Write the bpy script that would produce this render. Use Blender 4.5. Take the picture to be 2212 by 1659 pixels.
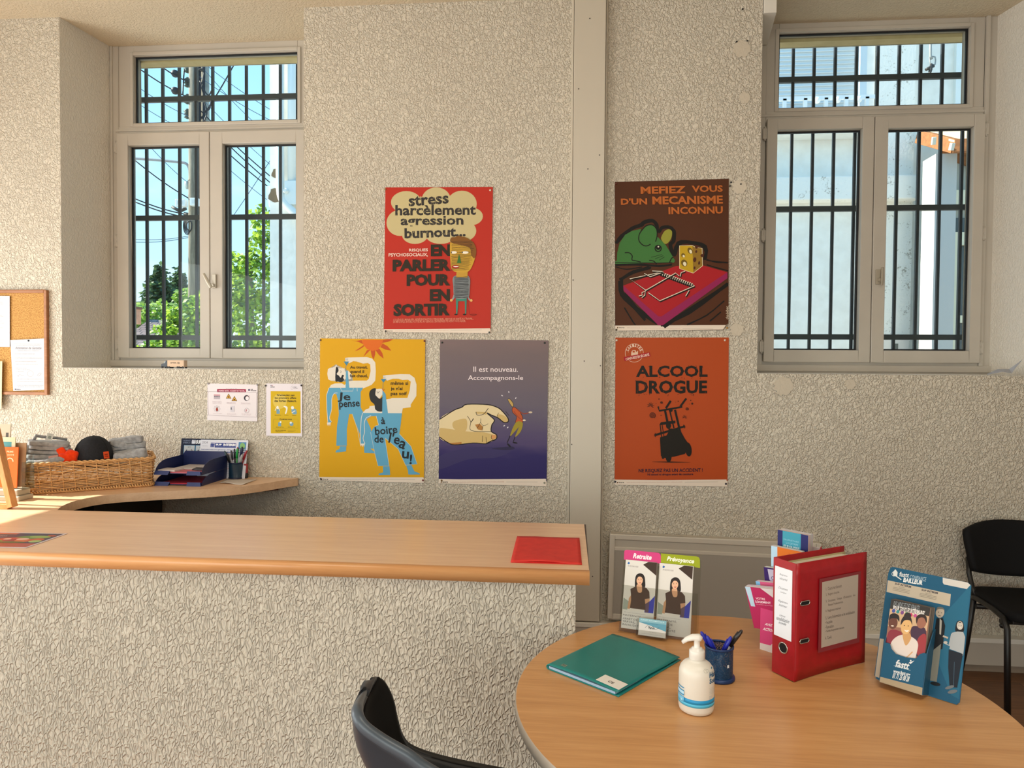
import bpy, bmesh, math, random
import numpy as np
from mathutils import Vector, Matrix, noise
for _o in list(bpy.data.objects): bpy.data.objects.remove(_o)
S = bpy.context.scene; COL = S.collection
PI = math.pi; R = math.radians
rnd = random.Random(7)
# ------------------------------------------------------------------ camera
F_PX = 1512.09
CAM = Vector((0.0, -3.8363, 1.5756))
CR = Vector((0.99615669, 0.08727608, 0.00739866)); CU = Vector((-0.00958777, 0.02469011, 0.99964918)); CF = Vector((-0.08706279, 0.99587815, -0.025432))
cd = bpy.data.cameras.new('camera'); cam = bpy.data.objects.new('camera', cd); COL.objects.link(cam)
cd.sensor_fit = 'HORIZONTAL'; cd.sensor_width = 36.0; cd.lens = 36.0 * F_PX / 2212; cd.clip_start = 0.05; cd.clip_end = 500
cam.matrix_world = Matrix(((CR.x, CU.x, -CF.x, CAM.x), (CR.y, CU.y, -CF.y, CAM.y), (CR.z, CU.z, -CF.z, CAM.z), (0, 0, 0, 1)))
S.camera = cam
def at(x, y, Y=None, Z=None):
    """the point of the photograph's pixel (x, y) on the plane at depth Y or height Z"""
    d = (x - 1106) / F_PX * CR - (y - 829.5) / F_PX * CU + CF
    t = (Y - CAM.y) / d.y if Y is not None else (Z - CAM.z) / d.z
    return CAM + d * t
# ------------------------------------------------------------------ view, sky, sun, daylight in the openings
S.view_settings.view_transform = 'Standard'; S.view_settings.look = 'None'
S.view_settings.exposure = 0.07; S.view_settings.gamma = 1.0; S.view_settings.use_curve_mapping = False
S.cycles.use_denoising = True
S.cycles.max_bounces = 8; S.cycles.diffuse_bounces = 5; S.cycles.glossy_bounces = 3; S.cycles.transmission_bounces = 6
S.cycles.transparent_max_bounces = 12; S.cycles.sample_clamp_indirect = 4.0; S.cycles.caustics_reflective = False; S.cycles.caustics_refractive = False
def lin(c):
    if isinstance(c, str): c = tuple(int(c[i:i + 2], 16) for i in (1, 3, 5))
    return tuple((v / 255 / 12.92 if v <= 10.3 else ((v / 255 + 0.055) / 1.055) ** 2.4) for v in c[:3])
W = bpy.data.worlds.new('sky'); S.world = W; W.use_nodes = True
wn, wl = W.node_tree.nodes, W.node_tree.links
bg = wn['Background']
tcw = wn.new('ShaderNodeTexCoord'); sxyz = wn.new('ShaderNodeSeparateXYZ'); wl.new(tcw.outputs['Generated'], sxyz.inputs[0])
rampw = wn.new('ShaderNodeValToRGB'); wl.new(sxyz.outputs['Z'], rampw.inputs[0])
e = rampw.color_ramp.elements
e[0].position = 0.0; e[0].color = (*lin((226, 243, 250)), 1); e[1].position = 0.75; e[1].color = (*lin((96, 176, 240)), 1)
k = e.new(0.12); k.color = (*lin((190, 232, 253)), 1); k = e.new(0.33); k.color = (*lin((166, 220, 250)), 1)
cln = wn.new('ShaderNodeTexNoise'); cln.inputs['Scale'].default_value = 3.2; cln.inputs['Detail'].default_value = 6
mpw = wn.new('ShaderNodeMapping'); mpw.inputs['Scale'].default_value = (1, 1, 3.0); wl.new(tcw.outputs['Generated'], mpw.inputs[0]); wl.new(mpw.outputs[0], cln.inputs['Vector'])
clr = wn.new('ShaderNodeValToRGB'); clr.color_ramp.elements[0].position = 0.52; clr.color_ramp.elements[1].position = 0.78; wl.new(cln.outputs['Fac'], clr.inputs[0])
mxw = wn.new('ShaderNodeMixRGB'); wl.new(clr.outputs[0], mxw.inputs[0]); wl.new(rampw.outputs[0], mxw.inputs[1]); mxw.inputs[2].default_value = (*lin((232, 245, 252)), 1)
wl.new(mxw.outputs[0], bg.inputs[0]); bg.inputs[1].default_value = 1.5
SUN_DIR = Vector((0.83, 0.01, -0.54)).normalized()
def light(name, kind, loc, d, energy, color, **kw):
    l = bpy.data.lights.new(name, kind); o = bpy.data.objects.new(name, l); COL.objects.link(o)
    o.location = loc; o.rotation_euler = Vector(d).to_track_quat('-Z', 'Y').to_euler(); l.energy = energy; l.color = color
    for a, b in kw.items(): setattr(l, a, b)
    return o
light('sun', 'SUN', (-20, -4, 14), SUN_DIR, 12.0, (1.0, 0.93, 0.80), angle=R(0.55))
# daylight through the glazed side of the room on the left; the lamp behind the camera is added fill
light('daylight_side_door', 'AREA', (-4.30, -1.32, 1.25), (1, 0.0, 0), 62, (1.0, 0.97, 0.91), shape='RECTANGLE', size=1.42, size_y=2.3)
light('daylight_side_shop_window', 'AREA', (-4.30, -4.5, 1.45), (1, 0.12, 0), 105, (1.0, 0.965, 0.89), shape='RECTANGLE', size=3.2, size_y=2.6)
light('front_fill_light', 'AREA', (-1.0, -6.9, 1.5), (0.06, 1, 0.03), 108, (1.0, 0.94, 0.81), shape='RECTANGLE', size=4.8, size_y=2.1)
# added warm fill lamp under the ceiling, above and in front of the camera
light('ceiling_fill_light', 'AREA', (0.9, -3.2, 3.53), (0, 0.0, -1), 26, (1.0, 0.93, 0.80), shape='RECTANGLE', size=1.2, size_y=0.6)

# ------------------------------------------------------------------ materials
_mats = {}
def newmat(name):
    m = bpy.data.materials.new(name); m.use_nodes = True
    return m, m.node_tree.nodes, m.node_tree.links, m.node_tree.nodes['Principled BSDF']
def mat(c, rough=0.55, metal=0.0, gain=1.0, spec=0.5, coat=0.0, alpha=1.0, trans=0.0, emit=0, name=None):
    key = (c if isinstance(c, str) else tuple(c), rough, metal, gain, spec, coat, alpha, trans)
    if key in _mats: return _mats[key]
    m, n, l, b = newmat(name or 'paint_%d' % len(_mats))
    rgb = tuple(min(0.92, v * gain) for v in lin(c))
    b.inputs['Base Color'].default_value = (*rgb, 1); b.inputs['Roughness'].default_value = rough; b.inputs['Metallic'].default_value = metal
    b.inputs['Specular IOR Level'].default_value = spec; b.inputs['Coat Weight'].default_value = coat
    b.inputs['Alpha'].default_value = alpha; b.inputs['Transmission Weight'].default_value = trans
    _mats[key] = m
    return m
def objcoord(n, l, scale=(1, 1, 1), rot=(0, 0, 0)):
    t = n.new('ShaderNodeTexCoord'); mp = n.new('ShaderNodeMapping'); mp.inputs['Scale'].default_value = scale; mp.inputs['Rotation'].default_value = rot
    l.new(t.outputs['Object'], mp.inputs[0]); return mp.outputs[0]
def ramp(n, l, src, stops):
    r = n.new('ShaderNodeValToRGB'); e = r.color_ramp.elements
    e[0].position, e[0].color = stops[0][0], (*lin(stops[0][1]), 1)
    e[1].position, e[1].color = stops[-1][0], (*lin(stops[-1][1]), 1)
    for p, c in stops[1:-1]:
        k = e.new(p); k.color = (*lin(c), 1)
    l.new(src, r.inputs[0]); return r.outputs[0]
def nz(n, l, vec, scale, detail=3, rough=0.5, dist=0.0):
    t = n.new('ShaderNodeTexNoise'); t.inputs['Scale'].default_value = scale; t.inputs['Detail'].default_value = detail
    t.inputs['Roughness'].default_value = rough; t.inputs['Distortion'].default_value = dist; l.new(vec, t.inputs['Vector']); return t.outputs['Fac']
def math_(n, l, op, a, b):
    m = n.new('ShaderNodeMath'); m.operation = op
    for i, v in enumerate((a, b)):
        if isinstance(v, (int, float)): m.inputs[i].default_value = v
        else: l.new(v, m.inputs[i])
    return m.outputs[0]
def bump(n, l, b, h, strength, dist):
    u = n.new('ShaderNodeBump'); u.inputs['Strength'].default_value = strength; u.inputs['Distance'].default_value = dist
    l.new(h, u.inputs['Height']); l.new(u.outputs[0], b.inputs['Normal'])
def roughcast(name, c0, c1, scale, dist, strength=1.0, stretch=(1, 1, 0.75), ridged=False, rot=(0, 0, 0)):
    m, n, l, b = newmat(name)
    v = objcoord(n, l, stretch, rot)
    warp = n.new('ShaderNodeTexNoise'); warp.inputs['Scale'].default_value = scale * 0.35; warp.inputs['Detail'].default_value = 2; l.new(v, warp.inputs['Vector'])
    add = n.new('ShaderNodeVectorMath'); add.operation = 'MULTIPLY_ADD'; l.new(warp.outputs['Color'], add.inputs[0]); add.inputs[1].default_value = (0.03, 0.03, 0.03); l.new(v, add.inputs[2])
    v2 = add.outputs[0]
    if ridged:
        vo = n.new('ShaderNodeTexVoronoi'); vo.feature = 'DISTANCE_TO_EDGE'; vo.inputs['Scale'].default_value = scale; l.new(v2, vo.inputs['Vector'])
        mr = n.new('ShaderNodeMapRange'); mr.interpolation_type = 'SMOOTHSTEP'; mr.inputs['From Max'].default_value = 0.22; mr.inputs['To Min'].default_value = 1; mr.inputs['To Max'].default_value = 0
        l.new(vo.outputs['Distance'], mr.inputs['Value'])
        h = math_(n, l, 'ADD', math_(n, l, 'MULTIPLY', mr.outputs[0], math_(n, l, 'ADD', nz(n, l, v, scale * 0.6, 2), 0.15)), math_(n, l, 'MULTIPLY', nz(n, l, v2, scale * 1.6, 3), 0.8))
    else:
        a = nz(n, l, v2, scale, 2, 0.45, 0.5)
        mr = n.new('ShaderNodeMapRange'); mr.interpolation_type = 'SMOOTHSTEP'; mr.inputs['From Min'].default_value = 0.36; mr.inputs['From Max'].default_value = 0.64; l.new(a, mr.inputs['Value'])
        h = math_(n, l, 'ADD', mr.outputs[0], math_(n, l, 'MULTIPLY', nz(n, l, v, scale * 2.7, 3), 0.35))
    l.new(ramp(n, l, nz(n, l, v, 1.3, 3), [(0.3, c0), (0.7, c1)]), b.inputs['Base Color'])
    b.inputs['Roughness'].default_value = 0.62; b.inputs['Specular IOR Level'].default_value = 0.25
    bump(n, l, b, h, strength, dist); return m
def wood(name, stops, scale=1.0, along=(0.5, 14, 14), rough=0.4, coat=0.0, bumpd=0.0):
    m, n, l, b = newmat(name)
    v = objcoord(n, l, along)
    f = math_(n, l, 'ADD', math_(n, l, 'MULTIPLY', nz(n, l, v, 4 * scale, 4, 0.55, 0.4), 0.65), math_(n, l, 'MULTIPLY', nz(n, l, v, 22 * scale, 2, 0.5), 0.35))
    l.new(ramp(n, l, f, stops), b.inputs['Base Color'])
    b.inputs['Roughness'].default_value = rough; b.inputs['Coat Weight'].default_value = coat; b.inputs['Coat Roughness'].default_value = 0.3
    return m
def mottled(name, c0, c1, scale=8, rough=0.6, stretch=(1, 1, 1), lo=0.35, hi=0.65, bumpd=0, detail=4):
    m, n, l, b = newmat(name); v = objcoord(n, l, stretch); f = nz(n, l, v, scale, detail)
    l.new(ramp(n, l, f, [(lo, c0), (hi, c1)]), b.inputs['Base Color']); b.inputs['Roughness'].default_value = rough
    if bumpd: bump(n, l, b, f, 0.8, bumpd)
    return m
def glassy(name, tint=(255, 255, 255), refl=0.12, rough=0.0):
    m, n, l, b = newmat(name); n.remove(b)
    tr = n.new('ShaderNodeBsdfTransparent'); tr.inputs[0].default_value = (*lin(tint), 1)
    gl = n.new('ShaderNodeBsdfGlossy'); gl.inputs['Roughness'].default_value = rough
    fr = n.new('ShaderNodeFresnel'); fr.inputs['IOR'].default_value = 1.45
    mx = n.new('ShaderNodeMixShader'); l.new(math_(n, l, 'MULTIPLY', fr.outputs[0], refl * 3), mx.inputs[0]); l.new(tr.outputs[0], mx.inputs[1]); l.new(gl.outputs[0], mx.inputs[2])
    l.new(mx.outputs[0], n['Material Output'].inputs[0]); return m

# ------------------------------------------------------------------ mesh building
class MB:
    def __init__(s): s.v, s.f, s.m, s.sm = [], [], [], []
    def add(s, vs, fs, mi=0, M=None, smooth=False):
        k = len(s.v)
        s.v += [tuple(M @ Vector(p)) if M is not None else tuple(p) for p in vs]
        s.f += [tuple(i + k for i in f) for f in fs]; s.m += [mi] * len(fs); s.sm += [smooth] * len(fs); return s
    def box(s, x0, x1, y0, y1, z0, z1, mi=0, M=None):
        v = [(x, y, z) for z in (z0, z1) for y in (y0, y1) for x in (x0, x1)]
        return s.add(v, [(0, 2, 3, 1), (4, 5, 7, 6), (0, 1, 5, 4), (2, 6, 7, 3), (0, 4, 6, 2), (1, 3, 7, 5)], mi, M)
    def prism(s, pts, z0, z1, mi=0, M=None, side=None, smooth=False):
        n = len(pts); v = [(x, y, z0) for x, y in pts] + [(x, y, z1) for x, y in pts]
        s.add(v, [tuple(range(n - 1, -1, -1)), tuple(range(n, 2 * n))], mi, M)
        return s.add(v, [(i, (i + 1) % n, n + (i + 1) % n, n + i) for i in range(n)], mi if side is None else side, M, smooth)
    def lathe(s, prof, n=32, mi=0, M=None, smooth=True, cap=True, sx=1.0):
        v = []; f = []
        for r, z in prof: v += [(r * math.cos(2 * PI * k / n) * sx, r * math.sin(2 * PI * k / n), z) for k in range(n)]
        for j in range(len(prof) - 1):
            f += [(j * n + k, j * n + (k + 1) % n, (j + 1) * n + (k + 1) % n, (j + 1) * n + k) for k in range(n)]
        s.add(v, f, mi, M, smooth)
        if cap:
            k0 = len(prof) - 1
            s.add(v, [tuple(range(n - 1, -1, -1)), tuple(range(k0 * n, k0 * n + n))], mi, M)
        return s
    def tube(s, path, r, n=8, mi=0, M=None, closed=False, cap=True, smooth=True, flat=1.0):
        P = [Vector(p) for p in path]; N = len(P); v = []; f = []
        up = None
        for i in range(N):
            a = P[i - 1] if (i or closed) else P[0]; b = P[(i + 1) % N] if (i < N - 1 or closed) else P[-1]
            t = (b - a).normalized() if (b - a).length > 1e-9 else Vector((0, 0, 1))
            if up is None: up = t.orthogonal().normalized()
            up = (up - t * up.dot(t)); up = up.normalized() if up.length > 1e-6 else t.orthogonal().normalized()
            sd = t.cross(up); rr = r[i] if isinstance(r, (list, tuple)) else r
            v += [tuple(P[i] + up * (rr * math.cos(2 * PI * k / n)) + sd * (rr * flat * math.sin(2 * PI * k / n))) for k in range(n)]
        L = N if closed else N - 1
        for j in range(L):
            a, b = j * n, ((j + 1) % N) * n
            f += [(a + k, a + (k + 1) % n, b + (k + 1) % n, b + k) for k in range(n)]
        s.add(v, f, mi, M, smooth)
        if cap and not closed: s.add(v, [tuple(range(n - 1, -1, -1)), tuple(range((N - 1) * n, N * n))], mi, M)
        return s
    def ball(s, c, r, n=12, mi=0, M=None, sz=1.0):
        prof = [(max(1e-4, r * math.sin(PI * k / (n // 2))), -r * sz * math.cos(PI * k / (n // 2))) for k in range(n // 2 + 1)]
        T = Matrix.Translation(c); return s.lathe(prof, n, mi, (M @ T) if M is not None else T)
    def grid(s, fn, nu, nv, mi=0, M=None, smooth=True, closed=False):
        v = [tuple(fn(i / nu, j / nv)) for j in range(nv + 1) for i in range(nu + 1)]
        return s.add(v, [(j * (nu + 1) + i, j * (nu + 1) + i + 1, (j + 1) * (nu + 1) + i + 1, (j + 1) * (nu + 1) + i) for j in range(nv) for i in range(nu)], mi, M, smooth)
    def build(s, name, mats, parent=None, bevel=0, seg=2, sub=0, solid=0, M=None):
        me = bpy.data.meshes.new(name); me.from_pydata(s.v, [], s.f)
        for m in (mats if isinstance(mats, (list, tuple)) else [mats]): me.materials.append(m)
        me.polygons.foreach_set('material_index', s.m); me.polygons.foreach_set('use_smooth', s.sm); me.update()
        bm = bmesh.new(); bm.from_mesh(me); bmesh.ops.remove_doubles(bm, verts=bm.verts, dist=1e-6) if len(s.v) < 20000 else None
        if bevel or sub: bmesh.ops.recalc_face_normals(bm, faces=bm.faces)
        bm.to_mesh(me); bm.free()
        o = bpy.data.objects.new(name, me); COL.objects.link(o)
        if parent is not None: o.parent = parent
        if M is not None: o.matrix_local = M
        if solid:
            k = o.modifiers.new('thickness', 'SOLIDIFY'); k.thickness = solid; k.offset = 0
        if bevel:
            k = o.modifiers.new('bevel', 'BEVEL'); k.width = bevel; k.segments = seg; k.limit_method = 'ANGLE'; k.angle_limit = R(35)
        if sub:
            k = o.modifiers.new('smooth', 'SUBSURF'); k.levels = sub; k.render_levels = sub
        return o
def tag(o, label=None, cat=None, group=None, kind=None):
    if label: o['label'] = label
    if cat: o['category'] = cat
    if group: o['group'] = group
    if kind: o['kind'] = kind
    return o
def thing(name, loc, label, cat, rotz=0.0, group=None, M=None, kind=None):
    o = bpy.data.objects.new(name, None); COL.objects.link(o); o.empty_display_size = 0.05
    if M is not None: o.matrix_world = M
    else: o.location = loc; o.rotation_euler = (0, 0, rotz)
    return tag(o, label, cat, group, kind)
def dup(root, label=None, group=None):
    def cp(o, par):
        c = o.copy(); COL.objects.link(c)
        if par is not None: c.parent = par
        for ch in [x for x in bpy.data.objects if x.parent == o]: cp(ch, c)
        return c
    r = cp(root, None)
    if label: r['label'] = label
    if group: r['group'] = group
    return r
def on_wall(x, z, y=-0.004, tilt=0.0):
    return Matrix.Translation((x, y, z)) @ Matrix.Rotation(-tilt, 4, 'Y') @ Matrix.Rotation(PI / 2, 4, 'X')
# ------------------------------------------------------------------ flat printed matter: one mesh of sheet and printing
def smoothpts(p, closed=True, k=6):
    out = []; n = len(p)
    for i in range(n if closed else n - 1):
        q = [p[(i + j) % n] if closed else p[max(0, min(n - 1, i + j))] for j in (-1, 0, 1, 2)]
        for t in range(k):
            t /= k
            out.append(tuple(0.5 * (2 * q[1][a] + (q[2][a] - q[0][a]) * t + (2 * q[0][a] - 5 * q[1][a] + 4 * q[2][a] - q[3][a]) * t * t + (3 * q[1][a] - q[0][a] - 3 * q[2][a] + q[3][a]) * t ** 3) for a in (0, 1)))
    if not closed: out.append(tuple(p[-1]))
    return out
_glyph = {}
def glyphs(body, bold=0.0, shear=0.0, res=2):
    key = (body, bold, shear, res)
    if key not in _glyph:
        c = bpy.data.curves.new('txt', 'FONT'); c.body = body; c.offset = bold; c.shear = shear; c.resolution_u = res; c.fill_mode = 'BOTH'
        o = bpy.data.objects.new('txt', c); COL.objects.link(o); me = bpy.data.meshes.new_from_object(o)
        vs = [(v.co.x, v.co.y) for v in me.vertices]; fs = [tuple(p.vertices) for p in me.polygons]
        bpy.data.objects.remove(o); bpy.data.curves.remove(c); bpy.data.meshes.remove(me)
        _glyph[key] = (vs, fs)
    return _glyph[key]
class Art:
    def __init__(s, quad, W, H, gain=1.25, rough=0.5, step=2.5e-5, thick=0.0012, spec=0.18, coat=0.0, fn=None):
        s.W, s.H, s.gain, s.rough, s.step, s.spec, s.coat, s.fn = W, H, gain, rough, step, spec, coat, fn
        A, B = [], []
        for (x, y), (u, v) in zip(quad, ((-W / 2, H / 2), (W / 2, H / 2), (W / 2, -H / 2), (-W / 2, -H / 2))):
            A += [[x, y, 1, 0, 0, 0, -u * x, -u * y], [0, 0, 0, x, y, 1, -v * x, -v * y]]; B += [u, v]
        s.h = np.linalg.solve(np.array(A, float), np.array(B, float)); s.quad = quad
        s.mb = MB(); s.mats = []; s.mi = {}; s.z = thick; s.thick = thick
    def P(s, x, y):
        h = s.h; w = h[6] * x + h[7] * y + 1; return ((h[0] * x + h[1] * y + h[2]) / w, (h[3] * x + h[4] * y + h[5]) / w)
    def col(s, c):
        if c not in s.mi: s.mi[c] = len(s.mats); s.mats.append(mat(c, s.rough, gain=s.gain, spec=s.spec, coat=s.coat))
        return s.mi[c]
    def sheet(s, c, pts=None):
        p = [s.P(*q) for q in (pts or s.quad)]
        s.mb.prism(p[::-1] , 0, s.thick, s.col(c)); return s
    def _face(s, vs, fs, c):
        s.z += s.step; w, h = s.W / 2, s.H / 2
        s.mb.add([(max(-w, min(w, q[0])), max(-h, min(h, q[1])), s.z) for q in (s.P(*v) for v in vs)], fs, s.col(c)); return s
    def poly(s, pts, c, sm=False, k=5):
        if sm: pts = smoothpts(pts, True, k)
        a = sum(pts[i - 1][0] * pts[i][1] - pts[i][0] * pts[i - 1][1] for i in range(len(pts)))
        if a > 0: pts = pts[::-1]
        return s._face(pts, [tuple(range(len(pts)))], c)
    def rect(s, x0, y0, x1, y1, c): return s.poly([(x0, y0), (x1, y0), (x1, y1), (x0, y1)], c)
    def ell(s, cx, cy, rx, ry, c, rot=0.0, n=28, a0=0.0, a1=360.0):
        ca, sa = math.cos(R(rot)), math.sin(R(rot)); p = []
        for k in range(n):
            t = R(a0 + (a1 - a0) * k / (n if a1 - a0 >= 360 else n - 1)); x, y = rx * math.cos(t), ry * math.sin(t); p.append((cx + x * ca - y * sa, cy + x * sa + y * ca))
        return s.poly(p, c)
    def line(s, pts, w, c, sm=False, closed=False, k=5):
        if sm: pts = smoothpts(pts, closed, k)
        n = len(pts); L, Rr = [], []
        for i in range(n):
            a = pts[i - 1] if (i or closed) else pts[0]; b = pts[(i + 1) % n] if (i < n - 1 or closed) else pts[-1]
            dx, dy = b[0] - a[0], b[1] - a[1]; d = math.hypot(dx, dy) or 1
            ww = (w[i] if isinstance(w, (list, tuple)) else w) / 2
            L.append((pts[i][0] - dy / d * ww, pts[i][1] + dx / d * ww)); Rr.append((pts[i][0] + dy / d * ww, pts[i][1] - dx / d * ww))
        m = n if closed else n - 1
        return s._face(L + Rr, [(i, (i + 1) % n, n + (i + 1) % n, n + i) for i in range(m)], c)
    def ring(s, cx, cy, r, w, c, a0=0, a1=360, n=32):
        return s.line([(cx + r * math.cos(R(a0 + (a1 - a0) * k / n)), cy + r * math.sin(R(a0 + (a1 - a0) * k / n))) for k in range(n + (a1 - a0 < 360))], w, c, closed=a1 - a0 >= 360)
    def text(s, body, x0, y0, x1, y1, c, bold=0.0, shear=0.0, rot=0.0, res=2, just=None):
        """set the words so that their ink fills the box x0..x1, y0..y1"""
        vs, fs = glyphs(body, bold, shear, res)
        if not vs: return s
        xs = [v[0] for v in vs]; ys = [v[1] for v in vs]; ax, bx, ay, by = min(xs), max(xs), min(ys), max(ys)
        kx = (x1 - x0) / (bx - ax); ky = (y1 - y0) / (by - ay)
        if just: kx = min(kx, ky * just)
        cx, cy = (x0 + x1) / 2, (y0 + y1) / 2; ca, sa = math.cos(R(rot)), math.sin(R(rot)); out = []
        for x, y in vs:
            px, py = x0 + (x - ax) * kx - cx, y1 - (y - ay) * ky - cy
            out.append((cx + px * ca - py * sa, cy + px * sa + py * ca))
        return s._face(out, fs, c)
    def lines(s, rows, c, bold=0.0, res=1):
        for r in rows: s.text(r[4], r[0], r[1], r[2], r[3], c, bold, res=res)
        return s
    def build(s, name, parent=None, M=None):
        if s.fn: s.mb.v = [tuple(s.fn(*v)) for v in s.mb.v]
        o = s.mb.build(name, s.mats, parent, M=M); return o
# ================================================================== SETTING
WALL = roughcast('roughcast_wall', (214, 205, 188), (222, 214, 197), 100, 0.0075, 0.9, (1, 1, 0.8), rot=(0, R(28), 0))
REVEAL = roughcast('roughcast_reveal', (214, 209, 198), (222, 216, 205), 95, 0.003, 0.55)
RIDGED = roughcast('roughcast_counter', (198, 191, 175), (208, 200, 184), 68, 0.0085, 0.9, (1.25, 1.25, 0.6), ridged=True)
CEIL = roughcast('roughcast_ceiling', (206, 193, 168), (216, 203, 178), 80, 0.004, 0.5)
SMOOTHW = roughcast('smoothed_patch', (200, 190, 172), (206, 196, 178), 60, 0.0015, 0.4)
FRAMEM = mottled('painted_joinery', (184, 177, 166), (191, 184, 172), 3, 0.45)
PVC = mat((198, 190, 174), 0.4); WHITEP = mat((226, 222, 212), 0.45)
BLACKR = mat((14, 14, 16), 0.6); GLASS = glassy('window_glass', (246, 250, 250), 0.1)
OUTW = mottled('outer_render', (228, 226, 220), (240, 238, 230), 20, 0.8, bumpd=0.004)
CEIL_Z, SILL, NICHE = 3.565, 1.546, 0.374
XL, XR, YF = -4.4, 4.4, -7.0
b = MB()
def slab(x0, x1, z0, z1, y0, y1, mi=0): b.box(x0, x1, y0, y1, z0, z1, mi)
# back wall: pieces round the two full-height niches; thickness to the outer face
LX0, LX1, RX0, RX1 = -2.9664, -1.5165, 0.9764, 2.437
OUT = 0.53
slab(XL, LX0, -0.02, CEIL_Z, 0, OUT - 0.01); slab(LX1, RX0, -0.02, CEIL_Z, 0, OUT - 0.01); slab(RX1, XR + 0.2, -0.02, CEIL_Z, 0, OUT - 0.01)
slab(LX0, LX1, -0.02, SILL, 0, OUT - 0.01); slab(RX0, RX1, -0.02, SILL, 0, OUT - 0.01)
# reveals and outer skin
b.add([(LX0, 0, SILL), (LX0 + 0.046, NICHE, SILL), (LX0 + 0.046, NICHE, CEIL_Z), (LX0, 0, CEIL_Z)], [(0, 1, 2, 3)], 1)
b.add([(LX0, 0, SILL), (LX0, OUT - .01, SILL), (LX0 + 0.046, OUT - .01, SILL), (LX0 + 0.046, NICHE, SILL)], [(0, 1, 2, 3)], 1)
b.add([(RX1, 0, SILL), (RX1 - 0.077, NICHE, SILL), (RX1 - 0.077, NICHE, CEIL_Z), (RX1, 0, CEIL_Z)], [(3, 2, 1, 0)], 1)
for x0, x1 in ((LX0, LX1), (RX0, RX1)):
    slab(x0, x1, 3.49, 3.75, 0.45, OUT, 3)                       # outer lintel
    b.box(x0, x1, 0.0, NICHE, SILL - 0.001, SILL + 0.002, 2)      # smooth white inner sill
    b.box(x0 - 0.02, x1 + 0.02, 0.45, OUT + 0.05, SILL - 0.05, SILL + 0.005, 4)
slab(XL, LX0, -0.5, 3.9, OUT - 0.01, OUT, 4); slab(LX1, RX0, -0.5, 3.9, OUT - 0.01, OUT, 4); slab(RX1, XR + 0.2, -0.5, 3.9, OUT - 0.01, OUT, 4)
for x0, x1 in ((LX0, LX1), (RX0, RX1)): slab(x0, x1, -0.5, SILL, OUT - 0.01, OUT, 4); slab(x0, x1, 3.49, 3.9, OUT - .005, OUT + .005, 4)
# smoothed filler patches where fixings were removed
for px, py, rr in ((1602, 106, 18), (1608, 212, 12), (1597, 404, 15), (1692, 834, 20), (1836, 830, 11), (1591, 712, 14)):
    c = at(px, py, Y=0); k = rr / 405
    b.add([(c.x + k * math.cos(t * PI / 10) * (1 + .15 * math.sin(3 * t)), -0.0035, c.z + k * math.sin(t * PI / 10) * (1 + .12 * math.cos(2.3 * t))) for t in range(20)], [tuple(range(20))], 5)
for px, py in ((1604, 20), (1591, 91), (1614, 89), (1579, 394), (1577, 402), (1600, 398)):
    c = at(px, py, Y=0); b.box(c.x - .004, c.x + .004, -0.006, 0, c.z - .003, c.z + .003, 6)
OUTBEIGE = mottled('outer_lintel_render', (206, 186, 138), (216, 196, 148), 14, 0.8)
b.build('wall_back', [WALL, REVEAL, WHITEP, OUTBEIGE, OUTW, SMOOTHW, BLACKR])
bpy.data.objects['wall_back']['kind'] = 'structure'
def struct(name, mb, mats, **k): return tag(mb.build(name, mats, **k), kind='structure')
struct('ceiling', MB().box(XL - .2, XR + .2, YF - .2, 0.0, CEIL_Z, CEIL_Z + .2).box(LX0, LX1, 0, 0.45, CEIL_Z, CEIL_Z + .2).box(RX0, RX1, 0, 0.45, CEIL_Z, CEIL_Z + .2), CEIL)
def floor_mat():
    m, n, l, bs = newmat('floor_planks'); v = objcoord(n, l, (1, 1, 1))
    br = n.new('ShaderNodeTexBrick'); br.inputs['Scale'].default_value = 1.0; br.inputs['Brick Width'].default_value = 0.9; br.inputs['Row Height'].default_value = 0.14; br.inputs['Mortar Size'].default_value = 0.0015
    br.inputs['Color1'].default_value = (*lin((150, 108, 74)), 1); br.inputs['Color2'].default_value = (*lin((118, 82, 55)), 1); br.inputs['Mortar'].default_value = (*lin((60, 40, 28)), 1); l.new(v, br.inputs['Vector'])
    mx = n.new('ShaderNodeMixRGB'); mx.blend_type = 'MULTIPLY'; mx.inputs[0].default_value = 0.6; l.new(br.outputs['Color'], mx.inputs[1])
    v2 = objcoord(n, l, (1, 12, 1)); l.new(ramp(n, l, nz(n, l, v2, 5, 5), [(0.3, (170, 150, 135)), (0.7, (255, 250, 245))]), mx.inputs[2]); l.new(mx.outputs[0], bs.inputs['Base Color']); bs.inputs['Roughness'].default_value = 0.4
    return m
struct('floor', MB().box(XL - .2, XR + .2, YF - .2, OUT - .02, -0.12, 0.0), floor_mat())
# left wall: glazed door from Y -2.05 to -0.6, and front wall with an unseen opening sized to the fill lamp, both behind / beside the camera
w = MB(); w.box(XL - .2, XL, -0.6, 0.0, 0, CEIL_Z).box(XL - .2, XL, YF, -6.1, 0, CEIL_Z).box(XL - .2, XL, -2.9, -2.05, 0, CEIL_Z).box(XL - .2, XL, -6.1, -2.9, 2.8, CEIL_Z).box(XL - .2, XL, -2.05, -0.6, 2.45, CEIL_Z)
struct('wall_left', w, WALL)
w = MB(); w.box(XR, XR + .2, YF, OUT, 0, CEIL_Z); struct('wall_right', w, WALL)
w = MB(); w.box(XL, -3.4, YF - .2, YF, 0, CEIL_Z).box(1.4, XR, YF - .2, YF, 0, CEIL_Z).box(-3.4, 1.4, YF - .2, YF, 2.9, CEIL_Z).box(-3.4, 1.4, YF - .2, YF, 0, 0.35); struct('wall_front', w, WALL)
r = thing('window_3', (XL, -1.325, 0), None, None, kind='structure')
w = MB()
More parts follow.
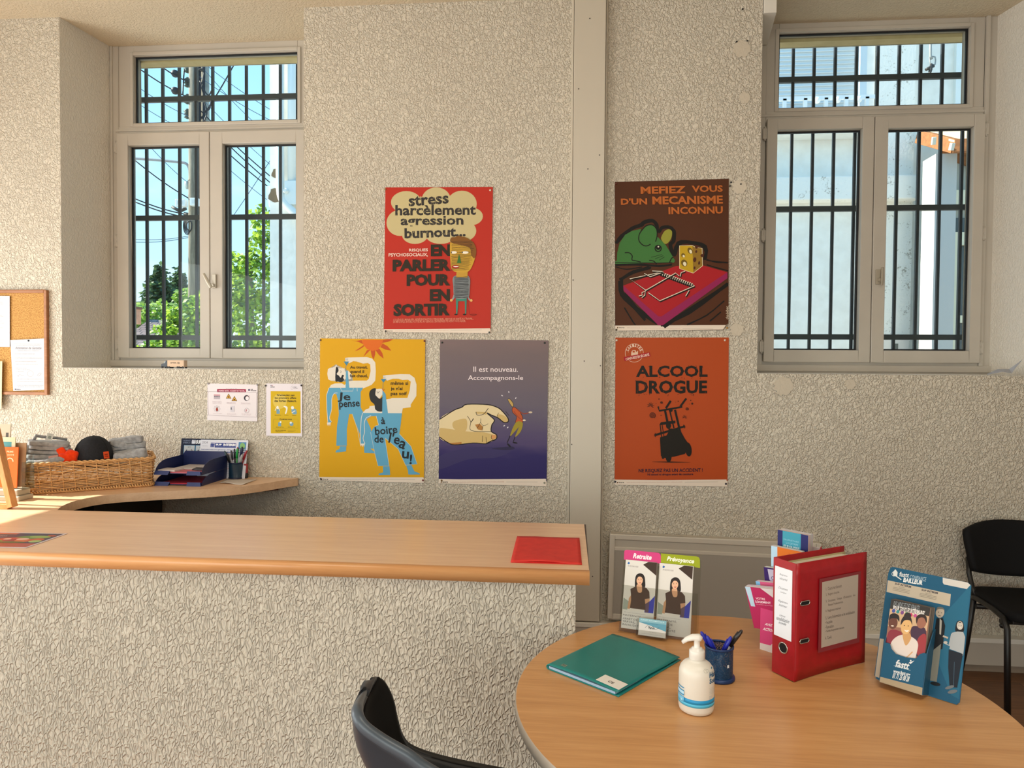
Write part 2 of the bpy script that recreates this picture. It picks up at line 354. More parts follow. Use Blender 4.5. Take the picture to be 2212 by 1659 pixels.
for y in (-.70, 0.70): w.box(-0.1, -0.05, y - .03, y + .03, 0, 2.45)
w.box(-0.1, -0.05, -.725, .725, 2.39, 2.45).box(-0.1, -0.05, -.725, .725, 0, .06); w.build('window_frame', FRAMEM, r)
r = thing('window_5', (XL, -4.5, 0), None, None, kind='structure')
w = MB()
for y in (-1.57, -.52, .52, 1.57): w.box(-0.1, -0.05, y - .03, y + .03, 0, 2.8)
w.box(-0.1, -0.05, -1.6, 1.6, 2.74, 2.8).box(-0.1, -0.05, -1.6, 1.6, 0, .06); w.build('window_frame', FRAMEM, r)
r = thing('window_4', (-1.0, YF, 0), None, None, kind='structure')  # frame of the unseen front opening, placed to suit the fill lamp
w = MB()
for x in (-2.38, -.8, .8, 2.38): w.box(x - .03, x + .03, -0.1, -0.04, .35, 2.9)
w.box(-2.4, 2.4, -.1, -.04, .35, .41).box(-2.4, 2.4, -.1, -.04, 2.84, 2.9); w.build('window_frame', FRAMEM, r)

# ---- the two casement windows with fanlight
def ring_box(m, x0, x1, z0, z1, wd, y0, y1, mi=0, wb=None, wt=None):
    wb = wb or wd; wt = wt or wd
    m.box(x0, x0 + wd, y0, y1, z0, z1, mi); m.box(x1 - wd, x1, y0, y1, z0, z1, mi); m.box(x0 + wd, x1 - wd, y0, y1, z0, z0 + wb, mi); m.box(x0 + wd, x1 - wd, y0, y1, z1 - wt, z1, mi)
def window(n, X0, X1, sx0, sxm, sx1, g1, g2, fan, extra):
    r = thing('window_%d' % n, (0, 0, 0), None, None, kind='structure')
    f = MB()
    f.box(X0, sx0 - .0, NICHE, 0.45, SILL, CEIL_Z); f.box(sx1, X1, NICHE, 0.45, SILL, CEIL_Z)
    f.box(sx0, sx1, NICHE, 0.45, SILL, 1.62); f.box(sx0, sx1, NICHE, 0.45, 3.0, 3.062)
    # fanlight surround
    fx0, fx1, fz0, fz1 = fan
    f.box(sx0, fx0, NICHE + .004, 0.45, 3.062, CEIL_Z); f.box(fx1, sx1, NICHE + .004, 0.45, 3.062, CEIL_Z); f.box(fx0, fx1, NICHE + .004, 0.45, 3.062, fz0); f.box(fx0, fx1, NICHE + .004, 0.45, fz1, CEIL_Z)
    ring_box(f, fx0 - .022, fx1 + .022, fz0 - .022, fz1 + .022, .02, NICHE - .006, NICHE + .02)
    f.box(X0, X1, NICHE - .012, NICHE + .01, SILL + .012, SILL + .05)       # lower weather rail
    f.box(X0 + .02, X0 + .034, NICHE - .008, NICHE + .01, SILL + .05, CEIL_Z - .0)
    f.box(X0 + .05, X1 - .05, NICHE - .006, NICHE + .01, 3.03, 3.045)
    if extra: f.box(2.297, 2.318, NICHE - .014, NICHE + .01, SILL + .05, CEIL_Z)
    f.build('frame', FRAMEM, r, bevel=.003)
    g = MB(); g.box(fx0, fx1, .408, .412, fz0, fz1); g.build('pane', GLASS, r)
    q = MB(); ring_box(q, fx0, fx1, fz0, fz1, .009, .395, .408); q.build('gasket', BLACKR, r)
    for i, (a, c, gg) in enumerate(((sx0 + .003, sxm - .002, g1), (sxm + .002, sx1 - .003, g2))):
        s = MB(); z0, z1, gz0, gz1 = 1.612, 3.012, gg[2], gg[3]
        s.box(a, gg[0], NICHE - .028, .425, z0, z1).box(gg[1], c, NICHE - .028, .425, z0, z1).box(gg[0], gg[1], NICHE - .028, .425, z0, gz0).box(gg[0], gg[1], NICHE - .028, .425, gz1, z1)
        so = s.build('sash', FRAMEM, r, bevel=.004)
        MB().box(gg[0], gg[1], .398, .402, gz0, gz1).build('pane', GLASS, so)
        q = MB(); ring_box(q, gg[0], gg[1], gz0, gz1, .009, .385, .398); q.build('gasket', BLACKR, so)
        hx = sx0 - .006 if i == 0 else sx1 + .006
        for hz in (1.70, 2.345, 2.93):
            h = MB(); h.lathe([(.0075, -.04), (.0075, -.003), (.006, -.002), (.006, .002), (.0075, .003), (.0075, .04)], 10, 0, Matrix.Translation((hx, NICHE - .014, hz))); h.box(hx - .012, hx + .012, NICHE - .02, NICHE - .004, hz - .03, hz + .03)
            h.build('hinge', FRAMEM, r)
    return r
w1 = window(1, -2.935, -1.5165, -2.865, -2.2545, -1.648, (-2.787, -2.319, 1.672, 2.936), (-2.173, -1.702, 1.672, 2.936), (-2.763, -1.705, 3.083, 3.500), False)
w2 = window(2, 0.9764, 2.372, 1.098, 1.697, 2.297, (1.158, 1.631, 1.682, 2.947), (1.770, 2.235, 1.682, 2.944), (1.167, 2.214, 3.08, 3.510), True)
ALU = mat((196, 190, 176), 0.35, metal=0.3)
h = MB(); h.prism([(-.012, -.042), (.012, -.042), (.012, .042), (-.012, .042)], 0, .014, 0, Matrix.Translation((-2.222, NICHE - .028, 2.088)) @ Matrix.Rotation(PI / 2, 4, 'X'))
h.tube([(-2.222, .345, 2.065), (-2.224, .312, 2.058)], .011, 10); h.tube([(-2.226, .31, 2.045), (-2.245, .306, 2.08), (-2.272, .302, 2.132)], [.012, .0125, .009], 10, flat=.6); h.build('handle', ALU, w1, bevel=.002)
h = MB(); h.prism([(-.011, -.042), (.011, -.042), (.011, .042), (-.011, .042)], 0, .014, 0, Matrix.Translation((1.726, NICHE - .028, 2.10)) @ Matrix.Rotation(PI / 2, 4, 'X'))
h.tube([(1.726, .345, 2.085), (1.734, .31, 2.08)], .011, 10); h.tube([(1.737, .308, 2.05), (1.737, .304, 2.10), (1.737, .302, 2.15)], [.010, .012, .010], 10, flat=.6); h.build('handle', mat((168, 158, 140), .4), w2, bevel=.002)
# ---- pilaster duct, skirting trunking, corner duct
t = MB(); t.box(-.026, .168, -.016, 0, .195, CEIL_Z).box(-.012, .155, -.05, -.016, .195, CEIL_Z).box(-.020, -.014, -.036, -.01, .195, CEIL_Z).box(.157, .163, -.036, -.01, .195, CEIL_Z)
tr = tag(t.build('trim_1', PVC, bevel=.003), kind='structure')
sc = MB()
for px, py in ((1274, 40), (1250, 192), (1270, 365), (1295, 335), (1238, 605), (1262, 780), (1297, 790), (1235, 960), (1280, 1245)):
    c = at(px, py, Y=-.05); sc.lathe([(.0035, 0), (.0035, .0015)], 8, 0, Matrix.Translation((max(-.008, min(.151, c.x)), -.05, c.z)) @ Matrix.Rotation(PI / 2, 4, 'X'))
sc.build('screws', mat((70, 62, 55), .5), tr)
t = MB(); t.box(-.6, XR, -.022, 0, 0, .045, 1).box(-.6, XR, -.05, 0, .045, .165, 0).box(-.6, XR, -.056, 0, .163, .188, 2)
struct('baseboard_back', t, [mat((188, 180, 168), .5), mat((150, 134, 118), .5), WHITEP], bevel=.003)
t = MB(); t.prism([(.98, 3.44), (1.044, 3.44), (1.044, CEIL_Z), (.98, CEIL_Z)], -.365, .012, 0, Matrix.Rotation(PI / 2, 4, 'X'))
for v in range(len(t.v)):
    x, y, z = t.v[v]
    if y > .2: t.v[v] = (x + (.052 if x > 1.0 else 0), y, z)
struct('trim_2', t, WHITEP, bevel=.002)
# ================================================================== OUTSIDE
struct('ground', MB().box(-60, 40, OUT, 90, -0.9, -0.5), mottled('pale_paving', (176, 170, 158), (206, 200, 188), 1.5, 0.9))
BAR = mat((52, 56, 62), 0.45, metal=0.2); RAIL = mat((58, 62, 64), 0.5)
YB = 0.585
def grille(label, x0, x1, xs, rails, zt, zb):
    g = thing('security_grille', ((x0 + x1) / 2, YB, zb), label, 'window bars'); cx = (x0 + x1) / 2
    for x in xs: MB().box(x - cx - .008, x - cx + .008, -.008, .008, 0, zt - zb).build('bar', BAR, g)
    for z in rails: MB().box(x0 - cx, x1 - cx, -.012, .012, z - zb - .016, z - zb + .016).build('rail', RAIL, g)
    for z in rails[:2]:
        for sx in (x0, x1): MB().box(sx - cx - .01, sx - cx + .01, -.06, .0, z - zb - .01, z - zb + .01).build('fixing_lug', RAIL, g)
grille('dark grey steel bar grille outside the left window, poles and trees behind it', -2.93, -1.68, [-2.814 + .1139 * k for k in range(10)], (3.306, 2.534, 1.748), 3.516, 1.57)
grille('dark grey steel bar grille outside the right window, white house wall behind it', 1.16, 2.40, [1.309 + .1231 * k for k in range(9)], (3.322, 2.543, 1.768), 3.52, 1.57)
# ---- white neighbouring house
HOUSE = mottled('white_house_render', (238, 233, 224), (247, 243, 235), 9, 0.85, bumpd=0.006)
def speckled(name, base, dark, sc, thr):
    m, n, l, b2 = newmat(name); v = objcoord(n, l)
    f = math_(n, l, 'ADD', math_(n, l, 'MULTIPLY', nz(n, l, v, sc, 5, .7), .6), math_(n, l, 'MULTIPLY', nz(n, l, v, sc / 6, 2), .4))
    l.new(ramp(n, l, f, [(thr, dark), (thr + .07, base)]), b2.inputs['Base Color']); b2.inputs['Roughness'].default_value = .9; bump(n, l, b2, nz(n, l, v, 30, 4), .6, .008); return m
SPECK = speckled('speckled_render', (246, 241, 232), (176, 168, 154), 55, .36)  # render colour with random darker specks
YH = 4.0
house = thing('neighbour_house', (0, YH, -0.5), 'white rendered house with shutter, ledges and pilaster facing the windows', 'house')
def H(px, py, Y=YH): p = at(px, py, Y=Y); return p.x, p.y - YH, p.z + 0.5
hx0, hx1 = H(583, 500)[0], H(1966, 560)[0]
sh0, sh1, shz = 1.0, H(1872, 150)[0], H(1750, 236)[2]
w = MB(); w.box(hx0, sh0, 0, .3, 0, 8).box(sh1, hx1 - .4, 0, .3, 0, 8).box(sh0, sh1, 0, .3, 0, shz).box(sh0, sh1, .1, .3, shz, 8)
w.build('wall', HOUSE, house)
MB().box(H(1893, 300)[0], hx1, -.03, .3, 0, 8).build('pilaster', SPECK, house)
m = MB(); z0, z1 = H(1700, 440)[2], H(1700, 390)[2]; m.box(hx0 + 3.2, H(1972, 410)[0], -.16, 0, z0, z1); m.build('ledge', SPECK, house, bevel=.01)
m = MB(); z0, z1 = H(1700, 304)[2], H(1700, 291)[2]; m.box(sh0 - .4, H(1868, 300)[0], -.2, 0, z0, z1); m.build('balcony_edge', HOUSE, house, bevel=.008)
m = MB(); m.box(sh0, sh1 - .03, .06, .075, shz, 6.4)
k = shz
while k < 6.3: m.tube([(sh0, .06, k), (sh1 - .05, .06, k)], .02, 8, flat=.5); k += .046
shut = m.build('roller_shutter', mat((214, 220, 222), .5), house)
MB().box(sh1 - .07, sh1, -.01, .09, shz, 6.4).build('shutter_guide', mat((206, 216, 222), .5), house)
m = MB(); rz = H(1750, 222)[2]; m.box(sh0, H(1884, 222)[0], -.14, -.11, rz - .02, rz + .02)
rl = m.build('balcony_railing', mat((232, 236, 238), .4), house)
for px in (1640, 1687, 1731, 1775, 1818, 1862): x = H(px, 228)[0]; MB().box(x - .018, x + .018, -.14, -.11, rz - .2, rz).build('baluster', mat((232, 236, 238), .4), rl)
for px, py in ((1754, 229), (1797, 228), (1842, 227)): x, _, z = H(px, py); MB().ball((x, -.16, z), .035, 10).build('finial', mat((240, 242, 244), .4), rl)
PIPE = mat((232, 235, 232), .45)
a = [H(612, 60), H(612, 380), H(614, 425), H(625, 445), H(650, 470), H(675, 488)]
MB().tube([(p[0], -.09, p[2]) for p in a[:1]] + [(x, -.09, z) for x, z in smoothpts([(p[0], p[2]) for p in a[1:]], False, 6)], .046, 14).build('downpipe', PIPE, house)
p0, p1 = H(632, 60), H(632, 400); MB().tube([(p0[0] + .02, -.06, p0[2]), (p1[0] + .02, -.06, p1[2])], .05, 14).build('waste_pipe', PIPE, house)
x0, _, z1 = H(623, 396); x1, _, z0 = H(660, 446); m = MB(); m.box(x0, x1, -.12, 0, z0, z1); bx = m.build('white_junction_box', PIPE, house, bevel=.006)
x, _, z = H(628, 419); MB().lathe([(.03, 0), (.03, .02), (.018, .03), (.018, .05)], 12, 0, Matrix.Translation((x, -.12, z)) @ Matrix.Rotation(PI / 2, 4, 'X')).build('knob', PIPE, bx)
x0, _, z1 = H(573, 401); x1, _, z0 = H(585, 452); MB().prism([(x0, z1), (x1, z1), (x1, z0), (x0 + .03, z0 + .04), (x0, z0 + .15)], -.2, -.02, 0, Matrix.Rotation(PI / 2, 4, 'X')).build('side_bracket_box', PIPE, house)
HOLE = mat((120, 100, 78), .9)
for px, py, s_ in ((596, 375, .05), (594, 422, .075)):
    x, _, z = H(px, py); MB().add([(x + s_ * math.cos(t * PI / 6) * (1 + .25 * math.sin(t * 2.1)), -.004, z + s_ * 1.1 * math.sin(t * PI / 6)) for t in range(12)], [tuple(range(12))]).build('wall_hole', HOLE, house)
x0, _, z1 = H(1900, 735); x1, _, z0 = H(1953, 790); bx = MB().box(x0, x1, -.09, -.03, z0, z1).build('meter_box', mat((225, 218, 210), .5), house)
x0, _, z1 = H(1917, 743); x1, _, z0 = H(1931, 765); MB().box(x0, x1, -.095, -.09, z0, z1).build('meter_window', mat((96, 100, 96), .3), bx)
# recessed wall and upper window right of the pilaster
MB().box(hx1 - .45, 6.5, .15, .3, 0, 8).build('recessed_wall', HOUSE, house)
x0 = H(2076, 150, YH + .14)[0]; f = MB().box(x0 - .07, x0, .1, .15, 4.4, 8).build('upper_window_frame', PIPE, house); MB().box(x0, x0 + .6, .12, .15, 4.4, 8).build('dark_pane', mat((84, 92, 92), .2), f)
# ---- porch wing at the right
YP = 3.4
wing = thing('porch_wing', (0, YP, -0.5), 'grey shaded porch wall with sunlit pillar edge and cream glazed door', 'building')
def G(px, py, Y=YP): p = at(px, py, Y=Y); return p.x, p.y - YP, p.z + .5
px0, pz = G(2020, 420)[0], G(2030, 332)[2]
MB().box(px0, G(2064, 500)[0], 0, .26, 0, pz).build('pillar', mat((186, 184, 180), .85), wing)
CREAM = mat((226, 216, 186), .5); DARKG = mat((72, 76, 74), .15)
d0, d1 = G(2064, 500)[0], G(2064, 500)[0] + 1.0
d = MB(); z = lambda py: G(2075, py)[2]
d.box(d0, d1, .12, .2, z(408), pz, 1); d.box(d0, d1, .08, .2, z(442), z(406), 0); d.box(d0, d1, .15, .2, z(465), z(442), 1)
d.box(d0, d1, .08, .16, z(526), z(498), 0); d.box(d0, d1, .08, .16, z(696), z(680), 0); d.box(d0, d0 + .06, .07, .16, 0, z(498), 0); d.build('door_frame', [CREAM, mat((160, 158, 146), .6)], wing)
q = MB(); q.box(d0 + .06, d1, .13, .15, 0, z(526)); q.box(d0, d1, .13, .15, z(498), z(465)); q.build('door_pane', DARKG, wing)
MB().box(d0 + .075, d0 + .1, .09, .13, 0, z(530)).build('glazing_bar', mat((52, 52, 50), .5), wing)
# ---- timber porch roof
BEAM = wood('brown_beam', [(.3, (120, 74, 40)), (.7, (172, 112, 64))], 1, (2, 8, 8), .7); PLY = wood('plywood', [(.3, (232, 200, 146)), (.7, (248, 224, 176))], .7, (6, 1, 6), .7)
porch = thing('porch_roof', tuple(at(2030, 300, Y=3.3)), 'sloping timber porch roof with plywood soffit and brown beams', 'roof'); o_ = Vector(porch.location)
def quadbox(pts, h, mt, nm, par=porch):
    P = [at(x, y, Y=Y) - o_ for x, y, Y in pts]; n = len(P)
    m = MB(); v = [tuple(p) for p in P] + [tuple(p + Vector((0, .0, h))) for p in P]
    m.add(v, [tuple(range(n)), tuple(range(2 * n - 1, n - 1, -1))] + [(i, (i + 1) % n, n + (i + 1) % n, n + i) for i in range(n)]); return m.build(nm, mt, par)
quadbox([(1984, 284, 3.9), (2062, 308, 3.2), (2120, 305, 3.15), (2120, 270, 3.9)], .02, PLY, 'soffit_board')
def beam(a, b_, hgt, dep, nm, mt=BEAM):
    A, B_ = at(a[0], a[1], Y=a[2]) - o_, at(b_[0], b_[1], Y=b_[2]) - o_; dr = (B_ - A).normalized(); L = (B_ - A).length
    sd = dr.cross(Vector((0, 0, 1))).normalized(); u = sd.cross(dr); M = Matrix((dr, sd, u)).transposed().to_4x4(); M.translation = A
    MB().box(0, L, -dep / 2, dep / 2, -hgt / 2, hgt / 2, 0, M).build(nm, mt, porch, bevel=.004)
beam((1985, 295, 3.85), (2064, 316, 3.25), .13, .06, 'beam'); beam((2060, 316, 3.22), (2120, 313, 3.15), .12, .06, 'beam'); beam((2030, 326, 3.6), (2125, 348, 3.45), .16, .05, 'beam')
beam((2018, 296, 3.2), (2016, 313, 3.22), .035, .035, 'rafter_end', mat((214, 206, 190), .7)); beam((2058, 309, 3.12), (2054, 325, 3.14), .035, .035, 'rafter_end', mat((214, 206, 190), .7))
# ---- cable clamp on the recessed wall
c = at(2010, 145, Y=3.95); cl = thing('cable_clamp', tuple(c), 'grey cable clamp and wire loop on white wall behind right fanlight', 'cable clamp'); GREYM = mat((150, 152, 150), .5); DKM = mat((60, 56, 52), .5)
def rel(px, py, Y=3.95): p = at(px, py, Y=Y) - c; return tuple(p)
MB().tube([rel(2010, 60), rel(2010, 96), rel(2010, 122), rel(2013, 128)], .014, 8).build('cable', GREYM, cl)
MB().tube([rel(2008, 124), rel(2013, 122), rel(2020, 123), rel(2021, 130), rel(2020, 139), rel(2013, 140), rel(2009, 136)], .007, 8, closed=True).build('wire_loop', GREYM, cl)
MB().tube([rel(2012, 138), rel(2010, 150), rel(2008, 160), rel(2009, 172)], [.012, .02, .014, .008], 8).build('clamp_body', DKM, cl); MB().tube([rel(2000, 151), rel(2006, 147), rel(2017, 142)], [.016, .014, .018], 8).build('clamp_jaw', DKM, cl)
# ---- poles, cables
YPOLE = 14.0
pole = thing('utility_pole', (at(424, 600, Y=YPOLE).x, YPOLE, -0.5), 'weathered grey utility pole carrying boxes, insulators and cable bundles', 'utility pole'); o_ = Vector(pole.location)
def K(px, py, Y=YPOLE): return tuple(at(px, py, Y=Y) - o_)
PW = wood('weathered_pole', [(.3, (92, 84, 72)), (.7, (156, 146, 128))], 1, (8, 8, .6), .9); CONC = mottled('pole_concrete', (146, 140, 126), (178, 172, 158), 3, .9)
MB().tube([(at(419, 700, Y=YPOLE).x - o_.x, 0, 0), (at(420, 100, Y=YPOLE).x - o_.x, 0, 12)], [.17, .13], 12).build('timber_post', PW, pole)
MB().tube([(at(436, 700, Y=YPOLE).x - o_.x, .2, 0), (at(433, 100, Y=YPOLE).x - o_.x, .2, 12)], [.15, .11], 12).build('concrete_post', CONC, pole)
CAB = mat((34, 36, 42), .6); INS = mat((70, 78, 68), .4)
cb = MB()
for px, dx in ((411, 0), (414, .02), (427, 0), (430, .03), (439, 0)): cb.tube([K(px, 690), K(px + 2, 560), K(px, 470), K(px + 1, 330), K(px + 2, 120)], .03, 6)
cb.build('cable_run', CAB, pole)
for py in (147, 178, 214, 246):
    m = MB(); x, y, z = K(405, py); m.lathe([(.03, -.13), (.09, -.1), (.05, -.06), (.1, -.02), (.06, .02), (.1, .06), (.05, .1), (.03, .13)], 10, 0, Matrix.Translation((x, y, z))); m.tube([K(405, py + 6), K(416, py + 6)], .02, 6); m.build('insulator', INS, pole)
for a_, b_ in (((394, 437), (415, 452)), ((425, 434), (441, 450))):
    x0, y0, z1 = K(*a_); x1, _, z0 = K(*b_); bx = MB().box(x0, x1, -.35, -.2, z0, z1).build('white_terminal_box', mat((226, 228, 226), .5), pole, bevel=.01)
    MB().box(x0 + .06, x1 - .06, -.36, -.35, z0 + .05, z1 - .05).build('box_lid', mat((206, 210, 210), .5), bx)
pts = smoothpts([(282, 342), (330, 345), (385, 350), (401, 353), (408, 362), (410, 376), (410, 400), (409, 425)], False, 4)
MB().tube([K(x, y) for x, y in pts], .035, 8).build('lamp_bracket', mat((150, 148, 150), .4), pole)
MB().tube([K(403, 392), K(404, 400), K(405, 408)], [.05, .06, .04], 8).build('surge_arrester', mat((190, 196, 192), .5), pole)
m = MB()
for k in range(5):
    q = [(405 + (9 - k) * math.cos(t * PI / 8) + k, 488 + (19 - 2 * k) * math.sin(t * PI / 8)) for t in range(16)]; m.tube([K(x, y, YPOLE - .1 - .02 * k) for x, y in q], .012, 5, closed=True)
m.build('cable_coil', CAB, pole)
FIT = mat((74, 72, 68), .6)
for py in (150, 372, 404, 418, 486, 506): MB().tube([K(411, py), K(441, py + 2)], .035, 6).build('clamp_band', FIT, pole)
for a_, b_ in (((408, 388), (424, 404)), ((412, 424), (420, 396)), ((372, 447), (388, 456)), ((388, 456), (402, 450)), ((398, 462), (413, 464))): MB().tube([K(*a_), K(*b_)], .045, 6).build('cable_joint', FIT, pole)
m = MB()
for q in ([(430, 150), (441, 152), (436, 190), (448, 215)], [(437, 210), (447, 240), (441, 262)], [(432, 175), (444, 200), (452, 205), (456, 196)], [(440, 240), (452, 236), (456, 218)], [(398, 150), (396, 180), (395, 205)]): m.tube([K(x, y, YPOLE - .15) for x, y in smoothpts(q, False, 5)], .018, 5)
m.build('loose_wires', CAB, pole)
WIRES = [((293, 143), (412, 212), 'dark overhead cable ending in an insulator left of the pole, lower of two'), ((345, 141), (412, 176), 'dark overhead cable ending in an insulator left of the pole, upper of two'),
 ((288, 181), (402, 247), 'thin faint overhead cable crossing the leftmost fanlight gaps at mid height'), ((288, 217), (380, 267), 'thin faint overhead cable low in the leftmost fanlight gaps'),
 ((461, 150), (586, 238), 'long overhead cable descending right from the pole top towards the white house'), ((461, 170), (560, 275), 'steep overhead cable leaving the pole below its top, in the fanlight'), ((495, 205), (588, 262), 'faint overhead cable in the lower right of the left fanlight'),
 ((512, 128), (462, 210), 'dark overhead cable rising to the right beside the pole in the fanlight'), ((490, 305), (590, 400), 'thickest overhead cable running down to the right behind the right casement'),
 ((505, 306), (590, 386), 'overhead cable just above the thickest one behind the right casement'), ((530, 303), (590, 361), 'uppermost overhead cable at the top right of the right casement'), ((488, 322), (585, 408), 'faint overhead cable just below the thickest one behind the right casement'),
 ((488, 355), (580, 434), 'lowest faint overhead cable behind the right casement'), ((500, 467), (588, 340), 'overhead cable rising to the right, crossing the others by the white house'),
 ((286, 342), (415, 432), 'dark sagging overhead cable dropping from under the lamp arm to the pole'), ((318, 310), (415, 401), 'thin overhead cable dropping from the top of the left casement to the pole'),
 ((286, 427), (405, 462), 'dark overhead cable sloping to the white boxes, upper of the pair'), ((286, 434), (405, 468), 'dark overhead cable sloping to the white boxes, lower of the pair'),
 ((286, 523), (412, 511), 'overhead cable rising gently to the pole below the grille rail, lower one'), ((286, 517), (412, 508), 'overhead cable rising gently to the pole below the grille rail, upper one')]
for i, (a, b_, lab) in enumerate(WIRES):
    ext = lambda p, q, x: (x, p[1] + (q[1] - p[1]) * (x - p[0]) / (q[0] - p[0])); Y0 = 13.95 + .005 * i
    if b_[0] <= 415: A, B_ = at(*a, Y=Y0 - .3), at(*ext(a, b_, 421), Y=Y0)
    elif min(a[0], b_[0]) >= 440: p_, q_ = (a, b_) if a[0] < b_[0] else (b_, a); A, B_ = at(*ext(p_, q_, 430), Y=Y0), at(*q_, Y=Y0 + .3)
    else: A, B_ = at(*a, Y=Y0 - .3), at(*b_, Y=Y0)
    mid = (A + B_) / 2
    thick = .016 if 'thickest' in lab or 'dark' in lab else .009
    m = MB(); m.tube([tuple(A.lerp(B_, t / 8) - mid - Vector((0, 0, .06 * math.sin(PI * t / 8)))) for t in range(9)], thick, 6)
    if 'insulator' in lab:
        q = Vector(at(378, 196 if 'lower' in lab else 159, Y=Y0 - .08)) - mid; m.ball(q, .1, 10)
    o = m.build('overhead_cable', CAB if thick > .01 else mat((96, 116, 140), .6), pole); o.location = mid - pole.location; o['label'] = lab
# ---- trees, hedge and far roof
def leafmat(name, c0, c1):
    m, n, l, b2 = newmat(name); v = objcoord(n, l); l.new(ramp(n, l, nz(n, l, v, 9, 3), [(.3, c0), (.7, c1)]), b2.inputs['Base Color']); b2.inputs['Roughness'].default_value = .5
    tl = n.new('ShaderNodeBsdfTranslucent'); tl.inputs[0].default_value = (*lin(c1), 1); mx = n.new('ShaderNodeMixShader'); mx.inputs[0].default_value = .35
    l.new(b2.outputs[0], mx.inputs[1]); l.new(tl.outputs[0], mx.inputs[2]); l.new(mx.outputs[0], n['Material Output'].inputs[0]); return m
LF = [leafmat('leaf_bright', (120, 160, 40), (190, 214, 84)), leafmat('leaf_mid', (76, 122, 34), (140, 178, 62)), leafmat('leaf_dark', (40, 76, 28), (86, 124, 52))]
LC = [leafmat('conifer_dark', (34, 60, 42), (66, 92, 66)), leafmat('conifer_mid', (48, 78, 52), (84, 112, 76)), leafmat('conifer_light', (70, 100, 60), (110, 136, 84))]
def foliage(name, blobs, size, mats, par, seed):
    q = random.Random(seed); m = MB(); vs, fs = [], []
    for (c, rx, ry, rz, n) in blobs:
        for k in range(n):
            d = Vector((q.gauss(0, 1), q.gauss(0, 1), q.gauss(0, 1))).normalized() * q.uniform(.55, 1.0) ** .5
            p = Vector((c[0] + d.x * rx, c[1] + d.y * ry, c[2] + d.z * rz)); a = Vector((q.gauss(0, 1), q.gauss(0, 1), q.gauss(0, .6) - .4)).normalized(); u = a.orthogonal().normalized(); s_ = size * q.uniform(.6, 1.3)
            w_ = a.cross(u)
            m.add([p, p + a * s_ * .5 + u * s_ * .32, p + a * s_, p + a * s_ * .5 - u * s_ * .32 + w_ * s_ * .1], [(0, 1, 2, 3)], q.choice((0, 0, 1, 1, 2)))
    return m.build(name, mats, par)
def tree(name, label, cat, base, blobs, size, mats, trunk, seed, group=None):
    b0 = Vector(base); t = thing(name, base, label, cat, group=group)
    MB().tube([(0, 0, 0), (.05, 0, trunk[1] * .5), (0, 0, trunk[1])], [trunk[0], trunk[0] * .8, trunk[0] * .3], 8).build('trunk', PW, t)
    foliage('foliage', [((c - b0), rx, ry, rz, n) for c, rx, ry, rz, n in blobs], size, mats, t, seed); return t
def B(px, py, Y, rx, rz, n, ry=None): return (at(px, py, Y=Y), rx, ry or rx, rz, n)
Y = 9.0
tree('leafy_tree', 'bright green leafy tree between the pole and the white house', 'tree', (at(540, 700, Y=Y).x, Y, -.5),
     [B(540, 700, Y, .62, .7, 800), B(505, 640, Y, .4, .5, 420), B(550, 610, Y, .52, .55, 620), B(575, 540, Y, .36, .4, 330), B(580, 500, Y, .3, .3, 130), B(520, 575, Y, .3, .25, 150), B(562, 468, Y, .22, .22, 60), B(505, 740, Y, .5, .4, 450), B(585, 690, Y, .5, .8, 500), B(560, 450, Y, .12, .1, 14), B(500, 555, Y, .1, .1, 14)], .115, LF, (.09, 4.2), 3)
Y = 12.0
tree('shrub', 'dense sunlit shrub below the pole, lower left casement', 'shrub', (at(400, 730, Y=Y).x, Y, -.5),
     [B(400, 735, Y, .8, .5, 760), B(362, 752, Y, .5, .26, 360), B(384, 706, Y, .42, .4, 420), B(432, 700, Y, .5, .75, 620), B(305, 757, Y, .5, .16, 220), B(400, 690, Y, .4, .35, 300), B(440, 655, Y, .25, .3, 120), B(445, 740, Y, .5, .5, 300)], .13, LF, (.08, 2.0), 5)
Y = 26.0
tree('tree_line', 'pale green distant tree canopy under the two conifers', 'tree', (at(350, 660, Y=Y).x, Y, -.5),
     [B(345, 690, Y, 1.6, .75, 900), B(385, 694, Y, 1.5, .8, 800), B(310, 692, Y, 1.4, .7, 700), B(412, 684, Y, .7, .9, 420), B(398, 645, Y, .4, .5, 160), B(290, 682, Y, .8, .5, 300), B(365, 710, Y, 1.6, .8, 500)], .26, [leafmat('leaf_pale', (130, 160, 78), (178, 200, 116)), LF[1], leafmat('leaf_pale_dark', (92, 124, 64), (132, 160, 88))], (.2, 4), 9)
Y = 34.0
for lab, px, pt, w0, sd, Y in (('taller dark conifer of the two on the horizon', 343, 583, .95, 11, 33.0), ('slimmer dark conifer right of the tallest, nearer the pole', 386, 589, .80, 12, 37.0)):
    zt, zb = at(px, pt, Y=Y).z, at(px, 668, Y=Y).z; bl = []
    for k in range(9): t = k / 8; bl.append((Vector((at(px, 600, Y=Y).x + .12 * math.sin(k * 2.2), Y, zt + (zb - zt) * t)), .12 + w0 * t ** .8, .12 + w0 * t ** .8, .32, int(70 + 240 * t)))
    tree('conifer', lab, 'tree', (at(px, 600, Y=Y).x, Y, -.5), bl, .3, LC, (.16, zt - .5), sd, 'conifers on the horizon')
TILE, n, l, b2 = newmat('roof_tiles'); v = objcoord(n, l, (1, 1, 1)); br = n.new('ShaderNodeTexBrick'); br.inputs['Scale'].default_value = 1; br.inputs['Brick Width'].default_value = .24; br.inputs['Row Height'].default_value = .17; br.inputs['Mortar Size'].default_value = .02
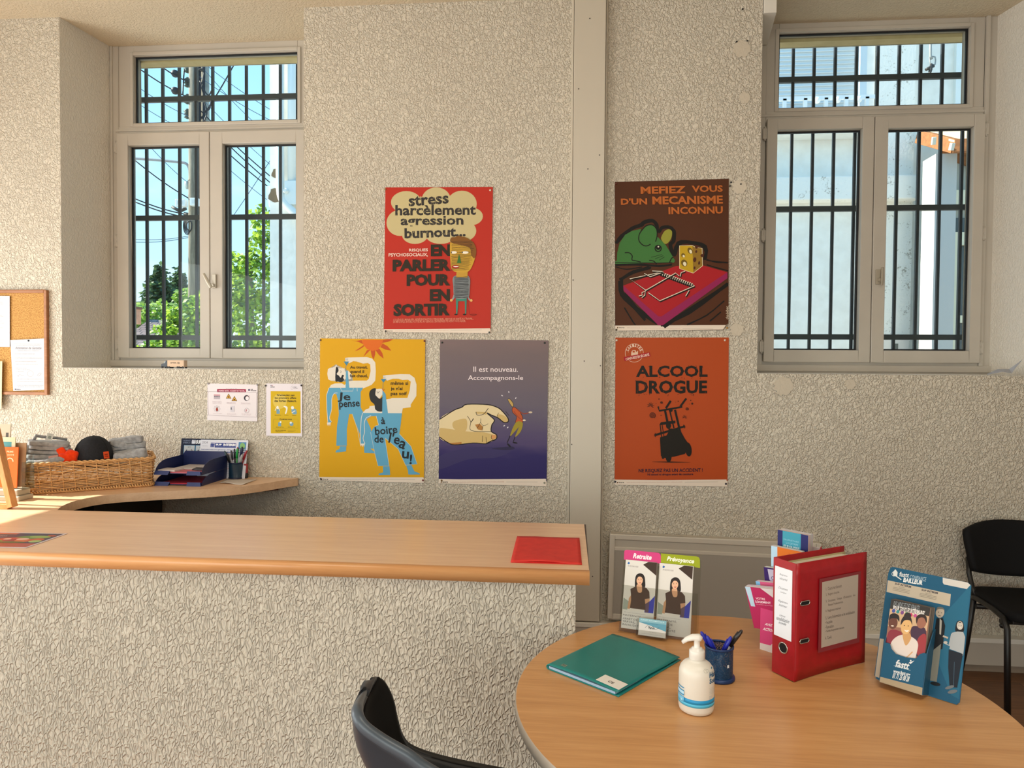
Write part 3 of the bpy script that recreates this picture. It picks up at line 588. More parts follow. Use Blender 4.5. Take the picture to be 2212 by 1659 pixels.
br.inputs['Color1'].default_value = (*lin((150, 128, 118)), 1); br.inputs['Color2'].default_value = (*lin((124, 104, 98)), 1); br.inputs['Mortar'].default_value = (*lin((66, 54, 52)), 1); l.new(v, br.inputs['Vector']); l.new(br.outputs[0], b2.inputs['Base Color'])
Y = 18.0; o_ = at(320, 700, Y=Y); rf = thing('far_house', (o_.x, Y, -.5), 'brown tiled house roof with brick chimney, lower left casement', 'house')
a, c_ = at(255, 690, Y=Y + 1.2), at(348, 692, Y=Y + 1.2); d_, e_ = at(240, 750, Y=Y - .8), at(352, 750, Y=Y - .8)
L = math.hypot((a.z - d_.z), 2.0); ang = math.atan2(a.z - d_.z, 2.0)
MB().box(d_.x - o_.x, e_.x - o_.x, 0, L, -.05, .0).build('roof', TILE, rf, M=Matrix.Translation((0, -.8, d_.z + .5)) @ Matrix.Rotation(ang, 4, 'X'))
MB().box(d_.x - o_.x + .2, e_.x - o_.x - .2, -.6, 3, 0, d_.z + .45).build('wall', HOUSE, rf)
x0 = at(291, 680, Y=Y + 1.1).x - o_.x; x1 = at(297, 680, Y=Y + 1.1).x - o_.x; zt, zb = at(295, 668, Y=Y + 1.1).z + .5, at(295, 700, Y=Y + 1.1).z + .5
ch = MB().box(x0, x1, 1.0, 1.3, zb, zt).build('chimney', mottled('chimney_brick', (186, 132, 104), (206, 156, 126), 6, .9), rf); MB().box(x0 - .03, x1 + .03, .96, 1.34, zt, zt + .08).build('chimney_cap', mat((120, 84, 66), .9), ch)
# ================================================================== POSTERS AND NOTICES ON THE WALL
def hexc(r, g, b): return '#%02x%02x%02x' % (r, g, b)
PG = 1.12
INK = '#28241e'; PW_ = '#dccfc0'
INRS_LINE = 'Institut national de recherche et de sécurité pour la prévention des accidents du travail et des maladies professionnelles'
def footer(a, box, red=False):
    x0, y0, x1, y1 = box; h = y1 - y0
    a.rect(x0, y0, x1, y1, PW_); a.text('inrs', x0 + 35, y0 + h * .3, x0 + 90, y0 + h * .62, '#3a3530', .03); a.ell(x0 + 22, y0 + h * .5, 5, 9, '#6a4a20', 30)
    a.text(INRS_LINE, x0 + 118, y0 + h * .38, x0 + 118 + (x1 - x0) * .5, y0 + h * .62, '#a05040' if red else '#55504a', 0, res=1)
    a.line([(x0 + 118 + (x1 - x0) * .52, y0 + h * .52), (x1 - 90, y0 + h * .56)], 2.2, '#8a857c')
# ---- red poster
a = Art([(151, 76), (1293, 78), (1274, 1613), (146, 1583)], .6, .8, PG)
BG = '#b02f22'; a.sheet(BG)
a.poly([(147, 1556), (1273, 1567), (1274, 1613), (146, 1583)], PW_); footer(a, (150, 1560, 1270, 1590), True)
CL = '#bdb083'
for q in ((372, 232, 160, 116), (690, 205, 152, 126), (962, 258, 160, 142), (1050, 388, 138, 96), (312, 448, 146, 138), (470, 575, 138, 96), (742, 572, 165, 102), (980, 540, 138, 110), (640, 380, 400, 210)): a.ell(*q, CL)
SC = '#343130'
a.text('stress', 397, 158, 823, 265, SC, .03, rot=-4); a.text('harcèlement', 258, 262, 1113, 372, SC, .03); a.text('agression', 315, 380, 982, 505, SC, .03, rot=0); a.text('burnout...', 357, 497, 1005, 606, SC, .035, rot=-1.5)
q = random.Random(3)
for x0, y0, x1, y1 in ((400, 165, 820, 255), (262, 270, 1105, 365), (320, 395, 975, 480), (362, 510, 870, 600)):
    for k in range(26): x = q.uniform(x0, x1); y = q.uniform(y0, y1); a.line([(x, y), (x + q.uniform(-4, 4), y + q.uniform(12, 26))], 2.2, CL)
a.text('RISQUES', 408, 720, 608, 756, '#e2c6b8', .03); a.text('PSYCHOSOCIAUX,', 193, 766, 608, 808, '#e2c6b8', .03)
for s_, x0, y0, x1, y1 in (('EN', 638, 680, 845, 803), ('PARLER', 236, 834, 848, 957), ('POUR', 385, 988, 845, 1112), ('EN', 630, 1147, 842, 1272), ('SORTIR', 248, 1294, 842, 1424)): a.text(s_, x0, y0, x1, y1, '#2e271c', .055)
a.text('COLLÈGUES, MANAGER, REPRÉSENTANTS DU PERSONNEL, SERVICE DE SANTÉ AU TRAVAIL...', 247, 1443, 1098, 1472, '#d68c74', .015, res=1)
a.text("DE MULTIPLES INTERLOCUTEURS AU SEIN DE L'ENTREPRISE PEUVENT VOUS AIDER.", 247, 1468, 1012, 1493, '#d68c74', .015, res=1)
a.poly([(890, 1180), (870, 1240), (850, 1262), (845, 1278), (868, 1272), (890, 1245), (915, 1190)], '#8a8f92'); a.poly([(1030, 1180), (1045, 1240), (1062, 1258), (1080, 1278), (1066, 1282), (1040, 1262), (1015, 1200)], '#8a8f92')
a.ell(858, 1264, 15, 13, '#d8a860'); a.ell(1068, 1268, 15, 13, '#d8a860')
a.poly([(905, 1240), (1022, 1240), (1016, 1408), (1004, 1408), (1000, 1275), (932, 1275), (922, 1408), (910, 1408)], '#3f8070'); a.ell(908, 1412, 17, 7, INK); a.ell(998, 1414, 17, 8, INK)
a.poly([(885, 1015), (1040, 1015), (1052, 1150), (1030, 1240), (900, 1240), (878, 1120)], '#7c8284', True); a.poly([(912, 960), (1030, 960), (1028, 1030), (908, 1030)], '#b89038')
a.poly([(848, 640), (940, 625), (1060, 640), (1108, 700), (1118, 760), (1100, 850), (1045, 960), (950, 975), (868, 950), (846, 850)], '#c09838', True)
a.poly([(850, 660), (852, 610), (900, 604), (920, 590), (960, 598), (1000, 606), (1045, 628), (1100, 680), (1120, 760), (1100, 830), (1066, 790), (1050, 720), (960, 690)], '#7c5224', True, 3)
for y in range(650, 960, 8): a.line([(852 + q.uniform(0, 12), y + q.uniform(-4, 4)), (960 + q.uniform(-60, 60), y + q.uniform(-9, 9)), (1100 - q.uniform(0, 40) - max(0, (y - 800) * .35), y + q.uniform(-5, 5))], 2.2, INK if y % 16 else '#5a4a20')
for y in range(1020, 1238, 7): a.line([(884 + q.uniform(0, 8), y), (970, y + q.uniform(-6, 6)), (1044 - q.uniform(0, 8), y + q.uniform(-4, 4))], 2.6, '#2c2e30')
a.ell(882, 766, 32, 14, '#e6e0d0'); a.ell(1002, 768, 36, 14, '#e6e0d0'); a.ell(856, 766, 6, 7, INK); a.ell(973, 766, 6, 7, INK); a.poly([(938, 780), (962, 878), (915, 878)], '#3a6a34'); a.ell(900, 916, 38, 17, '#a82a24'); a.ell(905, 914, 28, 6, '#e8e0d8')
a.line([(1030, 1240), (1044, 1330), (1050, 1405), (1075, 1420), (1128, 1418)], 2.2, INK, True); a.line([(1060, 1418), (1100, 1426), (1125, 1416), (1080, 1410), (1060, 1418)], 2, INK, True)
red = tag(a.build('poster', M=on_wall(-.7517, 2.1585, -.004, -.0093)), 'red poster with a beige cloud of words and a figure wrapped in thread', 'poster')
# ---- yellow poster
a = Art([(98, 58), (1225, 68), (1210, 1571), (90, 1542)], .6, .8, PG)
a.sheet('#cf9c12'); a.poly([(91, 1508), (1211, 1522), (1210, 1571), (90, 1542)], PW_); footer(a, (95, 1512, 1205, 1555))
OR1, OR2, BL, WH, BK = '#b8501c', '#d0661e', '#5b9cbc', '#d9d2c4', '#23262a'
for k in ((430, 78, 560, 118, 545, 75), (470, 192, 590, 112, 560, 150), (560, 252, 640, 175, 600, 182), (672, 282, 690, 180, 640, 185), (780, 270, 735, 165, 690, 180), (862, 186, 770, 110, 745, 150), (886, 70, 772, 72, 765, 105)):
    a.poly([(k[2], k[3]), ((k[0] + k[2]) / 2 + 8, (k[1] + k[3]) / 2 - 6), (k[0], k[1]), ((k[0] + k[4]) / 2 - 4, (k[1] + k[5]) / 2 + 8), (k[4], k[5])], OR1)
a.poly([(548, 70), (560, 120), (600, 170), (660, 190), (720, 175), (762, 120), (774, 72)], OR2, False)
# first man
a.poly([(190, 590), (215, 545), (260, 530), (330, 528), (360, 545), (420, 500), (440, 440), (400, 395), (365, 400), (350, 372), (290, 372), (268, 330), (258, 362), (200, 372), (176, 420), (185, 480), (215, 500), (262, 498), (300, 516), (380, 480), (430, 490), (450, 500), (600, 500), (622, 480), (640, 400), (636, 330), (610, 316), (560, 322), (490, 300), (455, 296), (410, 318), (370, 296), (366, 262), (400, 258), (600, 254), (655, 268), (690, 310), (696, 400), (690, 500), (650, 545), (540, 590), (520, 612)], WH)
a.poly([(176, 430), (182, 380), (205, 366), (258, 360), (272, 330), (268, 500), (215, 502), (185, 485)], WH); a.poly([(280, 368), (362, 372), (360, 470), (300, 470)], WH); a.poly([(268, 365), (290, 366), (296, 400), (276, 430), (300, 448), (320, 470), (335, 440), (355, 446), (345, 470), (356, 490), (330, 516), (290, 510), (262, 500)], BK, True, 3)
a.line([(318, 395), (325, 408), (318, 418)], 4, BK, True)
a.poly([(195, 575), (560, 574), (533, 620), (533, 780), (560, 830), (640, 1000), (690, 1220), (575, 1190), (445, 850), (410, 850), (385, 1010), (385, 1182), (272, 1182), (280, 980), (300, 850), (290, 700), (272, 640), (240, 640), (222, 700), (222, 800), (200, 890), (222, 935), (180, 945), (168, 800), (165, 660)], BL)
a.line([(195, 575), (168, 650), (172, 800), (182, 938)], 5, WH); a.line([(222, 930), (200, 890), (222, 800), (225, 690), (250, 635), (285, 630)], 5, WH, True); a.line([(318, 576), (330, 610), (450, 610), (455, 576)], 4, WH); a.line([(495, 576), (498, 612)], 4, WH)
a.poly([(375, 400), (395, 395), (412, 575), (372, 575)], BL); a.poly([(352, 300), (410, 300), (382, 345)], '#3f7f9e'); a.line([(375, 345), (372, 405)], 6, '#7a8a80')
a.poly([(312, 1186), (380, 1186), (376, 1240), (300, 1250), (264, 1252), (270, 1232), (305, 1215)], BL); a.poly([(570, 1188), (660, 1188), (640, 1215), (690, 1250), (690, 1262), (572, 1256)], BL)
a.poly([(172, 940), (215, 935), (208, 976), (200, 955), (195, 978), (186, 955), (178, 972)], WH); a.line([(444, 848), (500, 1010), (530, 1170)], 5, '#b8c4b8')
# second figure
a.poly([(560, 830), (590, 800), (625, 790), (630, 768), (690, 760), (740, 720), (790, 700), (850, 690), (870, 682), (1035, 680), (1060, 600), (1070, 510), (1040, 490), (980, 494), (940, 480), (880, 480), (820, 500), (775, 480), (775, 445), (960, 432), (1060, 434), (1110, 470), (1132, 540), (1130, 660), (1070, 750), (1070, 778), (985, 790), (975, 842), (560, 842)], WH)
a.poly([(695, 590), (740, 585), (770, 590), (770, 640), (735, 690), (690, 660)], WH); a.poly([(625, 640), (645, 595), (695, 580), (690, 640), (705, 665), (740, 690), (770, 665), (795, 690), (803, 760), (780, 815), (730, 824), (690, 800), (680, 750), (640, 710)], '#2a2c2e', True, 4)
a.line([(705, 615), (722, 625), (735, 612)], 4, BK); a.line([(712, 632), (728, 628)], 3, BK)
a.poly([(555, 838), (976, 842), (962, 960), (948, 1058), (1072, 1188), (1138, 1372), (1015, 1382), (935, 1215), (790, 1100), (840, 1390), (720, 1392), (640, 1050), (660, 1010), (690, 975), (724, 968), (700, 870), (645, 872), (600, 900), (575, 950), (572, 1060), (560, 1110), (580, 1160), (530, 1165), (528, 1060), (540, 900)], BL)
a.line([(556, 838), (540, 890), (530, 1050), (532, 1160)], 6, WH); a.line([(645, 866), (595, 890), (573, 945), (575, 1040), (560, 1105), (580, 1160)], 6, WH, True); a.line([(700, 868), (726, 965), (690, 975)], 4, WH); a.line([(640, 1040), (680, 1240), (720, 1392), (838, 1394), (795, 1110)], 4, '#b8c8c8'); a.line([(795, 1100), (935, 1215), (1015, 1385), (1138, 1374), (1072, 1188), (948, 1058)], 4, '#b8c8c8')
a.poly([(768, 600), (800, 640), (826, 840), (764, 840)], BL); a.poly([(750, 482), (812, 482), (776, 522)], '#3f7f9e'); a.line([(774, 520), (772, 590)], 5, '#7a8a80'); a.line([(764, 585), (776, 608), (788, 590)], 6, '#b02a28')
a.poly([(772, 1396), (842, 1396), (850, 1486), (724, 1488), (730, 1472), (775, 1460)], BL); a.poly([(1020, 1386), (1075, 1382), (1110, 1450), (1165, 1470), (1165, 1482), (1044, 1482), (1040, 1440)], BL); a.poly([(528, 1160), (580, 1158), (570, 1195), (560, 1170), (552, 1196), (542, 1172), (534, 1190)], WH)
for x0 in (0, 400):
    for k in range(3): a.line([(368 + x0 * 1.0 + k * 4, 268 + x0 * .455 + 12 * k), (400 + x0, 266 + x0 * .455 + 13 * k)], 2.5, '#6a7680')
T1 = '#332a18'
a.text('Au travail,', 420, 345, 606, 380, T1, .02); a.text('quand il', 420, 388, 570, 430, T1, .02); a.text('fait chaud,', 418, 432, 608, 470, T1, .02)
a.text('même si', 856, 508, 1042, 546, T1, .02); a.text("je n'ai", 856, 562, 982, 610, T1, .02); a.text('pas soif', 856, 616, 1028, 664, T1, .02)
a.text('Je', 290, 625, 425, 728, BK, .02, rot=4); a.text('pense', 304, 722, 524, 800, BK, .02, rot=-3)
a.text('à', 752, 885, 797, 956, BK, .02); a.text('boire', 686, 975, 926, 1060, BK, .02, rot=-6); a.text('de', 680, 1070, 780, 1150, BK, .02); a.text("l'e", 838, 1048, 958, 1162, BK, .02, rot=12); a.text('a', 945, 1130, 1018, 1214, BK, .02, rot=24); a.text('u', 976, 1240, 1050, 1316, BK, .02, rot=6); a.text('!', 1058, 1270, 1084, 1376, BK, .03, rot=4)
yel = tag(a.build('poster', M=on_wall(-1.122, 1.3223, -.004, -.0049)), 'yellow poster of two blue figures drinking water under an orange sun', 'poster')
# ---- purple poster
a = Art([(105, 76), (1239, 83), (1220, 1605), (93, 1566)], .6, .8, PG)
def banded(name, stops):
    m, n, l, b2 = newmat(name); t = n.new('ShaderNodeTexCoord'); sp = n.new('ShaderNodeSeparateXYZ'); l.new(t.outputs['Object'], sp.inputs[0])
    f = math_(n, l, 'ADD', math_(n, l, 'ADD', math_(n, l, 'MULTIPLY', sp.outputs['Y'], 1.25), .5), math_(n, l, 'MULTIPLY', math_(n, l, 'SUBTRACT', nz(n, l, objcoord(n, l, (1, 3, 1)), 5, 2), .5), .12))
    l.new(ramp(n, l, f, stops), b2.inputs['Base Color']); b2.inputs['Roughness'].default_value = .5; b2.inputs['Specular IOR Level'].default_value = .18; return m
a.mats.append(banded('printed_dusk_bands', [(0.0, (46, 38, 96)), (.2, (46, 38, 94)), (.3, (80, 68, 108)), (.55, (104, 96, 110)), (.9, (118, 104, 106)), (1, (126, 108, 108))])); a.mi['bands'] = 0
a.sheet('bands'); a.poly([(93, 1520), (1222, 1552), (1220, 1605), (93, 1566)], PW_); footer(a, (98, 1526, 1215, 1585), True)
a.poly([(95, 1290), (300, 1220), (560, 1190), (860, 1210), (700, 1300), (400, 1320), (95, 1420)], '#37305c', True); a.poly([(640, 1210), (760, 1195), (860, 1188), (880, 1215), (780, 1225)], '#2c2746', True)
SK, SK2, SK3, LN = '#d8c69c', '#c4a86c', '#a87438', '#1e1818'
hand = [(100, 905), (250, 810), (330, 780), (390, 748), (600, 752), (700, 780), (750, 815), (812, 890), (815, 930), (770, 936), (710, 890), (640, 860), (595, 840), (668, 905), (665, 935), (645, 965), (640, 1030), (690, 1062), (698, 1090), (680, 1118), (640, 1130), (585, 1158), (450, 1150), (260, 1168), (180, 1140), (100, 1085)]
a.poly(hand, SK, True, 4); a.poly([(100, 1000), (180, 1000), (390, 1030), (560, 1040), (690, 1075), (690, 1110), (585, 1155), (440, 1148), (255, 1164), (180, 1138), (100, 1080)], SK2, True, 4); a.poly([(240, 935), (310, 905), (380, 905), (385, 1000), (340, 1040), (250, 1000)], SK2, True); a.poly([(480, 825), (600, 830), (590, 855), (500, 862)], SK2); a.poly([(700, 855), (760, 860), (815, 905), (800, 935), (765, 935), (712, 888)], SK2, True)
a.poly([(440, 860), (560, 850), (640, 900), (640, 960), (620, 1030), (440, 1022), (425, 920)], SK, True); a.poly([(470, 960), (520, 950), (555, 985), (540, 1020), (500, 1010)], SK3); a.poly([(200, 1150), (330, 1140), (330, 1160), (230, 1165)], SK3)
a.line(hand[:22], 10, LN, True, k=4); a.line([(695, 1065), (700, 1100), (660, 1122)], 5, LN, True); a.line(hand[20:], 9, LN, True, k=4); a.line([(390, 870), (425, 930), (432, 1020), (640, 1032)], 5, LN, True); a.line([(480, 828), (495, 860), (560, 850), (608, 790)], 6, LN, True); a.line([(530, 895), (525, 940), (490, 1000)], 4, LN, True); a.line([(525, 935), (560, 970), (608, 950)], 4, LN, True); a.line([(555, 970), (545, 1020)], 4, LN); a.line([(700, 880), (712, 845), (722, 838)], 4, LN, True); a.line([(455, 895), (430, 935)], 8, LN); a.line([(550, 1075), (545, 1140)], 4, LN); a.line([(585, 1088), (592, 1150)], 4, LN)
a.poly([(645, 1068), (690, 1066), (694, 1095), (660, 1112), (642, 1100)], '#c89058'); a.line([(645, 1068), (640, 1100), (660, 1114)], 4, LN, True)
a.poly([(812, 700), (835, 696), (868, 740), (868, 775), (845, 760)], '#b89a58', True); a.line([(812, 700), (835, 696), (868, 740), (868, 775), (845, 760)], 4, LN, True, True)
a.poly([(862, 785), (890, 782), (940, 830), (968, 890), (965, 938), (895, 938), (905, 880), (862, 830)], '#b4542a', True); a.line([(862, 785), (890, 782), (940, 830), (968, 890), (965, 938), (895, 938), (905, 880), (862, 830)], 4, LN, True, True); a.line([(910, 800), (970, 845), (1030, 840)], 11, '#8a4030', True); a.ell(1050, 833, 20, 10, '#c8b8a0'); a.line([(875, 820), (920, 880), (970, 915)], 8, '#8a4030', True); a.ell(985, 916, 16, 9, '#d8c8b0')
a.poly([(895, 940), (968, 940), (950, 1030), (890, 1090), (920, 1010), (930, 985), (880, 1040), (835, 1080)], '#96862c', True, 4); a.line([(838, 1075), (805, 1150)], 8, LN); a.line([(890, 1085), (868, 1145)], 7, LN); a.ell(825, 1175, 26, 9, '#1c1a22', 45); a.ell(890, 1150, 26, 8, '#1c1a22', 10); a.line([(790, 822), (826, 868)], 4, LN)
for x, y, r_ in ((753, 658, 30), (823, 622, 80), (896, 684, 120), (775, 972, -30), (812, 990, -50)): a.ell(x, y, 10, 5, '#d8d4d8', r_)
a.text('Il est nouveau.', 452, 357, 918, 412, '#e2d6d8', .008); a.text('Accompagnons-le', 396, 447, 973, 512, '#e2d6d8', .008)
pur = tag(a.build('poster', M=on_wall(-.4386, 1.3192, -.004, -.0051)), 'purple poster of a giant hand flicking a small figure', 'poster')
# ---- brown mouse poster
a = Art([(128, 113), (1274, 64), (1266, 1572), (127, 1599)], .6, .8, PG)
BR = '#4c2a16'; MK = '#14120e'
a.sheet(BR, [(128, 113), (1274, 64), (1266, 1510), (1210, 1577), (127, 1599)]); a.poly([(128, 1548), (1240, 1528), (1210, 1577), (127, 1599)], PW_); footer(a, (130, 1555, 1200, 1582), True)
a.mb.add([(*a.P(*p), .002 + dz) for p, dz in (((1268, 1508), 0), ((1212, 1576), 0), ((1238, 1524), .012))], [(0, 1, 2), (2, 1, 0)], a.col('#c8bfae'))
q = random.Random(5)
def brush(pts, w, c=MK, n=6):
    for k in range(n): a.line([(x + q.uniform(-w, w) * .35, y + q.uniform(-w, w) * .35) for x, y in pts], w * q.uniform(.35, .75), c, True, k=3)
brush([(135, 720), (200, 640), (300, 575), (390, 545), (430, 510), (500, 500), (550, 540), (565, 600), (610, 560), (680, 555), (725, 600), (720, 690), (680, 740), (720, 840), (760, 720), (900, 710), (1030, 750), (1030, 870)], 34); brush([(135, 940), (350, 935), (560, 950), (700, 930)], 22); brush([(190, 1100), (200, 1230), (320, 1370), (560, 1520)], 44); brush([(600, 1540), (860, 1400), (1255, 1130)], 50); brush([(1050, 880), (1150, 900), (1260, 905)], 18); brush([(1050, 930), (1160, 960), (1265, 985)], 12); brush([(220, 1370), (300, 1500), (330, 1540)], 12); brush([(1220, 1290), (1050, 1430), (850, 1530)], 16); brush([(1190, 1400), (1080, 1490)], 12); brush([(180, 1090), (320, 1010), (480, 960)], 30); brush([(135, 960), (240, 985), (400, 960)], 10); brush([(210, 1230), (420, 1480)], 40, n=9)
GR = '#3c6e36'
a.poly([(145, 900), (150, 820), (175, 720), (230, 640), (300, 600), (390, 580), (380, 610), (560, 660), (640, 740), (700, 840), (730, 890), (720, 912), (560, 915), (130, 930), (130, 905)], GR, False); a.poly([(128, 905), (380, 900), (560, 912), (560, 918), (128, 932)], GR)
a.poly([(395, 600), (430, 560), (490, 535), (535, 555), (552, 610), (545, 680), (530, 705), (480, 740), (430, 745), (380, 710), (365, 660)], GR, True); a.poly([(592, 680), (600, 640), (630, 595), (670, 580), (700, 600), (695, 660), (665, 710), (628, 725)], '#8c8c34', True)
for p_ in ([(395, 596), (370, 640), (370, 700), (410, 742), (450, 748), (485, 730)], [(395, 596), (440, 550), (500, 538), (545, 580), (550, 650), (535, 705)], [(225, 820), (270, 820), (300, 850), (298, 890), (340, 900), (385, 910)], [(470, 893), (515, 900), (545, 930)], [(675, 910), (695, 870), (712, 860)]): a.line(p_, 10, MK, True)
a.line([(128, 920), (560, 918), (700, 912)], 7, MK)
a.ell(561, 772, 36, 36, MK); a.ell(561, 772, 25, 26, GR); a.ell(561, 764, 23, 22, MK); a.ell(563, 755, 8, 8, '#d8d4c0')
for k in range(3): a.line([(490 + 40 * k, 862 + 14 * k), (600 + 12 * k, 832 + 12 * k)], 4, MK)
a.poly([(210, 1150), (740, 945), (1010, 935), (1256, 1000), (1256, 1060), (605, 1540), (560, 1540), (212, 1200)], '#8a2050'); a.poly([(210, 1148), (740, 945), (1010, 935), (1255, 1000), (590, 1452), (560, 1450)], '#a01c22')
a.poly([(775, 742), (905, 738), (912, 1012), (775, 970)], '#b89820'); a.poly([(905, 738), (940, 760), (1002, 765), (1005, 940), (912, 1012)], '#8a6a24'); a.line([(775, 742), (905, 738), (940, 758), (1002, 765), (1006, 940), (912, 1014), (775, 970)], 5, '#e0d8b0', closed=True)
for x, y, rx, ry in ((882, 792, 24, 34), (812, 838, 20, 22), (822, 915, 30, 36)): a.ell(x, y, rx, ry, '#6a5418', -30); a.ell(x + 5, y + 8, rx * .55, ry * .6, '#e0d8b8', -20)
for x, y, rx, ry in ((943, 798, 10, 14), (928, 880, 16, 24), (972, 912, 10, 18), (926, 962, 9, 15), (1002, 838, 16, 16), (945, 756, 14, 14)): a.ell(x, y, rx, ry, '#4a2414', 10)
for k in range(16): x = 590 + 20.5 * k; y = 1022 + 7.2 * k; a.ell(x + 3, y + 12, 13, 20, MK, 20); a.line([(x - 8, y + 12), (x, y - 12), (x + 10, y - 10)], 7, '#d8d2c0', True)
WR = '#d8d2c0'
for p_ in ([(440, 1195), (275, 1080), (610, 1005)], [(610, 1008), (480, 1056), (420, 1024)], [(500, 998), (600, 1002)], [(430, 1195), (735, 1015), (770, 1045)], [(460, 1215), (575, 1295), (925, 1140), (905, 1130)], [(835, 1245), (870, 1185)], [(780, 1050), (790, 1010), (830, 995)], [(365, 1250), (400, 1240), (395, 1215), (430, 1200), (425, 1240), (395, 1265)]):
    a.line([(x + 6, y + 10) for x, y in p_], 12, MK); a.line(p_, 7, WR)
for s_, x0, y0, x1, y1 in (('MEFIEZ', 386, 152, 838, 224), ('VOUS', 900, 136, 1212, 203), ("D'UN", 188, 274, 452, 340), ('MECANISME', 503, 244, 1212, 326), ('INCONNU', 665, 350, 1212, 424)): a.text(s_, x0, y0, x1, y1, '#b0602a', .035, rot=-1.6)
a.text('chadebec', 1185, 1392, 1315, 1420, '#c8b8a0', .01, rot=-90)
mou = tag(a.build('poster', M=on_wall(.5184, 2.176, -.004, .0134)), 'brown poster of a green mouse and a red mousetrap', 'poster')
# ---- orange poster
a = Art([(128, 95), (1306, 92), (1294, 1619), (123, 1588)], .6, .8, PG)
a.sheet('#a8461c'); a.poly([(124, 1536), (1295, 1560), (1294, 1619), (123, 1588)], PW_); footer(a, (130, 1546, 1285, 1588), True)
BK2 = '#1e1a14'
def rough(s_, x0, y0, x1, y1):
    a.text(s_, x0, y0, x1, y1, BK2, .035)
    for k in range(14): x = q.uniform(x0, x1); y = q.choice((y0, y1)) + q.uniform(-8, 4); a.line([(x, y), (x + q.uniform(-10, 10), y + q.uniform(8, 22))], [1.5, 5], BK2)
    for k in range(10): x = q.uniform(x0, x1); y = q.uniform(y0 + 20, y1 - 20); a.line([(x, y), (x + q.uniform(2, 5), y + q.uniform(14, 30))], 1.6, '#a8461c')
rough('ALCOOL', 340, 378, 1085, 496); rough('DROGUE', 338, 530, 1080, 666)
a.text('NE RISQUEZ PAS UN ACCIDENT !', 370, 1428, 1036, 1472, '#2c1c2c', .02); a.text('Ni alcool ni drogue avant de conduire', 462, 1476, 936, 1504, '#2c1c2c', .02)
a.ring(322, 250, 94, 4, '#d8b8a0'); a.ring(322, 250, 62, 2, '#d8a88a', 180, 360)
for ch, an in zip('CARISTES', np.linspace(-158, -22, 8)): x, y = 322 + 76 * math.cos(R(an)), 250 + 76 * math.sin(R(an)); a.text(ch, x - 9, y - 14, x + 9, y + 14, '#e2cdb8', .03, rot=an + 90)
a.poly([(288, 272), (292, 240), (305, 222), (335, 222), (340, 244), (360, 226), (360, 270), (330, 276)], '#d8b8a0'); a.poly([(304, 228), (326, 228), (328, 246), (304, 246)], '#a8461c'); a.ell(300, 274, 9, 9, '#d8b8a0'); a.ell(345, 272, 9, 9, '#d8b8a0')
a.poly([(212, 294), (480, 242), (490, 284), (222, 334)], '#a01c28'); a.text('CONDUISEZ EN SÉCURITÉ', 230, 272, 478, 304, '#e6d4c4', .02, rot=-11)
a.poly([(590, 1110), (660, 1090), (860, 1140), (880, 1170), (860, 1260), (850, 1280), (735, 1308), (640, 1320), (610, 1300)], BK2, False); a.poly([(590, 1125), (640, 1120), (700, 1020), (790, 1030), (862, 1145), (860, 1250), (600, 1300)], BK2); a.ell(680, 1310, 30, 52, BK2); a.ell(885, 1235, 34, 72, BK2, -8); a.ell(622, 1285, 18, 46, BK2)
a.poly([(584, 980), (600, 955), (750, 940), (748, 968), (600, 985)], BK2)
for p_, w_ in (([(590, 975), (610, 1130)], 10), ([(612, 985), (635, 1120)], 8), ([(640, 830), (668, 960)], 22), ([(668, 960), (690, 1040)], 18), ([(690, 835), (735, 1020)], 14), ([(745, 830), (800, 1060), (850, 1150)], 22), ([(570, 795), (582, 840), (820, 800)], 18), ([(650, 815), (700, 738)], 22), ([(800, 795), (862, 715)], 20), ([(545, 1085), (650, 1055), (720, 1035)], 22), ([(740, 1030), (800, 1010), (830, 1005)], 20), ([(745, 1040), (752, 1085), (790, 1075)], 10), ([(510, 1357), (700, 1362), (905, 1367)], [2, 12, 2])): a.line(p_, w_, BK2)
a.ell(678, 990, 26, 34, BK2); a.ell(700, 836, 20, 16, BK2)
for cx, cy, dr in ((552, 1086, 180), (830, 1005, -20)):
    for k in range(-2, 3): a.line([(cx, cy), (cx + 24 * math.cos(R(dr + k * 28)), cy + 24 * math.sin(R(dr + k * 28)))], 6, BK2)
for cx, cy, s_ in ((492, 788, 42), (845, 908, 30)):
    for k in range(7): t = R(-90 + (k - 3) * 38 + 8); a.poly([(cx, cy), (cx + s_ * .5 * math.cos(t - .16), cy + s_ * .5 * math.sin(t - .16)), (cx + s_ * math.cos(t), cy + s_ * math.sin(t)), (cx + s_ * .5 * math.cos(t + .16), cy + s_ * .5 * math.sin(t + .16))], BK2)
for cx, cy, r0, w_ in ((510, 886, 34, 5), (604, 756, 14, 3), (870, 822, 18, 3)): a.line([(cx + r0 * t / 36 * math.cos(t * .55), cy + r0 * t / 36 * math.sin(t * .55)) for t in range(37)], w_, BK2)
for cx, cy, r_ in ((924, 768, 16), (908, 735, 9), (578, 720, 9), (778, 742, 8), (600, 886, 8), (750, 752, 5), (548, 764, 5), (896, 772, 5)): a.poly([(cx + r_ * (1 if k % 2 == 0 else .42) * math.cos(R(-90 + 36 * k)), cy + r_ * (1 if k % 2 == 0 else .42) * math.sin(R(-90 + 36 * k))) for k in range(10)], BK2)
ora = tag(a.build('poster', M=on_wall(.528, 1.336, -.004, .0051)), 'orange poster of a black tipping forklift silhouette', 'poster')
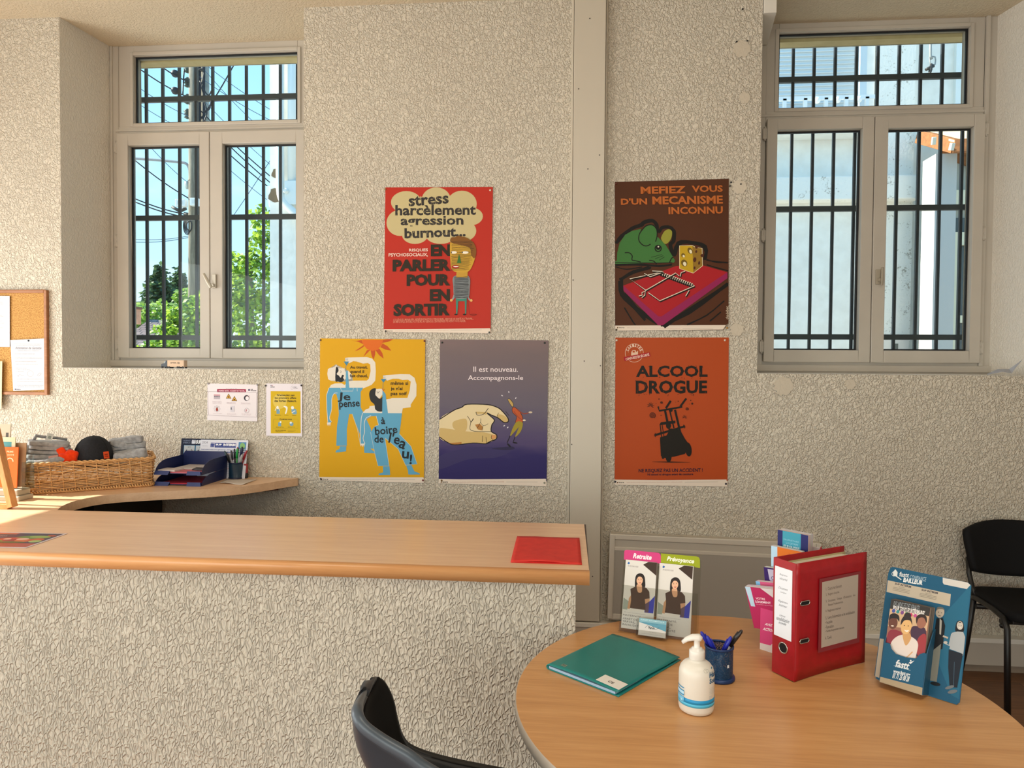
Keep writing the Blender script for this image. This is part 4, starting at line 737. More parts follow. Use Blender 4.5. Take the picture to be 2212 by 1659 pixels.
# ---- two A4 notices
a = Art([(150, 150), (1130, 172), (1130, 862), (145, 868)], .297, .21, 1.25)
a.sheet('#d2ccd0'); DT = '#5a4a58'
a.rect(346, 260, 910, 318, '#8c1c3c'); a.text('PREMIERS GESTES - ACCIDENT DU TRAVAIL', 376, 278, 886, 304, '#e0c8d0', .02, res=1); a.text('Fiche de consignes aux salariés', 524, 236, 740, 250, DT, 0, res=1); a.ell(970, 274, 18, 18, '#3a3858'); a.text('SUP', 1000, 256, 1042, 276, '#38343c', .04); a.text('INTERIM', 1000, 278, 1105, 298, '#38343c', .04)
rr = [(200, 308), (1060, 318), (1105, 345), (1112, 390), (1106, 740), (1075, 780), (220, 768), (172, 735), (162, 380), (170, 325)]; a.line(rr, 5, '#7a6a74', True, True)
a.rect(278, 368, 406, 380, '#a83848'); a.rect(280, 384, 405, 455, '#a8a0a8')
for k in range(4): a.rect(285 + 30 * k, 392, 308 + 30 * k, 415, '#6a646c')
for cx, cy in ((575, 400), (688, 446)): a.poly([(cx, cy - 58), (cx + 55, cy + 40), (cx - 55, cy + 40)], '#3a3020'); a.poly([(cx, cy - 42), (cx + 42, cy + 32), (cx - 42, cy + 32)], '#c09034'); a.ell(cx, cy + 10, 18, 10, '#2a2418', 20)
a.ell(925, 425, 52, 55, '#2a2630'); a.ell(935, 430, 34, 42, '#d8d0d4'); a.line([(915, 400), (980, 380)], 5, '#8a3040')
a.ell(345, 655, 22, 34, '#8c3a30'); a.ell(346, 618, 12, 12, '#6a5048')
for t in range(8): a.ring(345 + 52 * math.cos(t * PI / 4), 640 + 52 * math.sin(t * PI / 4), 13, 3, '#6a6a7a', n=12)
a.rect(615, 580, 692, 695, '#c0bcc4'); a.poly([(622, 600), (640, 620), (632, 640), (650, 655), (618, 650)], '#2c3446'); a.ring(930, 660, 44, 4, '#7a7078', n=16); a.text('?', 905, 640, 935, 685, '#a04a58', .02)
for x0, y0, ls in ((258, 492, ('Examiner la situation', 'protéger la victime et', 'alerter les secours')), (540, 508, ('Alerter ou faire alerter', 'immédiatement')), (822, 514, ('Donner une information', 'précise au service')), (266, 728, ('Respecter les consignes',)), (550, 728, ('Appeler un responsable', "de l'agence")), (834, 722, ('Ne jamais agir seul', "en cas de danger"))):
    for k, t_ in enumerate(ls): a.text(t_, x0, y0 + 20 * k, x0 + 178, y0 + 11 + 20 * k, '#7a505e', 0, res=1)
tag(a.build('notice_sheet', M=on_wall(-1.9345, 1.3575, -.003, -.012)), 'white landscape safety notice with a red title bar under the left window', 'notice')
a = Art([(1270, 185), (1980, 188), (1970, 1172), (1265, 1155)], .21, .297, 1.25)
a.sheet('#d2ccd2'); a.rect(1356, 328, 1946, 1112, '#c0a014'); a.ell(1535, 515, 138, 140, '#c8b050'); Y_ = '#2a2612'
for s_, x0, y0, x1, y1 in (("N'attendez pas", 1478, 380, 1824, 428), ('les premiers effets', 1436, 432, 1860, 482), ('des fortes chaleurs.', 1428, 486, 1868, 530), ('Protégez-vous', 1530, 836, 1770, 872)): a.text(s_, x0, y0, x1, y1, Y_, .03)
for x, y in ((1495, 680), (1650, 660), (1810, 680)): pass
a.poly([(1468, 665), (1535, 660), (1532, 750), (1470, 750)], '#6a92a8'); a.ell(1490, 630, 22, 28, '#d8d8d0'); a.line([(1440, 690), (1470, 630)], 12, '#d8d8d0'); a.line([(1530, 690), (1505, 630)], 10, '#d8d8d0'); a.poly([(1605, 608), (1670, 610), (1688, 650), (1660, 745), (1640, 740), (1655, 655)], '#d8d8d0', True); a.poly([(1765, 665), (1835, 655), (1862, 690), (1862, 752), (1785, 750)], '#6a92a8', True); a.ell(1785, 635, 30, 30, '#d8d8d0'); a.line([(1770, 730), (1840, 690)], 14, '#d8d8d0')
a.line([(1410, 850), (1518, 850)], 2.5, '#6a6020'); a.line([(1785, 852), (1892, 852), (1888, 1026), (1408, 1020), (1410, 850)], 2.5, '#6a6020'); a.poly([(1500, 915), (1540, 890), (1560, 915), (1560, 980), (1500, 980)], '#6a92a8'); a.ell(1548, 905, 18, 18, '#d8d8d0'); a.ell(1764, 940, 38, 36, '#6a92a8'); a.ell(1750, 915, 22, 20, '#d8d8d0')
for s_, x0, y0, x1, y1 in (('Maux de tête', 1435, 768, 1560, 782), ('Crampes', 1622, 768, 1704, 784), ('Nausées', 1782, 772, 1858, 786), ("Buvez de l'eau", 1460, 990, 1610, 1004), ('Mouillez-vous le corps', 1692, 992, 1832, 1006), ('EN CAS DE MALAISE,', 1448, 1050, 1655, 1070), ('APPELEZ LE 15', 1448, 1074, 1588, 1088)): a.text(s_, x0, y0, x1, y1, '#3a3410', .01, res=1)
for k in range(3): a.line([(1690, 1056 + 16 * k), (1850 - 30 * k, 1058 + 16 * k)], 3, '#6a5c18')
a.text('RÉPUBLIQUE', 1354, 236, 1440, 248, '#3a3a44', .02, res=1); a.text('FRANÇAISE', 1354, 252, 1434, 264, '#3a3a44', .02, res=1); a.rect(1354, 218, 1370, 230, '#2c3460'); a.rect(1376, 218, 1392, 230, '#8c2c34'); a.text('Santé', 1808, 236, 1866, 252, '#4a4c58', .02, res=1); a.text('publique', 1808, 258, 1892, 274, '#4a4c58', .02, res=1)
for t in range(7): a.ell(1778 + 18 * math.cos(t), 260 + 32 * math.sin(t), 4, 4, '#5a5c68', n=8)
tag(a.build('notice_sheet', M=on_wall(-1.6295, 1.3185, -.003, -.004)), 'small white and yellow heat warning notice beside the big yellow poster', 'notice')
# ---- drawing pins
def pin(px, py, c, lab):
    p = at(px, py, Y=-.006); o = MB().lathe([(.0052, 0), (.0056, .0016), (.004, .0032), (.0005, .0036)], 12, 0, Matrix.Rotation(PI / 2, 4, 'X')).build('drawing_pin', mat(c, .35))
    o.location = (p.x, -.0054, p.z); tag(o, lab, 'drawing pin', 'drawing pins on the wall')
WHT, DRK, BRS, RDD = (224, 214, 196), (36, 36, 48), (150, 110, 50), (110, 30, 30)
for px, py, c, w_ in ((832.5, 409, BRS, 'brass pin at the top left corner of the red poster'), (1059, 411, WHT, 'white pin at the top right corner of the red poster'), (833, 715.5, (70, 66, 60), 'dark pin at the bottom left corner of the red poster'), (1057, 718, (70, 78, 70), 'dark pin at the bottom right corner of the red poster'),
    (692.5, 734.5, (90, 60, 40), 'brown pin at the top left corner of the yellow poster'), (917, 736.5, RDD, 'dark red pin at the top right corner of the yellow poster'), (693, 1034.5, DRK, 'dark blue pin at the bottom left corner of the yellow poster'), (913.5, 1037.5, RDD, 'dark red pin at the bottom right corner of the yellow poster'),
    (955, 740, (34, 40, 36), 'dark pin at the top left corner of the purple poster'), (1176.5, 741, (34, 40, 36), 'dark pin at the top right corner of the purple poster'), (954, 1038, (110, 84, 36), 'brass pin at the bottom left corner of the purple poster'), (1176, 1043, (140, 140, 120), 'pale pin at the bottom right corner of the purple poster'),
    (1331, 396.5, (96, 40, 24), 'red brown pin at the top left corner of the brown mouse poster'), (1331.5, 712.5, (80, 72, 50), 'dark pin at the bottom left corner of the brown mouse poster'), (1570.5, 708.5, (176, 130, 60), 'brass pin at the torn bottom right corner of the mouse poster'),
    (1332, 735, WHT, 'white pin at the top left corner of the orange poster'), (1566, 735, WHT, 'white pin at the top right corner of the orange poster'), (1329, 1040.5, (28, 28, 44), 'dark blue pin at the bottom left corner of the orange poster'), (1568, 1045, (28, 28, 50), 'dark blue pin at the bottom right corner of the orange poster'),
    (450, 828.5, (150, 146, 150), 'grey pin at the top left of the landscape safety notice'), (556, 831, (150, 146, 150), 'grey pin at the top right of the landscape safety notice'), (574, 833, (40, 36, 40), 'dark pin at the top left of the small heat notice'), (651, 832.5, (40, 36, 40), 'dark pin at the top right of the small heat notice')): pin(px, py, c, w_)
# ---- cork board and its papers
CORK = mottled('cork', (158, 112, 58), (206, 160, 92), 160, .9, lo=.35, hi=.65, bumpd=.001, detail=2)
OAK = wood('frame_wood', [(.3, (140, 90, 52)), (.7, (172, 116, 72))], 2, (1, 1, 8), .5)
p0, p1 = at(106, 627, Y=0), at(105, 853, Y=0); bw = 0.9
cb = thing('cork_board', (p0.x - bw / 2, 0, p1.z), 'cork notice board in a thin brown wooden frame, papers pinned on it', 'notice board'); hgt = p0.z - p1.z
MB().box(-bw / 2 + .01, bw / 2 - .01, -.012, 0, .01, hgt - .01).build('cork_panel', CORK, cb)
m = MB(); ring_box(m, -bw / 2, bw / 2, 0, hgt, .018, -.022, 0); m.build('frame', OAK, cb, bevel=.003)
def paper(quad, W_, H_, px, py, y, lab, rows, tilt=0, base='#cfcfd4', pinc=None, extra=None, nm='pinned_paper'):
    a = Art(quad, W_, H_, 0.95); a.sheet(base)
    for x0, y0, x1, y1, t_ in rows: a.text(t_, x0, y0, x1, y1, '#6c6c78', 0, res=1)
    if extra: extra(a)
    p = at(px, py, Y=y); return tag(a.build(nm, M=on_wall(p.x, p.z, y, tilt)), lab, 'paper')
def ex(a):
    a.text('Attestation de Garantie', 215, 890, 570, 925, '#7c7c88', .01, shear=.3); a.ring(420, 1268, 42, 3, '#9c9ca8', n=20); a.line([(240, 1290), (255, 1310), (270, 1285), (330, 1300)], 3, '#8c8c98', True); a.line([(510, 1300), (545, 1260), (570, 1270), (530, 1305)], 3, '#8c8c98', True); a.ell(212, 1493, 8, 8, '#20264a'); a.text('Assurances', 222, 1486, 286, 1500, '#20264a', .02, res=1); a.ell(396, 808, 13, 13, '#20242e')
    a.poly([(118, 905), (150, 905), (180, 1528), (150, 1530)], '#d8ccb8')
    for y in (915, 965, 1020, 1072, 1163, 1252, 1300, 1360, 1418, 1450): a.ell(134 + (y - 905) * .046, y, 4, 8, '#6a5848')
rows = [(205, 848, 565, 860, 'Société de caution mutuelle des entreprises de travail temporaire'), (230, 868, 550, 880, 'entreprise régie par le code des assurances'), (245, 940, 540, 954, 'Garantie financière obligatoire'), (212, 985, 480, 998, 'La société soussignée atteste que'), (212, 1040, 580, 1056, 'a souscrit auprès de notre établissement une garantie'), (218, 1090, 500, 1104, 'pour son activité de travail temporaire'), (220, 1130, 520, 1142, 'valable du premier janvier au trente et un'), (220, 1186, 370, 1198, 'Fait pour servir'), (220, 1206, 410, 1218, 'et valoir ce que de droit'), (222, 1234, 330, 1244, 'Le directeur'), (230, 1340, 590, 1350, 'Cette attestation ne peut engager la société au delà des conditions'), (240, 1378, 595, 1388, 'du contrat auquel elle se réfère et ne saurait en'), (240, 1430, 600, 1442, 'modifier les clauses, la présente garantie cessant'), (250, 1452, 590, 1464, 'de plein droit à la date indiquée')]
paper([(150, 803), (603, 775), (648, 1496), (182, 1518)], .21, .297, 62, 788, -.02, 'white certificate in a plastic pocket pinned low on the cork board', rows, tilt=.05, extra=ex)
rows = [(-40, 222, 5, 232, 'Règlement'), (-60, 268, 32, 278, 'Consignes générales'), (-60, 292, 48, 300, "de sécurité à l'agence")] + [(-60, y, 60 - (y * 7) % 40, y + 9, 'liste des mesures à respecter') for y in (450, 464, 530, 560, 625, 800, 842)]
paper([(-330, 180), (126, 188), (140, 905), (-335, 912)], .21, .297, -15, 694, -.019, 'white printed sheet at the left edge of the cork board', rows, tilt=-.01)
a = Art([(0, 0), (100, 0), (100, 140), (0, 140)], .2, .28, 1.2); a.sheet('#cbbf9c'); a.line([(93, 0), (93, 140)], 1.5, '#8a7c58'); p = at(-30, 842, Y=-.03); tag(a.build('cream_folder', M=on_wall(p.x, p.z + .03, -.03, -.03)), 'cream folder edge hanging over the lower left of the cork board', 'folder')
# ================================================================== COUNTER AND WHAT STANDS ON IT
CZ = 0.934
def beech(name, a, b_, c_, along=(.55, 9, 9), rough=.34):
    return wood(name, [(.28, a), (.5, b_), (.72, c_)], 1, along, rough, .15)
TOP = beech('beech_laminate', (216, 176, 140), (228, 190, 154), (238, 204, 168)); NOSE = beech('beech_nosing', (214, 152, 96), (226, 166, 110), (234, 178, 122), rough=.3)
counter = thing('counter', (-1.0, -1.3, 0), 'long beech topped reception counter with a roughcast front wall and curved return', 'counter'); o_ = counter.location
XW = -3.4
curve = [(-2.234, -.985), (-2.278, -.897), (-2.302, -.792), (-2.288, -.686), (-2.226, -.605), (-2.087, -.524), (-1.896, -.433), (-1.767, -.347), (-1.67, -.234), (-1.598, -.102), (-1.553, -.031), (-1.545, -.008)]
poly = [(XW, -1.63), (.056, -1.63), (.05, -.982)] + smoothpts(curve, False, 4) + [(XW, -.008)]
loc = [(x - o_.x, y - o_.y) for x, y in poly]
m = MB(); m.prism(loc, CZ - .042, CZ, 0); m.build('worktop', [TOP], counter)
prof = [(-1.630, CZ - .042), (-1.652, CZ - .042)] + [(-1.637 - .015 * math.cos(R(t)), CZ - .015 + .015 * math.sin(R(t))) for t in (0, 22, 45, 67, 90)] + [(-1.630, CZ)]
m = MB(); v = [(XW - o_.x, y - o_.y, z) for y, z in prof] + [(.057 - o_.x, y - o_.y, z) for y, z in prof]; n_ = len(prof)
m.add(v, [(i, i + n_, i + 1 + n_, i + 1) for i in range(n_ - 1)], 0, None, True); m.add(v, [tuple(range(n_)), tuple(range(2 * n_ - 1, n_ - 1, -1))]); m.build('nosing', NOSE, counter)
MB().box(.05 - o_.x, .0568 - o_.x, -1.63 - o_.y, -.985 - o_.y, CZ - .041, CZ - .0005).build('end_band', mat((58, 40, 34), .5), counter)
MB().box(XW - o_.x, .014 - o_.x, -1.632 - o_.y, -1.46 - o_.y, 0, CZ - .042).build('front_wall', RIDGED, counter)
MB().box(XW - o_.x, -2.6 - o_.x, -1.46 - o_.y, -1.44 - o_.y, 0, CZ - .042).box(-2.62 - o_.x, -2.6 - o_.x, -1.44 - o_.y, -.2 - o_.y, 0, CZ - .042).build('return_panel', mat((42, 36, 32), .6), counter); MB().box(-2.6 - o_.x, -2.33 - o_.x, -.62 - o_.y, -.05 - o_.y, 0, CZ - .05).build('shade_block', mat((40, 34, 30), .6), counter)  # the dark box is added for the deep shade under the shelf
c = at(575, 1060, Y=-.12)
br = MB(); br.add([(c.x - o_.x + dx, y - o_.y, z) for dx in (-.02, .02) for y, z in ((-.004, CZ - .043), (-.17, CZ - .043), (-.17, CZ - .050), (-.004, CZ - .072))], [(0, 1, 2, 3), (7, 6, 5, 4), (0, 4, 5, 1), (1, 5, 6, 2), (2, 6, 7, 3), (3, 7, 4, 0)]); br.build('bracket', mat((104, 44, 34), .5), counter)
# ---- red folder
m = MB()
def sheetgrid(c4, z0, wav, nu=10, nv=8, ph=0):
    def fn(u, v):
        a = [c4[0][k] * (1 - u) * (1 - v) + c4[1][k] * u * (1 - v) + c4[2][k] * u * v + c4[3][k] * (1 - u) * v for k in (0, 1)]
        return (a[0], a[1], z0 + wav(u, v))
    return fn
q4 = [(-.198 + .08, -1.575 + 1.4), (.034 + .08, -1.575 + 1.4), (.029 + .08, -1.231 + 1.4), (-.204 + .08, -1.237 + 1.4)]
RF = mottled('red_card', (206, 42, 36), (216, 50, 42), 30, .6)
rf_ = thing('red_folder', (-.08, -1.4, CZ), 'bright red card folder lying at the right end of the counter', 'folder')
MB().grid(sheetgrid(q4, .0012, lambda u, v: .0), 10, 8).build('back_cover', RF, rf_, solid=.001)
MB().grid(sheetgrid(q4, .003, lambda u, v: (.005 * math.sin(PI * u) ** 2 * (1 - v) ** 2 + .006 * (1 - abs(2 * u - .7)) * 0 + .004 * v * v * (1 - min(1, abs(u - .3) * 2)) + .0012 * math.sin(5 * u + 3 * v))), 18, 12).build('front_cover', RF, rf_, solid=.001)
# ---- flyer on the counter
a = Art([(0, 0), (297, 0), (297, 210), (0, 210)], .297, .21, 1.15, rough=.3, thick=.0008)
a.sheet('#c8bcc0'); a.rect(9, 9, 288, 201, '#34364c'); a.rect(9, 9, 120, 30, '#b4604c'); a.rect(9, 150, 288, 201, '#a8483c')
for k in range(4): a.line([(9, 160 + 11 * k), (288, 158 + 11 * k)], 1.5, '#8c342e')
for q in ((205, 70, 55, 26, '#5a7c34', -8), (235, 60, 40, 18, '#86a050', 5), (150, 105, 46, 30, '#b03c34', 0), (175, 118, 40, 24, '#8c2430', 10), (215, 112, 34, 22, '#c86a3c', 0), (250, 100, 28, 20, '#b8502c', 0), (120, 125, 26, 14, '#6a7c3c', 20), (262, 122, 22, 16, '#98b06a', 0), (195, 95, 22, 14, '#d8b0a0', 0), (265, 40, 20, 9, '#a8482c', 20), (180, 140, 60, 12, '#3c5c30', 0), (140, 98, 14, 9, '#e0c0b0', 0)): a.ell(*q[:4], q[4], q[5])
a.text('Invitation', 40, 48, 105, 62, '#b4b4c0', .01); a.text('Salon des métiers', 40, 72, 110, 82, '#9090a0', 0)
fl = tag(a.build('flyer', M=Matrix.Translation((-2.03, -1.488, CZ + .0005)) @ Matrix.Rotation(R(2), 4, 'Z')), 'glossy flyer printed with vegetables lying on the counter', 'flyer')
# ---- wicker basket
WK = wood('wicker', [(.3, (176, 124, 74)), (.5, (216, 168, 110)), (.7, (236, 198, 142))], 6, (4, 4, 4), .45); WK2 = wood('wicker_pale', [(.3, (176, 122, 70)), (.7, (228, 186, 128))], 6, (4, 4, 4), .45)
DX, DN = Vector((.817, .577, 0)), Vector((-.577, .817, 0))
bk = thing('wicker_basket', (-2.651, -.697, CZ), 'rectangular wicker basket full of grey clothes and a black cap', 'basket', rotz=math.atan2(.577, .817))
BL_, BD_, BH_ = .572, .29, .148
def perim(t, ins, z, flare=.012):
    """point at distance t round the rounded rectangle"""
    r_ = .03; f = flare * z / BH_; x0, x1, y0, y1 = -f + ins, BL_ + f - ins, -f + ins, BD_ + f - ins
    segs = [((x0 + r_, y0), (x1 - r_, y0)), ((x1, y0 + r_), (x1, y1 - r_)), ((x1 - r_, y1), (x0 + r_, y1)), ((x0, y1 - r_), (x0, y0 + r_))]
    cen = [(x1 - r_, y0 + r_, -90), (x1 - r_, y1 - r_, 0), (x0 + r_, y1 - r_, 90), (x0 + r_, y0 + r_, 180)]
    L = [math.dist(*s) for s in segs]; q = PI / 2 * r_; t = t % (sum(L) + 4 * q)
    for s, l_, c in zip(segs, L, cen):
        if t < l_: k = t / l_; return Vector((s[0][0] + (s[1][0] - s[0][0]) * k, s[0][1] + (s[1][1] - s[0][1]) * k, z)), None
        t -= l_
        if t < q: an = R(c[2]) + t / r_; return Vector((c[0] + r_ * math.cos(an), c[1] + r_ * math.sin(an), z)), None
        t -= q
    return Vector((x0 + r_, y0, z)), None
PL = 2 * (BL_ + BD_) - 8 * .03 + 2 * PI * .03; NST = 34; wv = MB()
rows = 15
for k in range(rows):
    z = .022 + (BH_ - .034) * k / (rows - 1); N = NST * 4; pts = []
    for i in range(N):
        t = PL * i / N; ins = .0042 * math.cos(PI * (i / 4 + k)) + .004; p, _ = perim(t, ins, z + .0012 * math.sin(i * .9 + k * 2)); pts.append(p)
    wv.tube(pts, .0029 if k % 5 else .0036, 6, 0 if k % 3 else 1, closed=True)
wv.build('woven_sides', [WK, WK2], bk)
st = MB()
for i in range(NST): a0, _ = perim(PL * i / NST, .004, .004); a1, _ = perim(PL * i / NST, .004, BH_ - .005); st.tube([a0, (a0 + a1) / 2, a1], .0030, 6)
st.build('stakes', WK, bk)
rim = MB()
for ph in (0, 1, 2):
    rim.tube([perim(PL * i / 220, .004 + .005 * math.cos(i * 2 * PI / 10 + ph * 2.1), BH_ + .005 * math.sin(i * 2 * PI / 10 + ph * 2.1))[0] for i in range(220)], .0042, 6, 0 if ph else 1, closed=True)
rim.build('rim', [WK, WK2], bk)
foot = MB()
for ph in (0, 1): foot.tube([perim(PL * i / 300, -.002 + .005 * math.cos(i * 2 * PI / 4.3 + ph * PI), .010 + .007 * math.sin(i * 2 * PI / 4.3 + ph * PI), 0)[0] for i in range(300)], .0042, 6, 0, closed=True)
foot.build('foot_border', WK, bk)
MB().box(.01, BL_ - .01, .01, BD_ - .01, .004, .012).build('base', WK, bk)
BM = bk.matrix_basis.copy() if False else Matrix.Translation(bk.location) @ Matrix.Rotation(math.atan2(.577, .817), 4, 'Z')
# ---- clothes
def fabric(name, c0, c1, sc=60):
    m, n, l, b2 = newmat(name); v = objcoord(n, l); l.new(ramp(n, l, nz(n, l, v, sc, 3), [(.3, c0), (.7, c1)]), b2.inputs['Base Color']); b2.inputs['Roughness'].default_value = .9; b2.inputs['Specular IOR Level'].default_value = .1; b2.inputs['Sheen Weight'].default_value = .2
    bump(n, l, b2, math_(n, l, 'ADD', nz(n, l, v, 28, 3, .5, 1.2), math_(n, l, 'MULTIPLY', nz(n, l, v, 500, 1), .08)), .5, .006); return m
BLKC = mottled('cap_twill', (17, 19, 25), (26, 28, 36), 120, .85)
GREY = fabric('grey_marl', (148, 150, 154), (182, 184, 188)); ORNG = fabric('orange_fabric', (238, 60, 20), (252, 76, 28)); BLKF = fabric('black_fabric', (18, 20, 26), (30, 32, 40))
def slab_soft(m, cx, cy, cz, sx, sy, sz, seed, e=.45, amp=.007, mi=0, rx=0, ry=0, rz=0, nu=40, nv=20, fq=14):
    M = Matrix.Translation((cx, cy, cz)) @ Matrix.Rotation(rz, 4, 'Z') @ Matrix.Rotation(ry, 4, 'Y') @ Matrix.Rotation(rx, 4, 'X')
    pw = lambda v: math.copysign(abs(v) ** e, v)
    def fn(u, v):
        a, b_ = 2 * PI * u, PI * (v - .5); x, y, z = pw(math.cos(a)) * pw(math.cos(b_)), pw(math.sin(a)) * pw(math.cos(b_)), pw(math.sin(b_))
        p = Vector((x * sx, y * sy, z * sz)); w_ = noise.noise_vector(p * fq + Vector((seed * 3.1, seed * 1.7, 0))) * amp + noise.noise_vector(p * fq * 2.7 + Vector((0, seed, 5))) * amp * .45
        return p + w_
    m.grid(fn, nu, nv, mi, M)
def garment(name, lab, cat, slabs, mt, extra=None, group=None):
    m = MB()
    for s in slabs: slab_soft(m, *s[:7], **(s[7] if len(s) > 7 else {}))
    cx, cy, cz = slabs[0][:3]
    m.v = [(x - cx, y - cy, z - cz) for x, y, z in m.v]
    t = thing(name, (0, 0, 0), lab, cat, M=BM @ Matrix.Translation((cx, cy, cz)), group=group); m.build('folded_fabric', mt, t)
    if extra: extra(t, Vector((cx, cy, cz)))
    return t
def collar(t, c):
    m = MB(); m.tube([Vector(p) - c for p in ((.055, .10, .205), (.045, .09, .245), (.06, .1, .278), (.10, .115, .268), (.14, .125, .262), (.19, .13, .25))], [.012, .012, .011, .010, .009, .008], 8, flat=.6); m.build('collar', GREY, t)
    a = Art([(0, 0), (30, 0), (30, 40), (0, 40)], .028, .036, 1.2); a.sheet('#c8ccca'); a.rect(8, 14, 22, 30, '#8a9490'); a.lines([(6, 5, 24, 9, 'coton')], '#70787a'); a.build('care_label', t, M=Matrix.Translation(Vector((.118, .075, .272)) - c) @ Matrix.Rotation(R(80), 4, 'X') @ Matrix.Rotation(R(-14), 4, 'Z'))
garment('folded_shirt', 'large grey folded shirt with care label at the back left of the basket', 'shirt', [(.115 + .004 * math.sin(k * 2.3), .125 + .006 * math.cos(k * 1.9), .135 + .0205 * k, .097 - .002 * k, .078, .0118, k + 1, dict(ry=R(2 + 1.1 * k), rz=R(3 * math.sin(k * 1.7)), amp=.0055, e=.32)) for k in range(6)] + [(.028, .13, .155, .022, .065, .05, 24, dict(amp=.012)), (.03, .12, .2, .018, .055, .035, 25, dict(amp=.012, ry=R(12)))], GREY, collar, 'grey shirts in the basket')
garment('folded_shirt', 'pale grey folded shirt at the front left of the basket', 'shirt', [(.105, .045, .142, .088, .035, .03, 5, dict(ry=R(-4), amp=.01)), (.05, .04, .13, .04, .03, .03, 6)], GREY, None, 'grey shirts in the basket')
garment('folded_shirt', 'grey rolled shirt at the back right of the basket beside the cap', 'shirt', [(.455, .19, .165, .095, .072, .02, 7, dict(amp=.009, e=.32)), (.46, .19, .20, .09, .068, .018, 27, dict(amp=.010, ry=R(-4), e=.32)), (.45, .175, .232, .082, .05, .017, 8, dict(amp=.012, ry=R(-6), e=.35)), (.43, .15, .214, .05, .03, .02, 28, dict(amp=.012, ry=R(14)))], GREY, None, 'grey shirts in the basket')
garment('folded_shirt', 'grey shirt with a wide fold at the front right of the basket', 'shirt', [(.475, .075, .155, .075, .055, .03, 9, dict(ry=R(-9), amp=.011)), (.44, .06, .15, .05, .04, .026, 10)], GREY, None, 'grey shirts in the basket')
m = MB(); o1 = Vector((.19, .05, .15))
slab_soft(m, .005, 0, .01, .045, .03, .03, 11, amp=.008); slab_soft(m, -.018, .0, .04, .018, .012, .03, 12, ry=R(-28), amp=.005); slab_soft(m, .022, -.004, .028, .03, .02, .022, 13, ry=R(20), amp=.008)
og = m.build('orange_garment', ORNG, M=BM @ Matrix.Translation(o1)); tag(og, 'crumpled bright orange garment in front of the black cap', 'garment')
m = MB(); m.box(-.02, .02, -.004, .004, -.02, .025); cdx = m.build('pink_card', mat((206, 160, 150), .6), M=BM @ Matrix.Translation((.137, .03, .158)) @ Matrix.Rotation(R(-6), 4, 'Y'), bevel=.001); tag(cdx, 'small dusty pink card tucked beside the orange garment', 'card')
cap_ = thing('baseball_cap', (0, 0, 0), 'black cap with a small orange patch standing in the wicker basket', 'cap', M=BM @ Matrix.Translation((.305, .105, .112)) @ Matrix.Rotation(R(-10), 4, 'Z'))
m = MB(); prof = [(.088, 0), (.0885, .03), (.087, .06), (.081, .09), (.070, .115), (.052, .136), (.030, .149), (.008, .153), (.0005, .1535)]
for k, (r_, z) in enumerate(prof): pass
m.lathe(prof, 36, 0, cap=False); 
m.v = [(x * (1 + .018 * math.cos(6 * math.atan2(y, x)) * (1 if z < .15 else 0)), y * 1.08, z) for x, y, z in m.v]; m.build('crown', BLKC, cap_, solid=.002)
MB().ball((0, 0, .154), .007, 10, sz=.5).build('button', BLKF, cap_)
m = MB()
for k in range(6): m.tube([((r_ * 1.012) * math.cos(k * PI / 3 + .5), (r_ * 1.08) * math.sin(k * PI / 3 + .5), z + .0005) for r_, z in prof[:-1]], .0011, 5)
m.build('seams', mat((12, 13, 17), .8), cap_)
def brimfn(u, v): an = R(-58 + 116 * u) + PI; rr = .084 + (.062 * math.cos(R(-58 + 116 * u)) ** .6) * v; return (rr * math.cos(an), rr * 1.05 * math.sin(an), .055 - .018 * v - .018 * ((u - .5) * 2) ** 2)
MB().grid(brimfn, 16, 5).build('brim', BLKC, cap_, solid=.003)
a = Art([(0, 0), (60, 0), (60, 72), (0, 72)], .030, .036, 1.1); a.sheet('#f0582c'); a.text('SUP', 10, 22, 46, 38, '#30180f', .04); a.text('INTERIM', 10, 44, 48, 54, '#30180f', .03)
a.build('patch', cap_, M=Matrix.Rotation(R(-42), 4, 'Z') @ Matrix.Translation((.0915, 0, .060)) @ Matrix.Rotation(R(90), 4, 'Z') @ Matrix.Rotation(R(80), 4, 'X'))
# ---- letter trays
NAVY = mat((22, 34, 84), .4); NAVY2 = mat((50, 64, 116), .4)
def letter_tray(z0, lab, hs=1.0):
    t = thing('letter_tray', (-2.064, -.335, z0), lab, 'letter tray', group='stacked letter trays')
    m = MB(); Wd, D, Hh = .128, .27, .058; q = .002
    m.box(-Wd, Wd, .0, D, .004, .007); m.box(-Wd, -.052, -.008, .03, .002, .007).box(.05, Wd, -.008, .03, .002, .007)
    m.build('floor', NAVY, t)
    for s in (-1, 1):
        pr_ = [(0, .0)] + [(y, z * hs) for y, z in ((0, .016), (.012, .034), (.035, .052), (.075, .066), (.12, .070), (D, .072))] + [(D, 0)]
        MB().add([(s * Wd + dx, y, z) for dx in (-q / 2, q / 2) for y, z in pr_], [tuple(range(8)), tuple(range(15, 7, -1))] + [(i, (i + 1) % 8, 8 + (i + 1) % 8, 8 + i) for i in range(8)]).build('side', NAVY, t)
        x0, x1 = (-Wd, -.052) if s < 0 else (.05, Wd)
        MB().add([(x0, -.012, 0), (x1, -.012, 0), (x1 - .006 * s, -.002, .019), (x0 - .006 * s * 0, -.002, .019), (x0, .01, .004), (x1, .01, .004)], [(0, 1, 2, 3), (3, 2, 5, 4), (0, 4, 5, 1)]).build('front_lip', NAVY2, t, solid=.001)
    MB().add([(-Wd, D, 0), (Wd, D, 0), (Wd, D, .075 * hs), (Wd - .012, D, .092 * hs * hs), (-Wd + .012, D, .092 * hs * hs), (-Wd, D, .075 * hs)], [(0, 1, 2, 3, 4, 5)]).build('back', NAVY, t, solid=.003); return t
